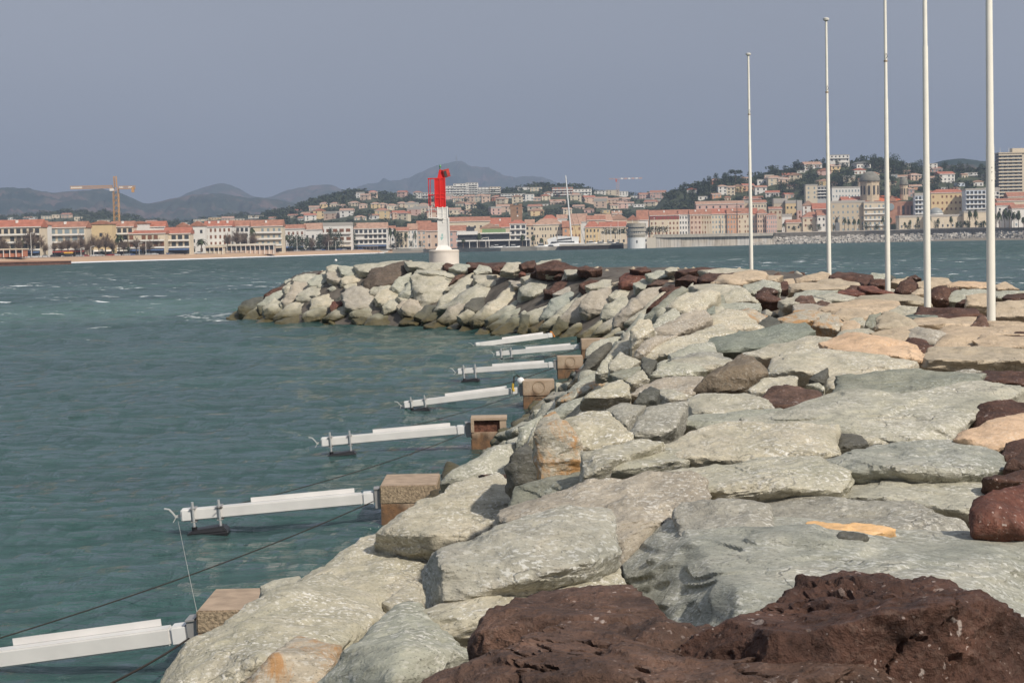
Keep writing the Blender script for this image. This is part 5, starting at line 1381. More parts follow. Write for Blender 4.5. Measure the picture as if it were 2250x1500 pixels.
# domed church
def church():
    d = 1590.0; k = d / F; b = at(1960, 485, d); z0 = b.z
    t = empty('church', (b.x, d, z0), 'red brick basilica with a big grey dome and two smaller cupola towers', 'church')
    def X(px): return (px - 1960) * k
    def Z(y): return (485 - y) * k
    Mb = mat('banded_brick', (0.36, 0.19, 0.13), 0.9, var=0.18, vscale=0.3); Ms = wm('church_stone', (0.52, 0.42, 0.30), 0.12); Md = mat('slate_dome', (0.20, 0.19, 0.16), 0.8, var=0.2, vscale=0.4)
    MB().box(X(1945), X(2010), 0, 26, -3, Z(443)).build('nave', Mb, t)
    m = MB(); m.add([(X(1950), -0.6, Z(443)), (X(1972), -0.6, Z(443)), (X(1961), -0.6, Z(430)), (X(1950), 24, Z(443)), (X(1972), 24, Z(443)), (X(1961), 24, Z(430))], [(0, 1, 2), (5, 4, 3), (0, 2, 5, 3), (1, 4, 5, 2), (0, 3, 4, 1)])
    m.build('gable', Mb, t)
    m = MB(); m.add([(X(1925), 1, Z(443)), (X(1960), 1, Z(443)), (X(1982), 1, Z(440)), (X(1925), 20, Z(430)), (X(1960), 20, Z(428)), (X(1982), 20, Z(432))], [(0, 1, 4, 3), (1, 2, 5, 4)]); m.build('roof', mat('orange_tiles', (0.55, 0.15, 0.06), 0.9), t)
    m = MB()
    for px in (1975, 1985, 1995, 2004): m.box(X(px) - 1.2, X(px) + 1.2, -0.12, 0.05, Z(472), Z(452))
    m2 = MB()
    for n_, px in enumerate((1975, 1985, 1995, 2004)):
        MB().box(X(px) - 1.1, X(px) + 1.1, -0.15, 0.05, Z(472), Z(453)).build('arched_window', M_dark if n_ % 2 else mat('brick_shadow', (0.18, 0.09, 0.07), 0.9), t)
    mr = MB(); mr.lathe([(3.2, 0), (3.0, 0.3)], n=20); o = mr.build('rose_window', M_shut, t); o.location = (X(1957), -0.65, Z(455)); o.rotation_euler = (R(90), 0, 0)
    def drum(px, w_, y0, y1, ytop, nm, mats, lantern=True, n=16):
        r = w_ * k / 2; q = MB().lathe([(r, Z(y0)), (r, Z(y1) - 0.8), (r * 1.06, Z(y1) - 0.7), (r * 1.06, Z(y1))], (X(px), 10, 0), n).build(nm, mats[0], t)
        H = Z(ytop) - Z(y1); prof = [(r * 1.10 * math.cos(a), Z(y1) + H * math.sin(a)) for a in np.linspace(0, 1.45, 9)]
        MB().lathe(prof, (X(px), 10, 0), 24).build('dome', mats[1], q, smooth=True)
        for j in range(n):
            a = 2 * math.pi * (j + 0.5) / n
            if math.sin(a) < -0.15:
                wx = MB().box(-r * 0.09, r * 0.09, -0.3, 0.1, 0, (Z(y1) - Z(y0)) * 0.42).build('arched_window', M_dark, q)
                wx.location = (X(px) + r * math.cos(a), 10 + r * math.sin(a), Z(y0) + (Z(y1) - Z(y0)) * 0.38); wx.rotation_euler = (0, 0, a + math.pi / 2)
    drum(1917, 42, 444, 398, 375, 'drum', (Ms, Md), n=12)
    drum(1957, 11, 435, 400, 392, 'side_tower', (Ms, Md), n=8)
    drum(1992, 18, 440, 408, 389, 'bell_tower', (Ms, Md), n=10)
    MB().box(X(1898), X(1938), 2, 24, -2, Z(440)).build('crossing', Mb, t)
church()
def clock_tower():
    d = 1560.0; k = d / F; b = at(1135, 490, d)
    t = empty('clock_tower', (b.x, d, b.z), 'square brown stone church tower with a small clock left of the yacht mast', 'church tower')
    h = 39 * k; hw = 13 * k
    MB().box(-hw, hw, 0, 2 * hw, -6, h).build('wall', WALL['stone'], t)
    m = MB(); m.box(-hw - 0.3, hw + 0.3, -0.3, 2 * hw + 0.3, h - 0.6, h)
    m.box(-hw, -hw * 0.5, 0.05, 0.8, h, h + 1.1); m.box(hw * 0.4, hw, 0.05, 0.8, h, h + 1.1); m.build('parapet', WALL['stone'], t)
    m = MB(); m.box(-0.8, 0.8, 3, 5, h, h + 1.5); m.tube([(0, 4, h + 1.5), (0, 4, h + 4)], 0.15, 6); m.build('bell_cage', M_grey, t)
    for zz in (0.55, 0.75): MB().box(0.3, 1.5, -0.06, 0.05, h * zz, h * (zz + 0.13)).build('window', M_dark, t)
    o = MB().lathe([(0.75, 0), (0.7, 0.1)], n=14).build('clock', M_trim, t); o.location = (1.0, -0.02, h * 0.40); o.rotation_euler = (R(90), 0, 0)
clock_tower()

# hillside houses: px centre, top of the wall, width, wall height, wall, roof
HS = '''R 1520 417 22 11 white f brick
R 1573 396 18 13 red h red
R 1588 410 20 20 white h pale
R 1606 412 18 20 cream g pale
R 1621 409 22 15 yellow f pale
R 1645 408 26 12 orange g brick
R 1575 428 20 12 orange g pale
R 1599 434 14 8 cream h red
R 1672 412 26 16 white g red
R 1697 424 30 13 white g brick
R 1653 438 40 10 peach g red
R 1690 385 20 16 peach x flat
R 1675 395 22 10 white x flat
R 1730 386 34 10 white g brick
R 1787 362 40 12 white g pale
R 1760 375 18 4 white x flat
R 1845 341 42 14 white x flat
R 1852 358 26 12 white x flat
R 1898 360 34 10 white f grey
R 1890 374 26 10 white f brick
R 1812 398 26 11 yellow f pale
R 1835 402 12 8 peach g red
R 1887 402 20 9 white f pale
R 1995 360 12 8 white x flat
R 1993 377 16 9 cream g pale
R 1980 389 26 6 peach g pale
R 2013 385 26 12 peach h pale
R 2050 360 20 10 white x flat
R 2058 371 26 8 pink h red
R 2081 383 36 22 white g brick
R 2134 380 28 12 white x flat
R 2112 402 18 12 blue x flat
R 2184 376 28 14 white x flat
R 2150 400 22 10 white f pale
R 2012 410 26 12 orange g pale
R 2100 414 20 8 white f pale
R 1965 384 14 8 grey x flat
R 1740 410 24 8 cream g red
R 1640 392 16 10 white g pale
R 1960 402 18 10 cream g red
R 2035 396 16 9 cream x flat
R 2075 412 14 8 white x flat
R 1735 428 22 9 peach g brick
R 1545 432 22 7 white x flat
R 2120 384 14 9 cream g pale
M 940 424 26 12 grey x flat
M 985 409 34 22 white x flat
M 1013 404 34 26 white x flat
M 1036 402 26 28 white x flat
M 1062 412 30 18 white x flat
M 1088 411 24 18 cream x flat
M 1115 426 30 14 grey x flat
M 1142 426 26 14 white x flat
M 1164 427 20 18 white x flat
M 1150 412 26 9 white x flat
M 1178 412 26 10 cream x flat
M 1205 424 20 10 white f pale
M 1236 412 46 22 red x grey
M 1277 416 46 12 white x flat
M 1262 424 24 8 white x flat
M 1318 420 24 8 white x flat
M 1345 418 30 10 cream x flat
M 1370 421 20 8 white x flat
M 1295 431 26 7 cream x flat
M 1322 437 26 9 yellow g pale
M 1347 439 24 9 peach g pale
M 1373 438 24 8 pink g pale
M 1418 428 26 10 pink g red
M 1445 424 34 14 pink g red
M 1404 449 24 12 white x flat
M 1395 431 20 6 white x flat
M 1226 444 34 8 peach g pale
M 1195 449 16 5 white x flat
M 1270 454 24 8 peach g pale
M 1294 460 22 9 pink f pale
M 1247 460 20 10 cream g pale
M 1092 433 24 9 red h red
M 1007 436 24 10 cream g pale
M 1030 432 22 11 peach g pale
M 1055 431 26 12 cream h pale
M 1012 447 24 7 cream f pale
M 1035 450 24 9 cream g pale
M 1000 461 26 8 cream g pale
M 1022 466 24 6 peach g pale
M 960 448 24 8 peach g pale
M 825 448 20 10 yellow h pale
M 842 449 18 9 peach h pale
M 862 452 24 8 cream h pale
M 882 447 20 10 cream h pale
M 905 446 20 11 peach h pale
M 932 450 22 8 peach h pale
M 690 456 22 8 peach g pale
M 714 448 22 7 yellow h pale
M 735 448 20 8 cream h pale
M 752 452 18 9 peach h pale
M 776 446 22 10 cream h pale
M 798 450 18 8 peach h pale
M 655 463 18 7 peach g brick
M 672 470 24 7 peach g pale
M 703 466 24 8 yellow g pale
M 724 470 22 9 peach g pale
M 745 472 18 6 red g red
M 792 478 26 8 cream h pale
M 641 474 20 6 cream g red
M 665 480 22 7 white g red
M 820 474 20 8 white g red
M 790 427 24 4 white x flat
M 855 470 20 6 white g red
M 560 474 30 12 cream x flat
M 600 480 20 7 cream g red
M 770 462 18 7 peach g pale
M 840 463 16 6 cream g pale
M 880 466 20 6 peach g pale
M 1180 436 16 6 peach g pale
M 1382 447 20 6 white g pale
M 1350 452 18 6 cream g pale
M 1330 462 22 6 yellow x flat
L 25 478 16 7 white x flat
L 58 479 16 6 white g pale
L 75 477 14 5 white x flat
L 100 475 20 8 cream x flat
L 122 472 16 6 cream x flat
L 172 477 18 7 cream x flat
L 440 482 30 8 cream x flat
L 470 478 24 9 yellow x flat
L 500 480 26 8 peach g pale
L 525 481 22 8 cream x flat
L 330 488 24 6 cream g pale
L 405 489 22 6 white x flat
L 300 491 20 6 peach g red
L 226 484 24 10 cream x flat'''
rs = random.Random(21)
ZN = {'R': 'on the right hand hill', 'M': 'on the hill behind the beacon', 'L': 'on the low slope behind the beach'}
def zone(c, px, py):
    if c == 'R': return 'on the right hill, %s' % ('high near its top' if py < 395 else 'low above the quay')
    if c == 'L': return 'behind the beach houses at the left'
    if px < 930: return 'on the wooded hill left of the beacon'
    if px < 1200: return 'on the hill right of the beacon'
    return 'on the hill right of the yacht mast'
RG = {'R': R_RIGHT, 'M': R_MID, 'L': R_LOW}
for line in HS.split('\n'):
    c, px, y, w1, h1, wl_, rf, tl = line.split(); px, y, w1, h1 = float(px), float(y), float(w1), float(h1)
    d = on_ridge(RG[c], px, y + h1 * 0.9) or RG[c][2] - 20
    fl = max(1, int(round(h1 * d / F / 3.2))); cl = max(2, int(w1 * d / F / 4))
    if rf == 'x' and w1 > 22 and h1 > 11: bal = 2
    else: bal = 0
    B(px - w1 / 2, px + w1 / 2, y, y - (w1 * 0.16 if rf != 'x' else 0.6), d, min(fl, 7), min(cl, 7), wl_, {'f': 'front', 'h': 'hip', 'g': 'gable', 'x': 'flat'}[rf], tl if tl != 'flat' else 'pale',
      yb=y + h1, balc=bal, where=zone(c, px, y), name='house', rz=rs.uniform(-0.3, 0.3) if rf != 'x' or w1 < 20 else rs.uniform(-0.1, 0.1))
# a fine scatter of further small houses among the trees
for n in range(120):
    c = rs.choice('MMMMMRRL')
    px = {'M': rs.uniform(640, 1450), 'R': rs.uniform(1540, 2190), 'L': rs.uniform(-60, 560)}[c]
    for tr in range(12):
        py = {'M': rs.uniform(428, 486), 'R': rs.uniform(372, 440), 'L': rs.uniform(474, 492)}[c]
        if c == 'M' and py < np.interp(px, [640, 700, 800, 1000, 1190, 1400], [466, 446, 432, 434, 410, 434]): continue
        if not any(a - 6 < px < b + 6 and e_ - 6 < py < f_ + 2 for a, b, e_, f_, dd in RECTS): break
    else: continue
    d = on_ridge(RG[c], px, py)
    if not d: continue
    w1 = rs.uniform(24, 38) * F / d / 2.4; h1 = rs.uniform(5.5, 8) * F / d
    B(px - w1 / 2, px + w1 / 2, py - h1, py - h1 - w1 * 0.17, d, 2, 2, rs.choice(['cream', 'white', 'peach', 'peach', 'yellow', 'pink', 'cream']), rs.choice(['hip', 'gable', 'front', 'flat', 'gable']), rs.choice(['pale', 'pale', 'red', 'brick']),
      yb=py, where=zone(c, px, py), name='house', rz=rs.uniform(-0.4, 0.4))
settle_labels(TL)
# ------------------------------------------------------------------ foliage
M_leaf = mat('dark_foliage', (0.040, 0.056, 0.026), 0.9, var=0.35, vscale=0.3)
M_leaf2 = mat('olive_foliage', (0.062, 0.072, 0.034), 0.9, var=0.35, vscale=0.3)
M_twig = mat('bare_twigs', (0.17, 0.125, 0.095), 0.95, var=0.2, vscale=0.5)
M_trunk = mat('bark', (0.10, 0.075, 0.055), 0.95); M_ptrunk = mat('palm_bark', (0.15, 0.11, 0.08), 0.95)
M_frond = mat('palm_fronds', (0.055, 0.070, 0.030), 0.85, var=0.3, vscale=0.5)
def clump_pts(rng, lobes, n, size):
    """leaf sized faces spread through several lobes: lists of quads in unit space"""
    v = []; f = []
    for k in range(n):
        cx, cy, cz, rx, rz = lobes[rng.randrange(len(lobes))]
        while True:
            p = Vector((rng.uniform(-1, 1), rng.uniform(-1, 1), rng.uniform(-1, 1)))
            if 0.35 < p.length < 1: break
        p = Vector((cx + p.x * rx, cy + p.y * rx, cz + p.z * rz)); s = size * rng.uniform(0.6, 1.3)
        a = Vector((rng.gauss(0, 1), rng.gauss(0, 1), rng.gauss(0, 0.6))).normalized(); b = a.cross(Vector((rng.gauss(0, 1), rng.gauss(0, 1), rng.gauss(0, 1)))).normalized()
        i = len(v); v += [p - a * s, p + b * s * 0.7, p + a * s, p - b * s * 0.7]; f.append((i, i + 1, i + 2, i + 3))
    return v, f
def crown_mesh(nm, kind, seed):
    r = random.Random(seed); me = bpy.data.meshes.new(nm)
    if kind == 'round': lob = [(r.uniform(-.45, .45), r.uniform(-.4, .4), r.uniform(.35, .95), r.uniform(.28, .42), r.uniform(.22, .34)) for _ in range(9)]; v, f = clump_pts(r, lob, 620, 0.05); m = M_leaf
    elif kind == 'umbrella': lob = [(r.uniform(-.55, .55), r.uniform(-.5, .5), r.uniform(.74, .92), r.uniform(.25, .38), r.uniform(.08, .15)) for _ in range(10)]; v, f = clump_pts(r, lob, 620, 0.045); m = M_leaf
    elif kind == 'cypress': lob = [(r.uniform(-.03, .03), 0, z, 0.17 * math.sin(math.pi * min(1, 0.25 + (1 - z) * 0.9)) + .03, .12) for z in np.linspace(.1, .95, 9)]; v, f = clump_pts(r, lob, 420, 0.04); m = M_leaf
    elif kind == 'bare':
        v = []; f = []; m = M_twig; mb = MB()
        for k in range(120):
            a = r.uniform(0, 6.28); e_ = r.uniform(0.15, 1.3); L_ = r.uniform(0.25, 0.62); b0 = Vector((0, 0, r.uniform(0.30, 0.5)))
            t1 = b0 + Vector((math.cos(a) * math.cos(e_), math.sin(a) * math.cos(e_), math.sin(e_))) * L_
            mb.bar(b0.lerp(t1, 0.1), t1, 0.010)
            for q in range(4):
                s_ = b0.lerp(t1, r.uniform(0.4, 1)); mb.bar(s_, s_ + Vector((r.uniform(-.16, .16), r.uniform(-.16, .16), r.uniform(-.02, .16))), 0.007)
        v, f = mb.v, mb.f
    elif kind == 'palm':
        v = []; f = []; m = M_frond
        for k in range(30):
            a = r.uniform(0, 6.28); e_ = r.uniform(-0.6, 1.2); L_ = r.uniform(0.26, 0.34); pr = Vector((0, 0, 1 - .26)); d_ = Vector((math.cos(a) * math.cos(e_), math.sin(a) * math.cos(e_), math.sin(e_)))
            sd_ = Vector((-math.sin(a), math.cos(a), 0)) * 0.045; i = len(v)
            for q in range(5):
                t = q / 4; p = pr + d_ * L_ * t + Vector((0, 0, -0.22 * t * t)); wq = sd_ * (0.5 + math.sin(math.pi * t) * 0.9) * (1 if q < 4 else .1)
                v += [p - wq - Vector((0, 0, 0.02 * t)), p + wq]
            for q in range(4): f.append((i + 2 * q, i + 2 * q + 1, i + 2 * q + 3, i + 2 * q + 2))
    elif kind == 'clipped': lob = [(x, 0, 0.62, .28, .30) for x in np.linspace(-.8, .8, 9)]; v, f = clump_pts(r, lob, 700, 0.05); m = M_leaf
    me.from_pydata([tuple(p) for p in v], [], f); me.materials.append(m); return me
def trunk_mesh(kind):
    h = {'round': 0.5, 'umbrella': 0.8, 'cypress': 0.15, 'bare': 0.45, 'palm': 0.76, 'clipped': 0.35}[kind]; r = {'palm': 0.030, 'cypress': 0.03}.get(kind, 0.035)
    m = MB().tube([(0, 0, 0), (0.01, 0, h * 0.5), (0, 0.005, h)], [r * 1.25, r, r * 0.75], 7)
    if kind in ('umbrella', 'bare', 'round'):
        for a in (0.3, 2.2, 4.2): m.tube([(0, 0, h * 0.8), (math.cos(a) * 0.22, math.sin(a) * 0.22, h * 1.12)], [r * 0.6, r * 0.3], 5)
    me = bpy.data.meshes.new('trunk'); me.from_pydata(m.v, [], m.f); me.materials.append(M_ptrunk if kind == 'palm' else M_trunk); return me
CM = {k: [crown_mesh('crown', k, 40 + i) for i in range(3)] for k in ('round', 'umbrella', 'cypress', 'bare', 'palm', 'clipped')}
TM = {k: trunk_mesh(k) for k in CM}
TRL = {}
KN = {'round': 'dark round evergreen tree', 'umbrella': 'umbrella pine', 'cypress': 'slim dark cypress', 'bare': 'bare brown plane tree', 'palm': 'palm tree', 'clipped': 'dark clipped hedge tree row'}
NMS = {'round': 'evergreen_tree', 'umbrella': 'umbrella_pine', 'cypress': 'cypress', 'bare': 'bare_tree', 'palm': 'palm_tree', 'clipped': 'clipped_trees'}
def tree(kind, px, ytop, yb, wpx, d, where, n=0):
    b = at(px, yb, d); k = d / F; h = (yb - ytop) * k; w_ = wpx * k
    wid = {'round': 1.5, 'umbrella': 1.6, 'cypress': 0.42, 'bare': 1.15, 'palm': 0.60, 'clipped': 2.1}[kind]
    rz = random.Random(int(px * 7)).uniform(0, 6.28)
    t = empty(NMS[kind], b, None, 'tree', {'palm': 'palm trees along the promenades', 'bare': 'bare trees of the beach road'}.get(kind, 'evergreen trees of the town'), 0 if kind == 'clipped' else rz)
    TRL.setdefault('%s %s' % (KN[kind], where), []).append((px, t))
    for nm, me in (('trunk', TM[kind]), ('crown', CM[kind][int(px) % 3])):
        o = bpy.data.objects.new(nm, me); COL.objects.link(o); o.parent = t; sw = w_ / wid
        o.scale = (sw, sw if kind != 'clipped' else h, h)
    return t
# beach front at the left
for px, yt, yb, w_ in ((18, 538, 560, 18), (70, 505, 558, 52), (100, 535, 560, 22), (120, 532, 558, 26), (150, 520, 560, 40), (180, 515, 559, 28), (205, 516, 560, 34), (232, 512, 560, 44), (300, 520, 558, 34), (315, 535, 560, 30), (345, 517, 558, 34), (520, 505, 548, 38), (538, 510, 549, 26), (718, 514, 553, 44), (685, 522, 554, 24), (8, 520, 561, 30), (40, 522, 560, 30), (88, 516, 559, 34), (136, 528, 560, 30), (166, 526, 560, 30), (192, 530, 560, 26), (218, 520, 560, 34), (246, 524, 560, 32), (272, 528, 559, 26), (328, 528, 559, 28), (360, 524, 558, 28), (375, 532, 558, 22), (500, 512, 549, 28), (556, 512, 549, 30), (585, 520, 550, 24)):
    tree('bare', px, yt, yb, w_, shore(px) + 52, 'on the beach road' if px < 400 else ('before the white hotel' if px < 600 else 'in the beach park'))
for px, yt, yb, w_ in ((262, 505, 560, 26), (443, 518, 556, 26), (553, 490, 548, 22), (577, 497, 545, 10), (603, 510, 552, 18), (628, 510, 552, 16), (50, 520, 558, 10), (185, 520, 559, 10), (800, 508, 548, 14), (858, 490, 545, 12), (868, 492, 545, 10), (893, 502, 545, 12), (912, 500, 546, 10)):
    tree('palm', px, yt, yb, w_, shore(px) + 58, 'on the beach road' if px < 640 else 'left of the beacon')
for px, yt, yb, w_ in ((398, 517, 558, 40), (282, 538, 560, 20), (410, 520, 557, 26), (640, 517, 553, 34), (665, 512, 553, 40), (700, 516, 554, 36), (735, 512, 553, 40), (762, 510, 553, 44), (785, 504, 551, 40), (805, 512, 550, 28), (728, 498, 530, 20), (778, 492, 540, 20), (955, 525, 545, 14), (30, 545, 560, 14), (84, 548, 560, 14), (200, 546, 560, 16), (224, 548, 560, 14), (250, 546, 560, 14), (352, 545, 558, 16), (380, 544, 558, 16), (425, 540, 556, 16), (652, 520, 553, 30), (680, 520, 553, 30), (718, 518, 553, 34), (750, 516, 553, 34), (772, 518, 552, 30), (793, 516, 551, 28), (820, 530, 549, 20), (905, 528, 545, 14), (925, 530, 545, 14), (863, 533, 549, 18), (880, 510, 545, 24), (950, 500, 530, 12)):
    tree('round', px, yt, yb, w_, shore(px) + 62, 'on the beach road' if px < 450 else ('in the beach park' if px < 830 else 'left of the beacon'))
for px, yt, yb, w_ in ((1018, 520, 546, 12), (1053, 505, 545, 14), (1148, 508, 546, 13), (1172, 510, 545, 12), (1190, 518, 545, 12)):
    tree('palm', px, yt, yb, w_, 1275, 'in front of the glass restaurant' if px < 1100 else 'left of the yacht')
tree('clipped', 1352, 498, 524, 62, 1300, 'left of the round control tower'); tree('clipped', 1446, 494, 520, 52, 1480, 'right of the round control tower')
tree('round', 1420, 500, 520, 24, 1490, 'right of the control tower')
# promenade on the right
for px, yt, w_ in ((1722, 487, 8), (1759, 487, 8), (1797, 489, 8), (1838, 473, 9), (1856, 472, 11), (1865, 476, 9), (1877, 475, 10), (1887, 476, 9), (1940, 468, 9), (1957, 472, 9), (1988, 484, 8), (2017, 470, 9), (2044, 468, 10), (2062, 474, 9), (2090, 468, 10), (2131, 453, 13), (2144, 449, 13), (2163, 480, 9), (2196, 455, 14), (2208, 450, 15), (2218, 452, 14), (2228, 456, 13), (2238, 453, 14), (2249, 470, 12), (2000, 478, 9), (2120, 480, 9), (2145, 480, 10), (2105, 482, 9), (2185, 460, 13), (2260, 455, 14)):
    d = float(np.interp(px, [1700, 2000, 2250], [1520, 1440, 1300])); tree('palm', px, yt, 506 if px > 1800 else 508, w_, d, 'on the right promenade' if px < 2180 else 'in the clump at the right edge')
for px, yt, w_ in ((1745, 497, 14), (1780, 494, 18), (1800, 496, 14), (1832, 492, 12), (1905, 488, 22), (1925, 490, 18), (1945, 488, 16), (1965, 490, 14), (1995, 490, 16), (2015, 486, 14), (2056, 486, 12), (2108, 484, 22), (2126, 482, 18), (2156, 484, 18)):
    d = float(np.interp(px, [1700, 2000, 2250], [1530, 1450, 1310])); tree('round', px, yt, 508, w_, d, 'low on the right promenade')
# marked trees of the right hand hill
def htree(kind, px, yt, yb, w_, where):
    d = on_ridge(R_RIGHT, px, yb) or 1880
    tree(kind, px, yt, yb, w_, d - 6, where)
htree('umbrella', 1616, 371, 404, 36, 'standing high on the left shoulder of the right hill')
for px, yt, yb in ((1505, 402, 440), (1534, 400, 432), (1538, 404, 438), (1559, 388, 425), (1574, 382, 420), (1592, 380, 405), (1548, 394, 430), (1753, 352, 372), (1810, 348, 372), (1840, 352, 376), (1724, 364, 380), (2083, 402, 416), (2105, 402, 415)):
    htree('cypress', px, yt, yb, 6 + (yb - yt) * 0.18, 'on the right hill')
for px, yt, yb, w_ in ((1919, 336, 372, 20), (1940, 342, 380, 44), (1965, 342, 382, 40), (1985, 350, 385, 26), (1900, 344, 366, 22), (2018, 349, 380, 26), (2008, 360, 385, 20), (2078, 354, 378, 24), (2112, 358, 380, 22), (2130, 362, 384, 18), (2155, 361, 385, 20), (1780, 362, 384, 24), (1700, 368, 385, 26), (1770, 398, 430, 40), (1745, 390, 420, 44), (1715, 396, 425, 40), (1835, 372, 410, 30), (1860, 378, 410, 30), (1880, 390, 415, 24), (2060, 380, 412, 26), (2052, 388, 410, 20), (1692, 429, 448, 18), (1595, 378, 405, 24), (1632, 390, 410, 24), (1520, 412, 440, 22), (1570, 400, 425, 20), (1755, 432, 448, 14), (1610, 440, 455, 16), (1650, 424, 440, 16), (1960, 390, 415, 22), (2035, 376, 400, 18), (2165, 376, 400, 20)):
    htree('round', px, yt, yb, w_, 'on the right hill, %s' % ('on its skyline' if yt < 364 else 'between houses'))

def woods(rg, px0, px1, n, seed, hpx, name_, lab, tmin=0.0, mt=M_leaf, top=None):
    """woods that read as one mass: many ragged crowns merged, none in front of a house"""
    r = random.Random(seed); H, Dn, D = rg; V = []; Fq = []; k0 = 0
    protos = []
    for q in range(5):
        rr = random.Random(seed + q); lob = [(rr.uniform(-.4, .4), rr.uniform(-.4, .4), rr.uniform(.2, .8), rr.uniform(.25, .4), rr.uniform(.2, .32)) for _ in range(5)]
        v, f = clump_pts(rr, lob, 70, 0.12); protos.append((np.array([tuple(p) for p in v]), np.array(f)))
    for k in range(n):
        px = r.uniform(px0, px1); t = tmin + (1 - tmin) * r.random() ** 0.8; d = Dn + (D - Dn) * t
        q = dirx(px, d); q.z = H(px, d); X, Y = topix(q)
        hh = r.uniform(0.6, 1.35) * hpx * d / F; ok = True
        for a, b, e_, f_, dd in RECTS:
            if dd > d and a - 3 < X < b + 3 and e_ - 2 < Y and Y - hh * F / d * 0.8 < f_ - 1: ok = False; break
        if not ok: continue
        v, f = protos[r.randrange(5)]; s = hh; a = r.uniform(0, 6.28)
        Rz = np.array([[math.cos(a), -math.sin(a), 0], [math.sin(a), math.cos(a), 0], [0, 0, 1]])
        V.append((v * np.array([s * 1.25, s * 1.25, s])) @ Rz.T + np.array((q.x, q.y, q.z - 0.25 * s))); Fq.append(f + k0); k0 += len(v)
    V = np.concatenate(V); Fq = np.concatenate(Fq)
    o = meshobj(name_, V, Fq.tolist(), mt); o.data.materials.append(M_leaf2)
    o.data.polygons.foreach_set('material_index', (np.arange(len(Fq)) // 70 * 7919 % 3 == 0).astype(np.int32)); tag(o, lab, 'woods', None, 'stuff')
woods(R_MID, 560, 1600, 3600, 1, 13, 'woods', 'dark evergreen woods covering the hill behind the beacon and marina')
woods(R_RIGHT, 1400, 2400, 2300, 2, 13, 'woods', 'dark pines and scrub covering the right hand hill')
woods(R_LOW, -200, 900, 1700, 3, 10, 'woods', 'dark woods on the low ridge behind the beach houses')

# ------------------------------------------------------------------ quays, walls, the marina
M_quay = mat('quay_concrete', (0.34, 0.31, 0.27), 0.9, var=0.2, vscale=0.2)
def wall_mat():
    m = bpy.data.materials.new('streaked_sea_wall'); m.use_nodes = True; g = NG(m); ge = g.n('NewGeometry')
    n = g.noise(g.mapping(ge.outputs['Position'], (0.35, 0.35, 0.05)), 1.0, 5, 0.65); n2 = g.noise(g.mapping(ge.outputs['Position'], (0.03, 0.03, 0.03)), 1.0, 2)
    c = g.ramp(n, [(0.35, (0.20, 0.17, 0.14)), (0.5, (0.44, 0.39, 0.33)), (0.7, (0.60, 0.55, 0.49))])
    g.l(g.mix(g.ramp(n2, [(0.5, 0.0), (0.6, 0.5)]), c, (0.52, 0.52, 0.52)), g.b.inputs['Base Color']); g.b.inputs['Roughness'].default_value = 0.9
    return m
M_sw = wall_mat(); M_sd = mat('dark_sea_wall', (0.20, 0.18, 0.155), 0.9, var=0.3, vscale=0.4)
def strip_wall(name, pts, ztop, th, m, lab, cat='wall', zbot=-1.5, parent=None):
    """pts: (px, distance); wall of thickness th behind that line"""
    v = []; f = []
    for i, (px, d) in enumerate(pts):
        z = ztop[i] if isinstance(ztop, (list, tuple)) else ztop
        a = dirx(px, d); b = dirx(px, d + th); v += [(a.x, a.y, zbot), (a.x, a.y, z), (b.x, b.y, z), (b.x, b.y, zbot)]
    for i in range(len(pts) - 1):
        for j in range(3): f.append((i * 4 + j, (i + 1) * 4 + j, (i + 1) * 4 + j + 1, i * 4 + j + 1))
    f += [(0, 1, 2, 3), tuple((len(pts) - 1) * 4 + j for j in (3, 2, 1, 0))]
    o = meshobj(name, v, f, m, parent)
    return o if parent else tag(o, lab, cat)
def lerp_pts(a, b, n): return [(a[0] + (b[0] - a[0]) * i / n, a[1] + (b[1] - a[1]) * i / n) for i in range(n + 1)]
strip_wall('quay_wall', [(930, 1296), (1010, 1268), (1100, 1232), (1180, 1222), (1232, 1222)], 2.6, 12, M_quay, 'low grey quay wall in front of the marina car park')
tq = empty('footbridge', (dirx(880, 1300).x, 1300, 0), 'low pale footbridge over the channel mouth left of the beacon', 'bridge')
for (x0, x1) in ((835, 856), (872, 932)):
    o = strip_wall('deck', [(x0, 1308), ((x0 + x1) / 2, 1300), (x1, 1296)], 3.3, 5, mat('bridge_concrete', (0.55, 0.50, 0.43), 0.85), '', zbot=1.9, parent=tq); o.location = -tq.location
o = strip_wall('rail', [(872, 1295.5), (932, 1291.5)], 4.2, 0.3, M_trim, '', zbot=3.75, parent=tq); o.location = -tq.location
# pile jetty
tq = empty('pile_jetty', (dirx(1300, 1216).x, 1216, 0), 'long low landing stage on dark piles before the yacht', 'landing stage')
o = strip_wall('deck', [(1229, 1216), (1370, 1226)], 4.0, 8, M_quay, '', zbot=2.6, parent=tq); o.location = -tq.location
for i in range(46):
    px = 1231 + i * 3.05; p = dirx(px, 1216.6 + 10 * (px - 1229) / 141)
    MB().box(p.x - 0.28, p.x + 0.28, p.y, p.y + 0.6, -1.5, 2.59).build('pile', mat('dark_pile', (0.06, 0.05, 0.045), 0.9), tq).location = -tq.location
o = strip_wall('back_board', [(1229, 1220), (1370, 1230)], 2.58, 2, mat('dark_void', (0.035, 0.033, 0.03), 0.9), '', parent=tq); o.location = -tq.location
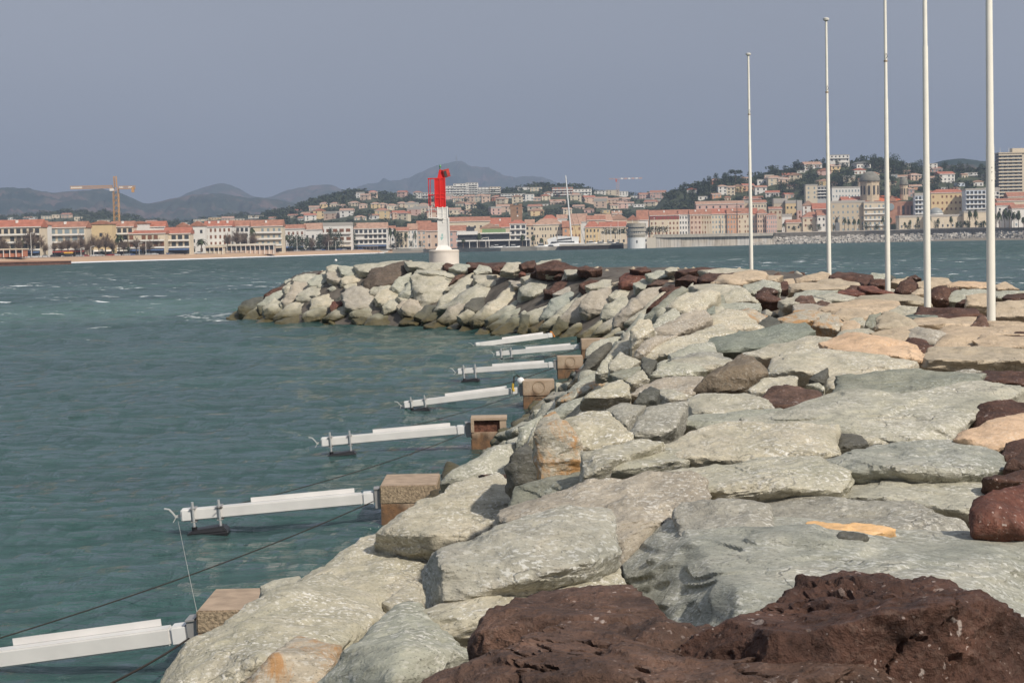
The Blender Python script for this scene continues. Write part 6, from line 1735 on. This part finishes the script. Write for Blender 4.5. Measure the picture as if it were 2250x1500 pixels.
# control tower
def control_tower():
    d = 1205.0; k = d / F; b = at(1400, 543, d); t = empty('control_tower', (b.x, d, 0), 'round pale harbour control tower with ring shaped balconies on a white base', 'control tower')
    def Z(y): return EYE.z + (at(1400, y, d).z - EYE.z)
    Mc = mat('tower_concrete', (0.42, 0.38, 0.32), 0.85, var=0.12, vscale=0.5)
    r = 20 * k; y = 7
    MB().lathe([(r, -1.5), (r, Z(522))], (0, y, 0), 32).build('base', mat('white_base', (0.70, 0.69, 0.67), 0.7), t)
    MB().lathe([(r * 0.90, Z(522)), (r * 0.90, Z(493))], (0, y, 0), 32).build('core', M_shut, t)
    for y0, y1, rr in ((521.5, 518, 1.0), (517.5, 512, 1.07), (508, 502, 1.10), (499, 493, 1.10), (492.5, 490, 1.0)):
        MB().lathe([(r * rr, Z(y0)), (r * rr * 1.02, Z(y1))], (0, y, 0), 32).build('balcony_ring', Mc, t)
    for j in range(14):
        a = math.pi + math.pi * (j + 0.5) / 14; MB().box(-0.35, 0.35, -0.08, 0.08, Z(512), Z(508)).build('mullion', M_trim, t).location = (r * 0.93 * math.cos(a), y + r * 0.93 * math.sin(a), 0)
    MB().box(-0.4, 0.4, y - r - 0.1, y - r + 0.3, Z(534), Z(528)).build('window', M_dark, t)
    MB().box(-6, -r * 0.4, y - 1, y + 3, -1.5, Z(526)).build('annex', M_quay, t)
    for x in (-2.5, 1.5): MB().tube([(x, y, Z(490)), (x, y, Z(482))], 0.12, 6).build('antenna', M_trim, t)
control_tower()
strip_wall('annex_wall', [(1421, 1212), (1441, 1225)], 7.2, 10, mat('annex_render', (0.50, 0.45, 0.38), 0.85, var=0.1), 'plain beige wall joining the control tower to the sea wall')
sw = [(1441, 1232), (1470, 1262), (1500, 1290), (1560, 1330), (1620, 1362), (1660, 1385), (1700, 1408)]
strip_wall('sea_wall', sw, 6.9, 5, M_sw, 'tall streaked pale sea wall right of the control tower')
tq = strip_wall('promenade_deck', [(1436, 1226)] + [(a, b - 5) for a, b in sw[1:]] + [(1702, 1401)], 9.3, 40, mat('deck_concrete', (0.36, 0.33, 0.285), 0.9, var=0.15, vscale=0.2), 'overhanging curved promenade deck above the streaked sea wall', 'promenade', zbot=7.0)
dw = [(1700, 1446), (1800, 1436), (1900, 1424), (2000, 1400), (2100, 1360), (2170, 1325), (2215, 1290), (2300, 1240), (2500, 1160)]
strip_wall('breakwater_wall', dw, [9.2, 9.2, 9.3, 9.4, 9.4, 9.2, 8.0, 7.0, 6.0], 30, M_sd, 'long dark sea wall with pale coping at the right', zbot=-1.0)
strip_wall('coping', [(a, b - 0.3) for a, b in dw], [9.7, 9.7, 9.8, 9.9, 9.9, 9.7, 8.5, 7.5, 6.5], 1.2, mat('coping_stone', (0.48, 0.42, 0.35), 0.9, var=0.15, vscale=0.2), 'pale coping capping the long dark sea wall', 'coping', zbot=8.9)
v = []; f = []
for px, d0 in ((1436, 1262), (1560, 1360), (1700, 1450), (1900, 1440), (2000, 1425), (2100, 1385), (2170, 1350), (2300, 1262), (2700, 1130)):
    v += [dirx(px, d0, 8.85), dirx(px, 1680, 9.2)]
n_ = len(v) // 2
o = meshobj('promenade', v, [(2 * i, 2 * i + 2, 2 * i + 3, 2 * i + 1) for i in range(n_ - 1)], mat('paving', (0.33, 0.28, 0.23), 0.9, var=0.1)); o['kind'] = 'structure'
# rock revetment below the dark wall
r = random.Random(9); V = []; Fq = []; k0 = 0; base_v = None
for k in range(1500):
    px = r.uniform(1655, 2330); t = r.random(); d = float(np.interp(px, [a for a, b in [(1655, 1375)] + dw], [b for a, b in [(1655, 1375)] + dw])) - 1 - 16 * t
    hz = 5.4 if px < 1720 else 5.2
    if px > 2150: hz = 5.4
    s = r.uniform(0.9, 1.9); q = dirx(px, d); z = -0.4 + (hz + 0.3) * (1 - t) ** 1.0 * (min(1, (px - 1650) / 40))
    bmv = []
    for j in range(8): bmv.append(Vector(((1 if j & 1 else -1) * r.uniform(.6, 1.1), (1 if j & 2 else -1) * r.uniform(.6, 1.1), (1 if j & 4 else -1) * r.uniform(.4, .8))) * s)
    Mx = Matrix.Rotation(r.uniform(0, 3), 3, 'Z') @ Matrix.Rotation(r.uniform(-.6, .6), 3, 'X')
    V += [tuple(Mx @ p + Vector((q.x, q.y, z))) for p in bmv]; Fq += [tuple(i + k0 for i in ff) for ff in ((0, 2, 3, 1), (4, 5, 7, 6), (0, 1, 5, 4), (2, 6, 7, 3), (0, 4, 6, 2), (1, 3, 7, 5))]; k0 += 8
o = meshobj('revetment_rocks', V, Fq, mat('revetment_stone', (0.40, 0.37, 0.33), 0.9, var=0.35, vscale=0.25)); tag(o, 'bank of pale armour rocks below the long dark sea wall', 'rock bank', None, 'stuff')

# groyne at the left edge and the pavilion behind it
tq = empty('groyne', (dirx(40, 800).x, 800, 0), 'dark rusty sheet pile groyne running out at the left edge', 'groyne')
o = strip_wall('sheet_piles', [(-200, 762), (60, 776), (156, 796)], [1.9, 1.7, 1.4], 7, mat('rusty_piles', (0.13, 0.065, 0.045), 0.9, var=0.4, vscale=1.2), '', parent=tq); o.location = -tq.location
o = strip_wall('walkway', [(-200, 761.5), (60, 775.5), (157, 795.5)], [2.2, 2.0, 1.7], 8, mat('walkway_boards', (0.30, 0.16, 0.11), 0.9, var=0.2), '', zbot=1.42, parent=tq); o.location = -tq.location
def pavilion(x0, x1, yt, yb, d, lab, n, awn, wallc, low=True):
    k = d / F; b = at((x0 + x1) / 2, yb, d); W = (x1 - x0) * k; h = (yb - yt) * k
    t = empty('pavilion', (b.x, d, b.z), lab, 'pavilion', 'low beach pavilions')
    MB().box(-W / 2, W / 2, 0.5, 9, -1, h * 0.8).build('wall', wallc, t)
    MB().box(-W / 2 - 0.5, W / 2 + 0.5, -1.0, 9.5, h * 0.82, h).build('roof', awn, t)
    for j in range(n):
        xx = -W / 2 + W * (j + 0.5) / n
        MB().box(xx - W / n * 0.38, xx + W / n * 0.38, 0.44, 0.6, h * 0.28, h * 0.72).build('window', M_win, t)
    for j in range(n + 1):
        xx = -W / 2 + W * j / n; MB().box(xx - 0.15, xx + 0.15, -0.9, -0.6, -1, h * 0.82).build('post', M_trim, t)
M_awn = mat('cream_awning', (0.66, 0.61, 0.52), 0.8, var=0.08)
pavilion(458, 602, 536, 556, shore(530) + 42, 'long glazed beach pavilion with a cream awning below the white hotel', 14, M_awn, WALL['peach'])
pavilion(452, 490, 541, 556, shore(470) + 38, 'small cream pavilion end at the left of the long beach pavilion', 4, WALL['cream'], WALL['cream'])
pavilion(-60, 50, 547, 561, shore(0) + 40, 'low brick beach pavilion at the left edge', 8, WALL['cream'], WALL['red'])
pavilion(780, 830, 541, 550, shore(800) + 40, 'white tented terrace at the right end of the beach park', 6, M_trim, M_dark)
# carousel
d = 1345.0; k = d / F; b = at(841, 545, d); t = empty('carousel', (b.x, d, b.z), 'round carousel with a pink and white striped tent roof', 'carousel')
MB().lathe([(13 * k, 0), (13 * k, 0.5)], n=20).build('platform', M_trim, t)
for j in range(12):
    a = 2 * math.pi * j / 12; MB().tube([(12 * k * math.cos(a), 12 * k * math.sin(a), 0.5), (12 * k * math.cos(a), 12 * k * math.sin(a), 10 * k)], 0.12, 5).build('pole', M_trim, t)
MB().lathe([(3 * k, 0.5), (3 * k, 9 * k)], n=12).build('core', mat('carousel_core', (0.28, 0.12, 0.08), 0.7), t)
v = [(0, 0, 20 * k)]; n = 24
for j in range(n): a = 2 * math.pi * j / n; v.append((15 * k * math.cos(a), 15 * k * math.sin(a), 12 * k))
for j in range(n): a = 2 * math.pi * j / n; v.append((15 * k * math.cos(a), 15 * k * math.sin(a), 10.5 * k))
f = [(0, 1 + j, 1 + (j + 1) % n) for j in range(n)] + [(1 + j, 1 + n + j, 1 + n + (j + 1) % n, 1 + (j + 1) % n) for j in range(n)]
o = meshobj('tent_roof', v, f, M_trim, t); o.data.materials.append(mat('tent_pink', (0.62, 0.24, 0.17), 0.8)); o.data.polygons.foreach_set('material_index', [(j % n) % 2 for j in range(2 * n)])
# glass restaurant on the marina
def restaurant():
    d = 1295.0; k = d / F; b = at(1085, 548, d); t = empty('restaurant', (b.x, d, b.z), 'modern dark glass restaurant with long white floor slabs on the marina', 'restaurant')
    def X(px): return (px - 1085) * k
    def Z(y): return (548 - y) * k
    MB().box(X(1005), X(1165), 3, 16, -2, Z(529)).build('ground_floor', M_dark, t)
    MB().box(X(1006), X(1060), 4, 15, Z(527), Z(514)).build('glass_hall', M_dark, t); MB().box(X(1060), X(1120), 6, 15, Z(527), Z(513)).build('glass_hall', M_win, t)
    MB().box(X(1003), X(1166), 0, 17, Z(529.5), Z(526.5)).build('slab', M_trim, t); MB().box(X(1005), X(1050), 2, 16, Z(514.5), Z(507)).build('slab', M_trim, t); MB().box(X(1054), X(1125), 3, 16, Z(513.5), Z(511)).build('slab', M_trim, t)
    MB().box(X(1060), X(1112), 7, 15, Z(511), Z(503)).build('green_lantern', mat('green_glazing', (0.18, 0.26, 0.12), 0.6), t)
    MB().box(X(1025), X(1043), 8, 14, Z(507), Z(497)).build('roof_box', M_dark, t)
    for px in (1032, 1068, 1075, 1119, 1157, 1165, 1049): MB().box(X(px) - 0.2, X(px) + 0.2, 0.2, 0.6, -2, Z(529.5)).build('post', M_trim, t)
    m = MB(); m.bar((X(1055), 1, Z(527)), (X(1063), 1, Z(522)), 0.3); m.bar((X(1063), 1, Z(522)), (X(1074), 1, Z(521.5)), 0.3); m.bar((X(1074), 1, Z(521.5)), (X(1074), 1, Z(526.5)), 0.3); m.build('canopy_frame', M_trim, t)
restaurant()
# white frame roof in the park
d = shore(740) + 72; k = d / F; b = at(735, 520, d); t = empty('frame_roof', (b.x, d, b.z), 'white sloping frame roof over a terrace in the beach park', 'roof structure')
m = MB(); m.bar((-42 * k, 0, 15 * k), (-8 * k, 0, 28 * k), 0.6); m.bar((-8 * k, 0, 28 * k), (35 * k, 0, 29 * k), 0.7); m.bar((-44 * k, 0, 13.5 * k), (-6 * k, 0, 15 * k), 0.8); m.bar((35 * k, 0, 29 * k), (35 * k, 0, -8 * k), 0.5); m.build('frame', M_trim, t)
m = MB(); m.add([(-42 * k, 0.3, 14 * k), (-8 * k, 0.3, 27 * k), (-8 * k, 10, 27 * k), (-42 * k, 10, 14 * k)], [(0, 1, 2, 3)]); m.build('roof_panel', ROOF['pale'], t)
MB().box(-4 * k, 34 * k, 1, 8, 0, 18 * k).build('terrace', M_shut, t)
# quay glass dome
d = 1500.0; k = d / F; b = at(2062, 470, d); t = empty('glass_dome', (b.x, d, b.z), 'shallow grey glass dome above the low promenade building', 'dome')
MB().lathe([(15.5 * k * math.cos(a), 15 * k * math.sin(a) * 0.95) for a in np.linspace(0, 1.5, 10)], (0, 9, 0), 24).build('shell', mat('grey_glass', (0.28, 0.29, 0.28), 0.4), t, smooth=True)
MB().lathe([(15.8 * k, -2), (15.8 * k, 0.4)], (0, 9, 0), 24).build('ring', M_trim, t)

# ------------------------------------------------------------------ cranes, masts, boats
def lattice(m, a, b, w_, n, t_):
    a = Vector(a); b = Vector(b); d = (b - a); dn = d.normalized(); s = Vector((0, 1, 0)) if abs(dn.y) < 0.9 else Vector((1, 0, 0)); u = dn.cross(s).normalized() * w_ / 2; s = s * w_ / 2
    c = [u + s, u - s, -u - s, -u + s]
    for q in c: m.bar(a + q, b + q, t_)
    for i in range(n):
        p0, p1 = a + d * (i / n), a + d * ((i + 1) / n)
        for j in range(4): m.bar(p0 + c[j], p1 + c[(j + 1) % 4], t_ * 0.7)
def crane(px, ybase, yj, ytop, xl, xr, d, lab, c1, c2, cab, ycab, cw=True, thick=1.0, tl_=0, tr_=0):
    k = d / F; b = at(px, ybase, d); t = empty('tower_crane', (b.x, d, b.z), lab, 'crane', 'tower cranes over the town')
    zj = (ybase - yj) * k; zt = (ybase - ytop) * k; w_ = 11 * k * thick if thick > 0.8 else 5 * k
    m = MB(); lattice(m, (0, 0, -25), (0, 0, zj), w_, int((zj + 25) / w_), 0.32 * thick); m.build('mast', c1, t)
    m = MB(); lattice(m, (-w_ * 0.6, 0, zj + tl_), ((xl - px) * k, 0, zj + tl_), 1.5 * thick, 26, 0.30 * thick); m.build('jib', c1, t)
    m = MB(); lattice(m, (w_ * 0.6, 0, zj + tr_), ((xr - px) * k, 0, zj + tr_), 1.5 * thick, 10, 0.30 * thick); m.build('counter_jib', c2 if not cw else c1, t)
    m = MB(); lattice(m, (0, 0, zj), (-0.3, 0, zt), w_ * 0.5, 5, 0.26 * thick); m.build('tower_peak', c1, t)
    MB().box(-w_ * 1.05, -w_ * 0.3, -2.4, -0.6, zj - 7 * k, zj - 0.5).build('cab', cab, t)
    if cw:
        MB().box((xr - px - 8) * k, (xr - px - 3) * k, -1, 1, zj - 11 * k, zj).build('counterweight', c1, t)
        MB().box((xl - px + 1) * k, (xl - px + 26) * k, -0.85, -0.78, zj - 0.3, zj + 1.0).build('jib_sign', M_trim, t)
        for q in (8, 28): MB().box(q * k, (q + 9) * k, -0.85, -0.78, zj - 0.3, zj + 0.8).build('jib_sign', M_trim, t)
    else:
        for q in range(6):
            xa = (xr - px) * k * (0.12 + q * 0.15); MB().box(xa, xa + 5 * k, -0.9, -0.8, zj + tr_ - 0.9, zj + tr_ + 0.9).build('jib_sleeve', c1 if q % 2 else M_trim, t)
M_or = mat('orange_crane_paint', (0.50, 0.29, 0.13), 0.6); M_rc = mat('red_crane_paint', (0.48, 0.13, 0.10), 0.6); M_pk = mat('pale_crane_paint', (0.55, 0.36, 0.30), 0.6)
crane(257, 492, 413, 388, 158, 300, 1060, 'orange tower crane behind the beach houses at the left', M_or, M_or, M_trim, 0, tl_=0.6)
crane(1358, 432, 393, 392, 1339, 1412, 2480, 'distant red and white tower crane on the hill skyline', M_pk, M_pk, M_rc, 0, cw=False, thick=0.7)
def mast(px, yb, yt, d, r0, lab, nm='mast', group=None, m=M_trim, lean=0.0):
    b = at(px, yb, d); k = d / F; h = (yb - yt) * k; t = empty(nm, b, lab, nm.replace('_', ' '), group)
    MB().tube([(0, 0, 0), (-lean * h, 0, h)], [r0, r0 * 0.6], 8).build('pole', m, t); return t, h, k
t, h, k = mast(1003, 356, 341, 11000, 5.0, 'tiny antenna mast on the summit of the far mountain', 'antenna_mast', None, M_grey)
MB().box(-6, 6, -4, 4, 0, 14).build('hut', M_grey, t)
# big sailing catamaran with the tall mast
def yacht():
    d = 1262.0; k = d / F; b = at(1240, 546, d); t = empty('sailing_yacht', (b.x, d, 0), 'big white sailing yacht with a very tall white mast in the marina', 'yacht', 'boats of the marina')
    Mh = mat('gelcoat', (0.74, 0.74, 0.73), 0.3)
    z0 = EYE.z
    def Z(y): return at(1240, y, d).z
    def X(px): return (px - 1240) * k
    prof = [(X(1178), Z(541), 0.2), (X(1195), Z(537), 2.0), (X(1230), Z(533), 3.4), (X(1262), Z(534), 3.2), (X(1285), Z(536), 2.0), (X(1292), Z(538), 0.4)]
    v = []; f = []
    for x, z, hw in prof: v += [(x, -hw, z), (x, hw, z), (x * 0.97, hw * 0.6, -0.3), (x * 0.97, -hw * 0.6, -0.3)]
    for i in range(5):
        for j in range(4): f.append((i * 4 + j, i * 4 + (j + 1) % 4, i * 4 + 4 + (j + 1) % 4, i * 4 + 4 + j))
    f += [(0, 3, 2, 1), (20, 21, 22, 23)]; meshobj('hull', v, f, Mh, t, True)
    MB().box(X(1212), X(1262), -3, 3, Z(534), Z(530.5)).build('deckhouse', M_win, t); m = MB(); m.bar((X(1205), 0, Z(534)), (X(1225), 0, Z(527.5)), 0.5, 6); m.bar((X(1225), 0, Z(527.5)), (X(1272), 0, Z(530)), 0.5, 6); m.build('coachroof', Mh, t)
    MB().tube([(X(1257), 0, Z(532)), (X(1246), 0, Z(386))], [0.62, 0.40], 10).build('mast', Mh, t)
    MB().tube([(X(1257), -0.3, Z(524)), (X(1225), -0.3, Z(527))], 0.45, 8).build('boom_and_cover', M_dark, t)
    for px in (1285, 1272): MB().tube([(X(px), 0, Z(536)), (X(1248), 0, Z(440 if px < 1280 else 392))], 0.10, 5).build('stay', M_dark, t)
yacht()
def boat(px, y, w_, d, lab, kind='motor', mh=0):
    k = d / F; W = w_ * k; b = at(px, y, d); t = empty('motor_boat' if kind == 'motor' else 'sail_boat', (b.x, d, b.z), lab, 'boat', 'boats of the marina')
    Mh = mat('gelcoat', (0.74, 0.74, 0.73), 0.3); h = W * 0.13
    v = []; f = []
    for x, zt, hw in ((-.5, .8, .10), (-.3, 1.0, .16), (.1, 1.05, .17), (.38, 1.2, .10), (.5, 1.35, .01)): v += [(x * W, -hw * W, zt * h), (x * W, hw * W, zt * h), (x * .93 * W, hw * .6 * W, -.3 * h), (x * .93 * W, -hw * .6 * W, -.3 * h)]
    for i in range(4):
        for j in range(4): f.append((i * 4 + j, i * 4 + (j + 1) % 4, i * 4 + 4 + (j + 1) % 4, i * 4 + 4 + j))
    f += [(0, 3, 2, 1), (16, 17, 18, 19)]; meshobj('hull', v, f, Mh, t, True)
    m = MB(); m.add([(-.3 * W, -.10 * W, h), (.25 * W, -.10 * W, h), (.08 * W, -.08 * W, h * 2.1), (-.22 * W, -.08 * W, h * 2.1), (-.3 * W, .10 * W, h), (.25 * W, .10 * W, h), (.08 * W, .08 * W, h * 2.1), (-.22 * W, .08 * W, h * 2.1)], [(0, 1, 2, 3), (5, 4, 7, 6), (1, 5, 6, 2), (4, 0, 3, 7), (3, 2, 6, 7)]); m.build('cabin', M_win, t)
    MB().box(-.26 * W, .10 * W, -.09 * W, .09 * W, h * 2.11, h * 2.4).build('cabin_roof', Mh, t)
    if mh: MB().tube([(0.05 * W, 0, h), (0.05 * W, 0, mh * k)], 0.12, 6).build('mast', M_trim, t)
for i, (px, y, w_, mh, lab) in enumerate(((1083, 545, 18, 0, 'small white boat with dark canopy left in the marina'), (1093, 545, 24, 0, 'white motor boat with arched windscreen before the restaurant'), (1130, 545, 26, 0, 'low white motor boat before the right end of the restaurant'),
        (1110, 545, 18, 0, 'small dark windowed boat between two white motor boats'), (1190, 544, 30, 0, 'white motor yacht with flat roof at the quay end'), (1212, 545, 26, 0, 'white motor yacht left of the big sailing yacht'),
        (1300, 537, 26, 0, 'white cruiser behind the pile landing stage'), (1322, 537, 22, 26, 'small boat with short mast behind the landing stage'), (1342, 537, 24, 44, 'sail boat with bare mast behind the landing stage'), (1358, 537, 18, 52, 'slim sail boat beside the control tower'))):
    boat(px, y, w_, 1255 if px < 1230 else 1262, lab, 'sail' if mh else 'motor', mh)
for px, yt, yb in ((1299, 508, 540), (1328, 503, 538), (1354, 508, 540), (1364, 503, 538), (1336, 500, 538), (1316, 505, 538), (1307, 512, 538), (1342, 502, 540)):
    TRL.setdefault('thin white boat mast behind the landing stage', []).append((px, mast(px, yb, yt, 1275, 0.16, None, 'boat_mast', 'bare masts of the marina')[0]))
# lamp posts and promenade flag masts
def lamp(px, yb, yt, d, where, arm=True):
    t, h, k = mast(px, yb, yt, d, 0.16, None, 'street_lamp', 'street lamps of the shore')
    if arm: MB().bar((0, 0, h), (1.2, 0, h + 0.2), 0.14).build('arm', M_trim, t); MB().box(1.0, 2.0, -0.25, 0.25, h + 0.08, h + 0.3).build('lamp_head', M_trim, t)
    else: MB().lathe([(0.35, 0), (0.4, 0.3), (0.2, 0.5)], (0, 0, h), 8).build('lamp_head', M_trim, t)
    TRL.setdefault('tall pale street lamp %s' % where, []).append((px, t))
for px, yb, yt in ((69, 562, 512), (178, 561, 545), (206, 561, 548), (321, 560, 529), (405, 558, 516), (653, 552, 512), (722, 552, 530), (738, 552, 530), (200, 562, 560 - 18), (306, 560, 534), (392, 560, 530), (545, 556, 520)):
    lamp(px, yb, yt, shore(px) + 44, 'by the beach')
for px in (897, 906, 912, 920, 927, 941, 947, 1107 - 80): lamp(px, 545, 512, 1330, 'left of the beacon')
for px in (1438, 1457, 1469): lamp(px, 520, 480 if px == 1438 else 488, 1300, 'on the curved promenade deck', False)
for i, px in enumerate((1477, 1494, 1505, 1515, 1523, 1529, 1534, 1541, 1547, 1553, 1560, 1567, 1578, 1589, 1600, 1611, 1622)):
    t, h, k = mast(px, 516, 484 + (i % 3) * 2, 1390, 0.12, None, 'promenade_pole', 'thin poles along the right promenade'); TRL.setdefault('thin white pole on the curved promenade deck', []).append((px, t))
for i, px in enumerate((1795, 1883, 1898, 1973, 1980, 2003, 2009, 2044, 2067, 2073, 2095, 2107, 2131, 2162, 2208)):
    t, h, k = mast(px, 503 + (px > 2180) * 4, 486, 1380, 0.15, None, 'promenade_pole', 'thin poles along the right promenade'); TRL.setdefault('thin white pole above the long dark sea wall', []).append((px, t))
# cross masted dark ship mast ornament and statue
t, h, k = mast(1620, 512, 447, 1450, 0.45, 'tall dark ship mast with cross yards standing on the promenade', 'ship_mast', None, mat('dark_iron', (0.09, 0.08, 0.075), 0.7))
for q, w_ in ((0.48, 13), (0.70, 9), (0.86, 5)): MB().box(-w_ * k, w_ * k, -0.2, 0.2, h * q, h * q + 0.45).build('yard', MATS['dark_iron'], t)
t, h, k = mast(1583, 512, 480, 1450, 0.35, 'short dark mast ornament left of the tall ship mast', 'ship_mast', None, MATS['dark_iron']); MB().box(-5 * k, 5 * k, -0.2, 0.2, h * 0.5, h * 0.5 + 0.4).build('yard', MATS['dark_iron'], t)
d = 1440.0; k = d / F; b = at(1840, 505, d); t = empty('statue', b, 'dark winged statue on a tall grey pedestal by the second flagpole', 'statue')
MB().box(-1.6, 1.6, -1.6, 1.6, -1, 16 * k).build('pedestal', M_grey, t)
m = MB(); m.tube([(0, 0, 16 * k), (0, 0, 23 * k), (0.1, 0, 28 * k)], [0.8, 0.7, 0.3], 8); m.bar((0, 0, 24 * k), (-1.9, 0, 31 * k), 0.45); m.bar((0, 0, 24 * k), (1.9, 0, 31 * k), 0.45); m.build('figure', MATS['dark_iron'], t)
# parked cars on the shore roads
CC = [('white', (0.65, 0.65, 0.65)), ('black', (0.03, 0.03, 0.035)), ('blue', (0.06, 0.12, 0.30)), ('silver', (0.40, 0.41, 0.42)), ('red', (0.35, 0.04, 0.03)), ('dark grey', (0.10, 0.10, 0.11))]
CARM = {}
def car_meshes(col):
    if col[0] not in CARM:
        M = mat(col[0].replace(' ', '_') + '_car_paint', col[1], 0.3)
        m = MB(); m.add([(-2.1, -.85, .3), (2.1, -.85, .3), (2.15, -.85, .75), (1.1, -.85, .9), (-1.9, -.85, .95), (-2.15, -.85, .7), (-2.1, .85, .3), (2.1, .85, .3), (2.15, .85, .75), (1.1, .85, .9), (-1.9, .85, .95), (-2.15, .85, .7)],
                        [(0, 1, 2, 3, 4, 5), (11, 10, 9, 8, 7, 6), (0, 6, 7, 1), (1, 7, 8, 2), (2, 8, 9, 3), (3, 9, 10, 4), (4, 10, 11, 5), (5, 11, 6, 0)])
        g_ = MB(); g_.add([(-1.8, -.80, .9), (1.15, -.80, .9), (.5, -.68, 1.42), (-1.3, -.68, 1.42), (-1.8, .80, .9), (1.15, .80, .9), (.5, .68, 1.42), (-1.3, .68, 1.42)], [(0, 1, 2, 3), (7, 6, 5, 4), (1, 5, 6, 2), (0, 3, 7, 4)])
        r_ = MB(); r_.box(-1.3, .5, -.68, .68, 1.423, 1.47); w_ = MB()
        for x in (-1.35, 1.3):
            for y in (-.86, .70): w_.tube([(x, y, .32), (x, y + .16, .32)], .32, 10)
        out = []
        for nm, b, mm in (('body', m, M), ('cabin_glass', g_, M_win), ('car_roof', r_, M), ('wheels', w_, M_dark)):
            me = bpy.data.meshes.new(nm); me.from_pydata(b.v, [], b.f); me.materials.append(mm); out.append((nm, me))
        CARM[col[0]] = out
    return CARM[col[0]]
r = random.Random(4)
for lo, hi, n, off, where in ((60, 440, 22, 47, 'on the beach road at the left'), (640, 800, 10, 46, 'under the beach park trees')):
    for i in range(n):
        px = lo + (hi - lo) * (i + r.uniform(0.1, 0.9)) / n; c = CC[r.choice([0, 0, 1, 2, 3, 3, 4, 5])]; p = dirx(px, shore(px) + off, 3.0)
        t = empty('parked_car', p, None, 'car', 'cars parked along the shore', r.choice([0, math.pi]) + r.uniform(-.1, .1)); TRL.setdefault('%s car parked %s' % (c[0], where), []).append((px, t))
        for nm, me in car_meshes(c): o = bpy.data.objects.new(nm, me); COL.objects.link(o); o.parent = t
# a yellow beach kiosk and beach signs
p = dirx(149, shore(149) + 41, 3.0); t = empty('kiosk', p, 'small yellow roofed kiosk on the beach road below the crane', 'kiosk')
MB().box(-1.6, 1.6, 0, 3, 0, 1.9).build('wall', M_dark, t); MB().box(-2.0, 2.0, -0.4, 3.4, 1.9, 2.7).build('roof', mat('yellow_canvas', (0.62, 0.36, 0.06), 0.8), t)
strip_wall('low_promenade_wall', [(px, shore(px) + 37) for px in range(-200, 835, 30)], 3.35, 1.2, mat('promenade_wall_stone', (0.30, 0.24, 0.20), 0.9, var=0.2, vscale=0.3), 'low brown wall between the beach and its road')
settle_labels(TRL)
# ------------------------------------------------------------------ haze
h = MB().box(-16000, 16000, -1500, 15500, -3.5, 640).build('haze'); h['kind'] = 'stuff'; h['label'] = 'thin blue grey haze over the bay and the hills'; h['category'] = 'haze'
m = bpy.data.materials.new('haze_air'); m.use_nodes = True; t = m.node_tree; t.nodes.clear()
o = t.nodes.new('ShaderNodeOutputMaterial'); pv = t.nodes.new('ShaderNodeVolumePrincipled')
pv.inputs['Color'].default_value = (0.46, 0.56, 0.75, 1); pv.inputs['Density'].default_value = 0.000135; pv.inputs['Anisotropy'].default_value = 0.0
t.links.new(pv.outputs[0], o.inputs['Volume']); h.data.materials.append(m)
h.display_type = 'WIRE'
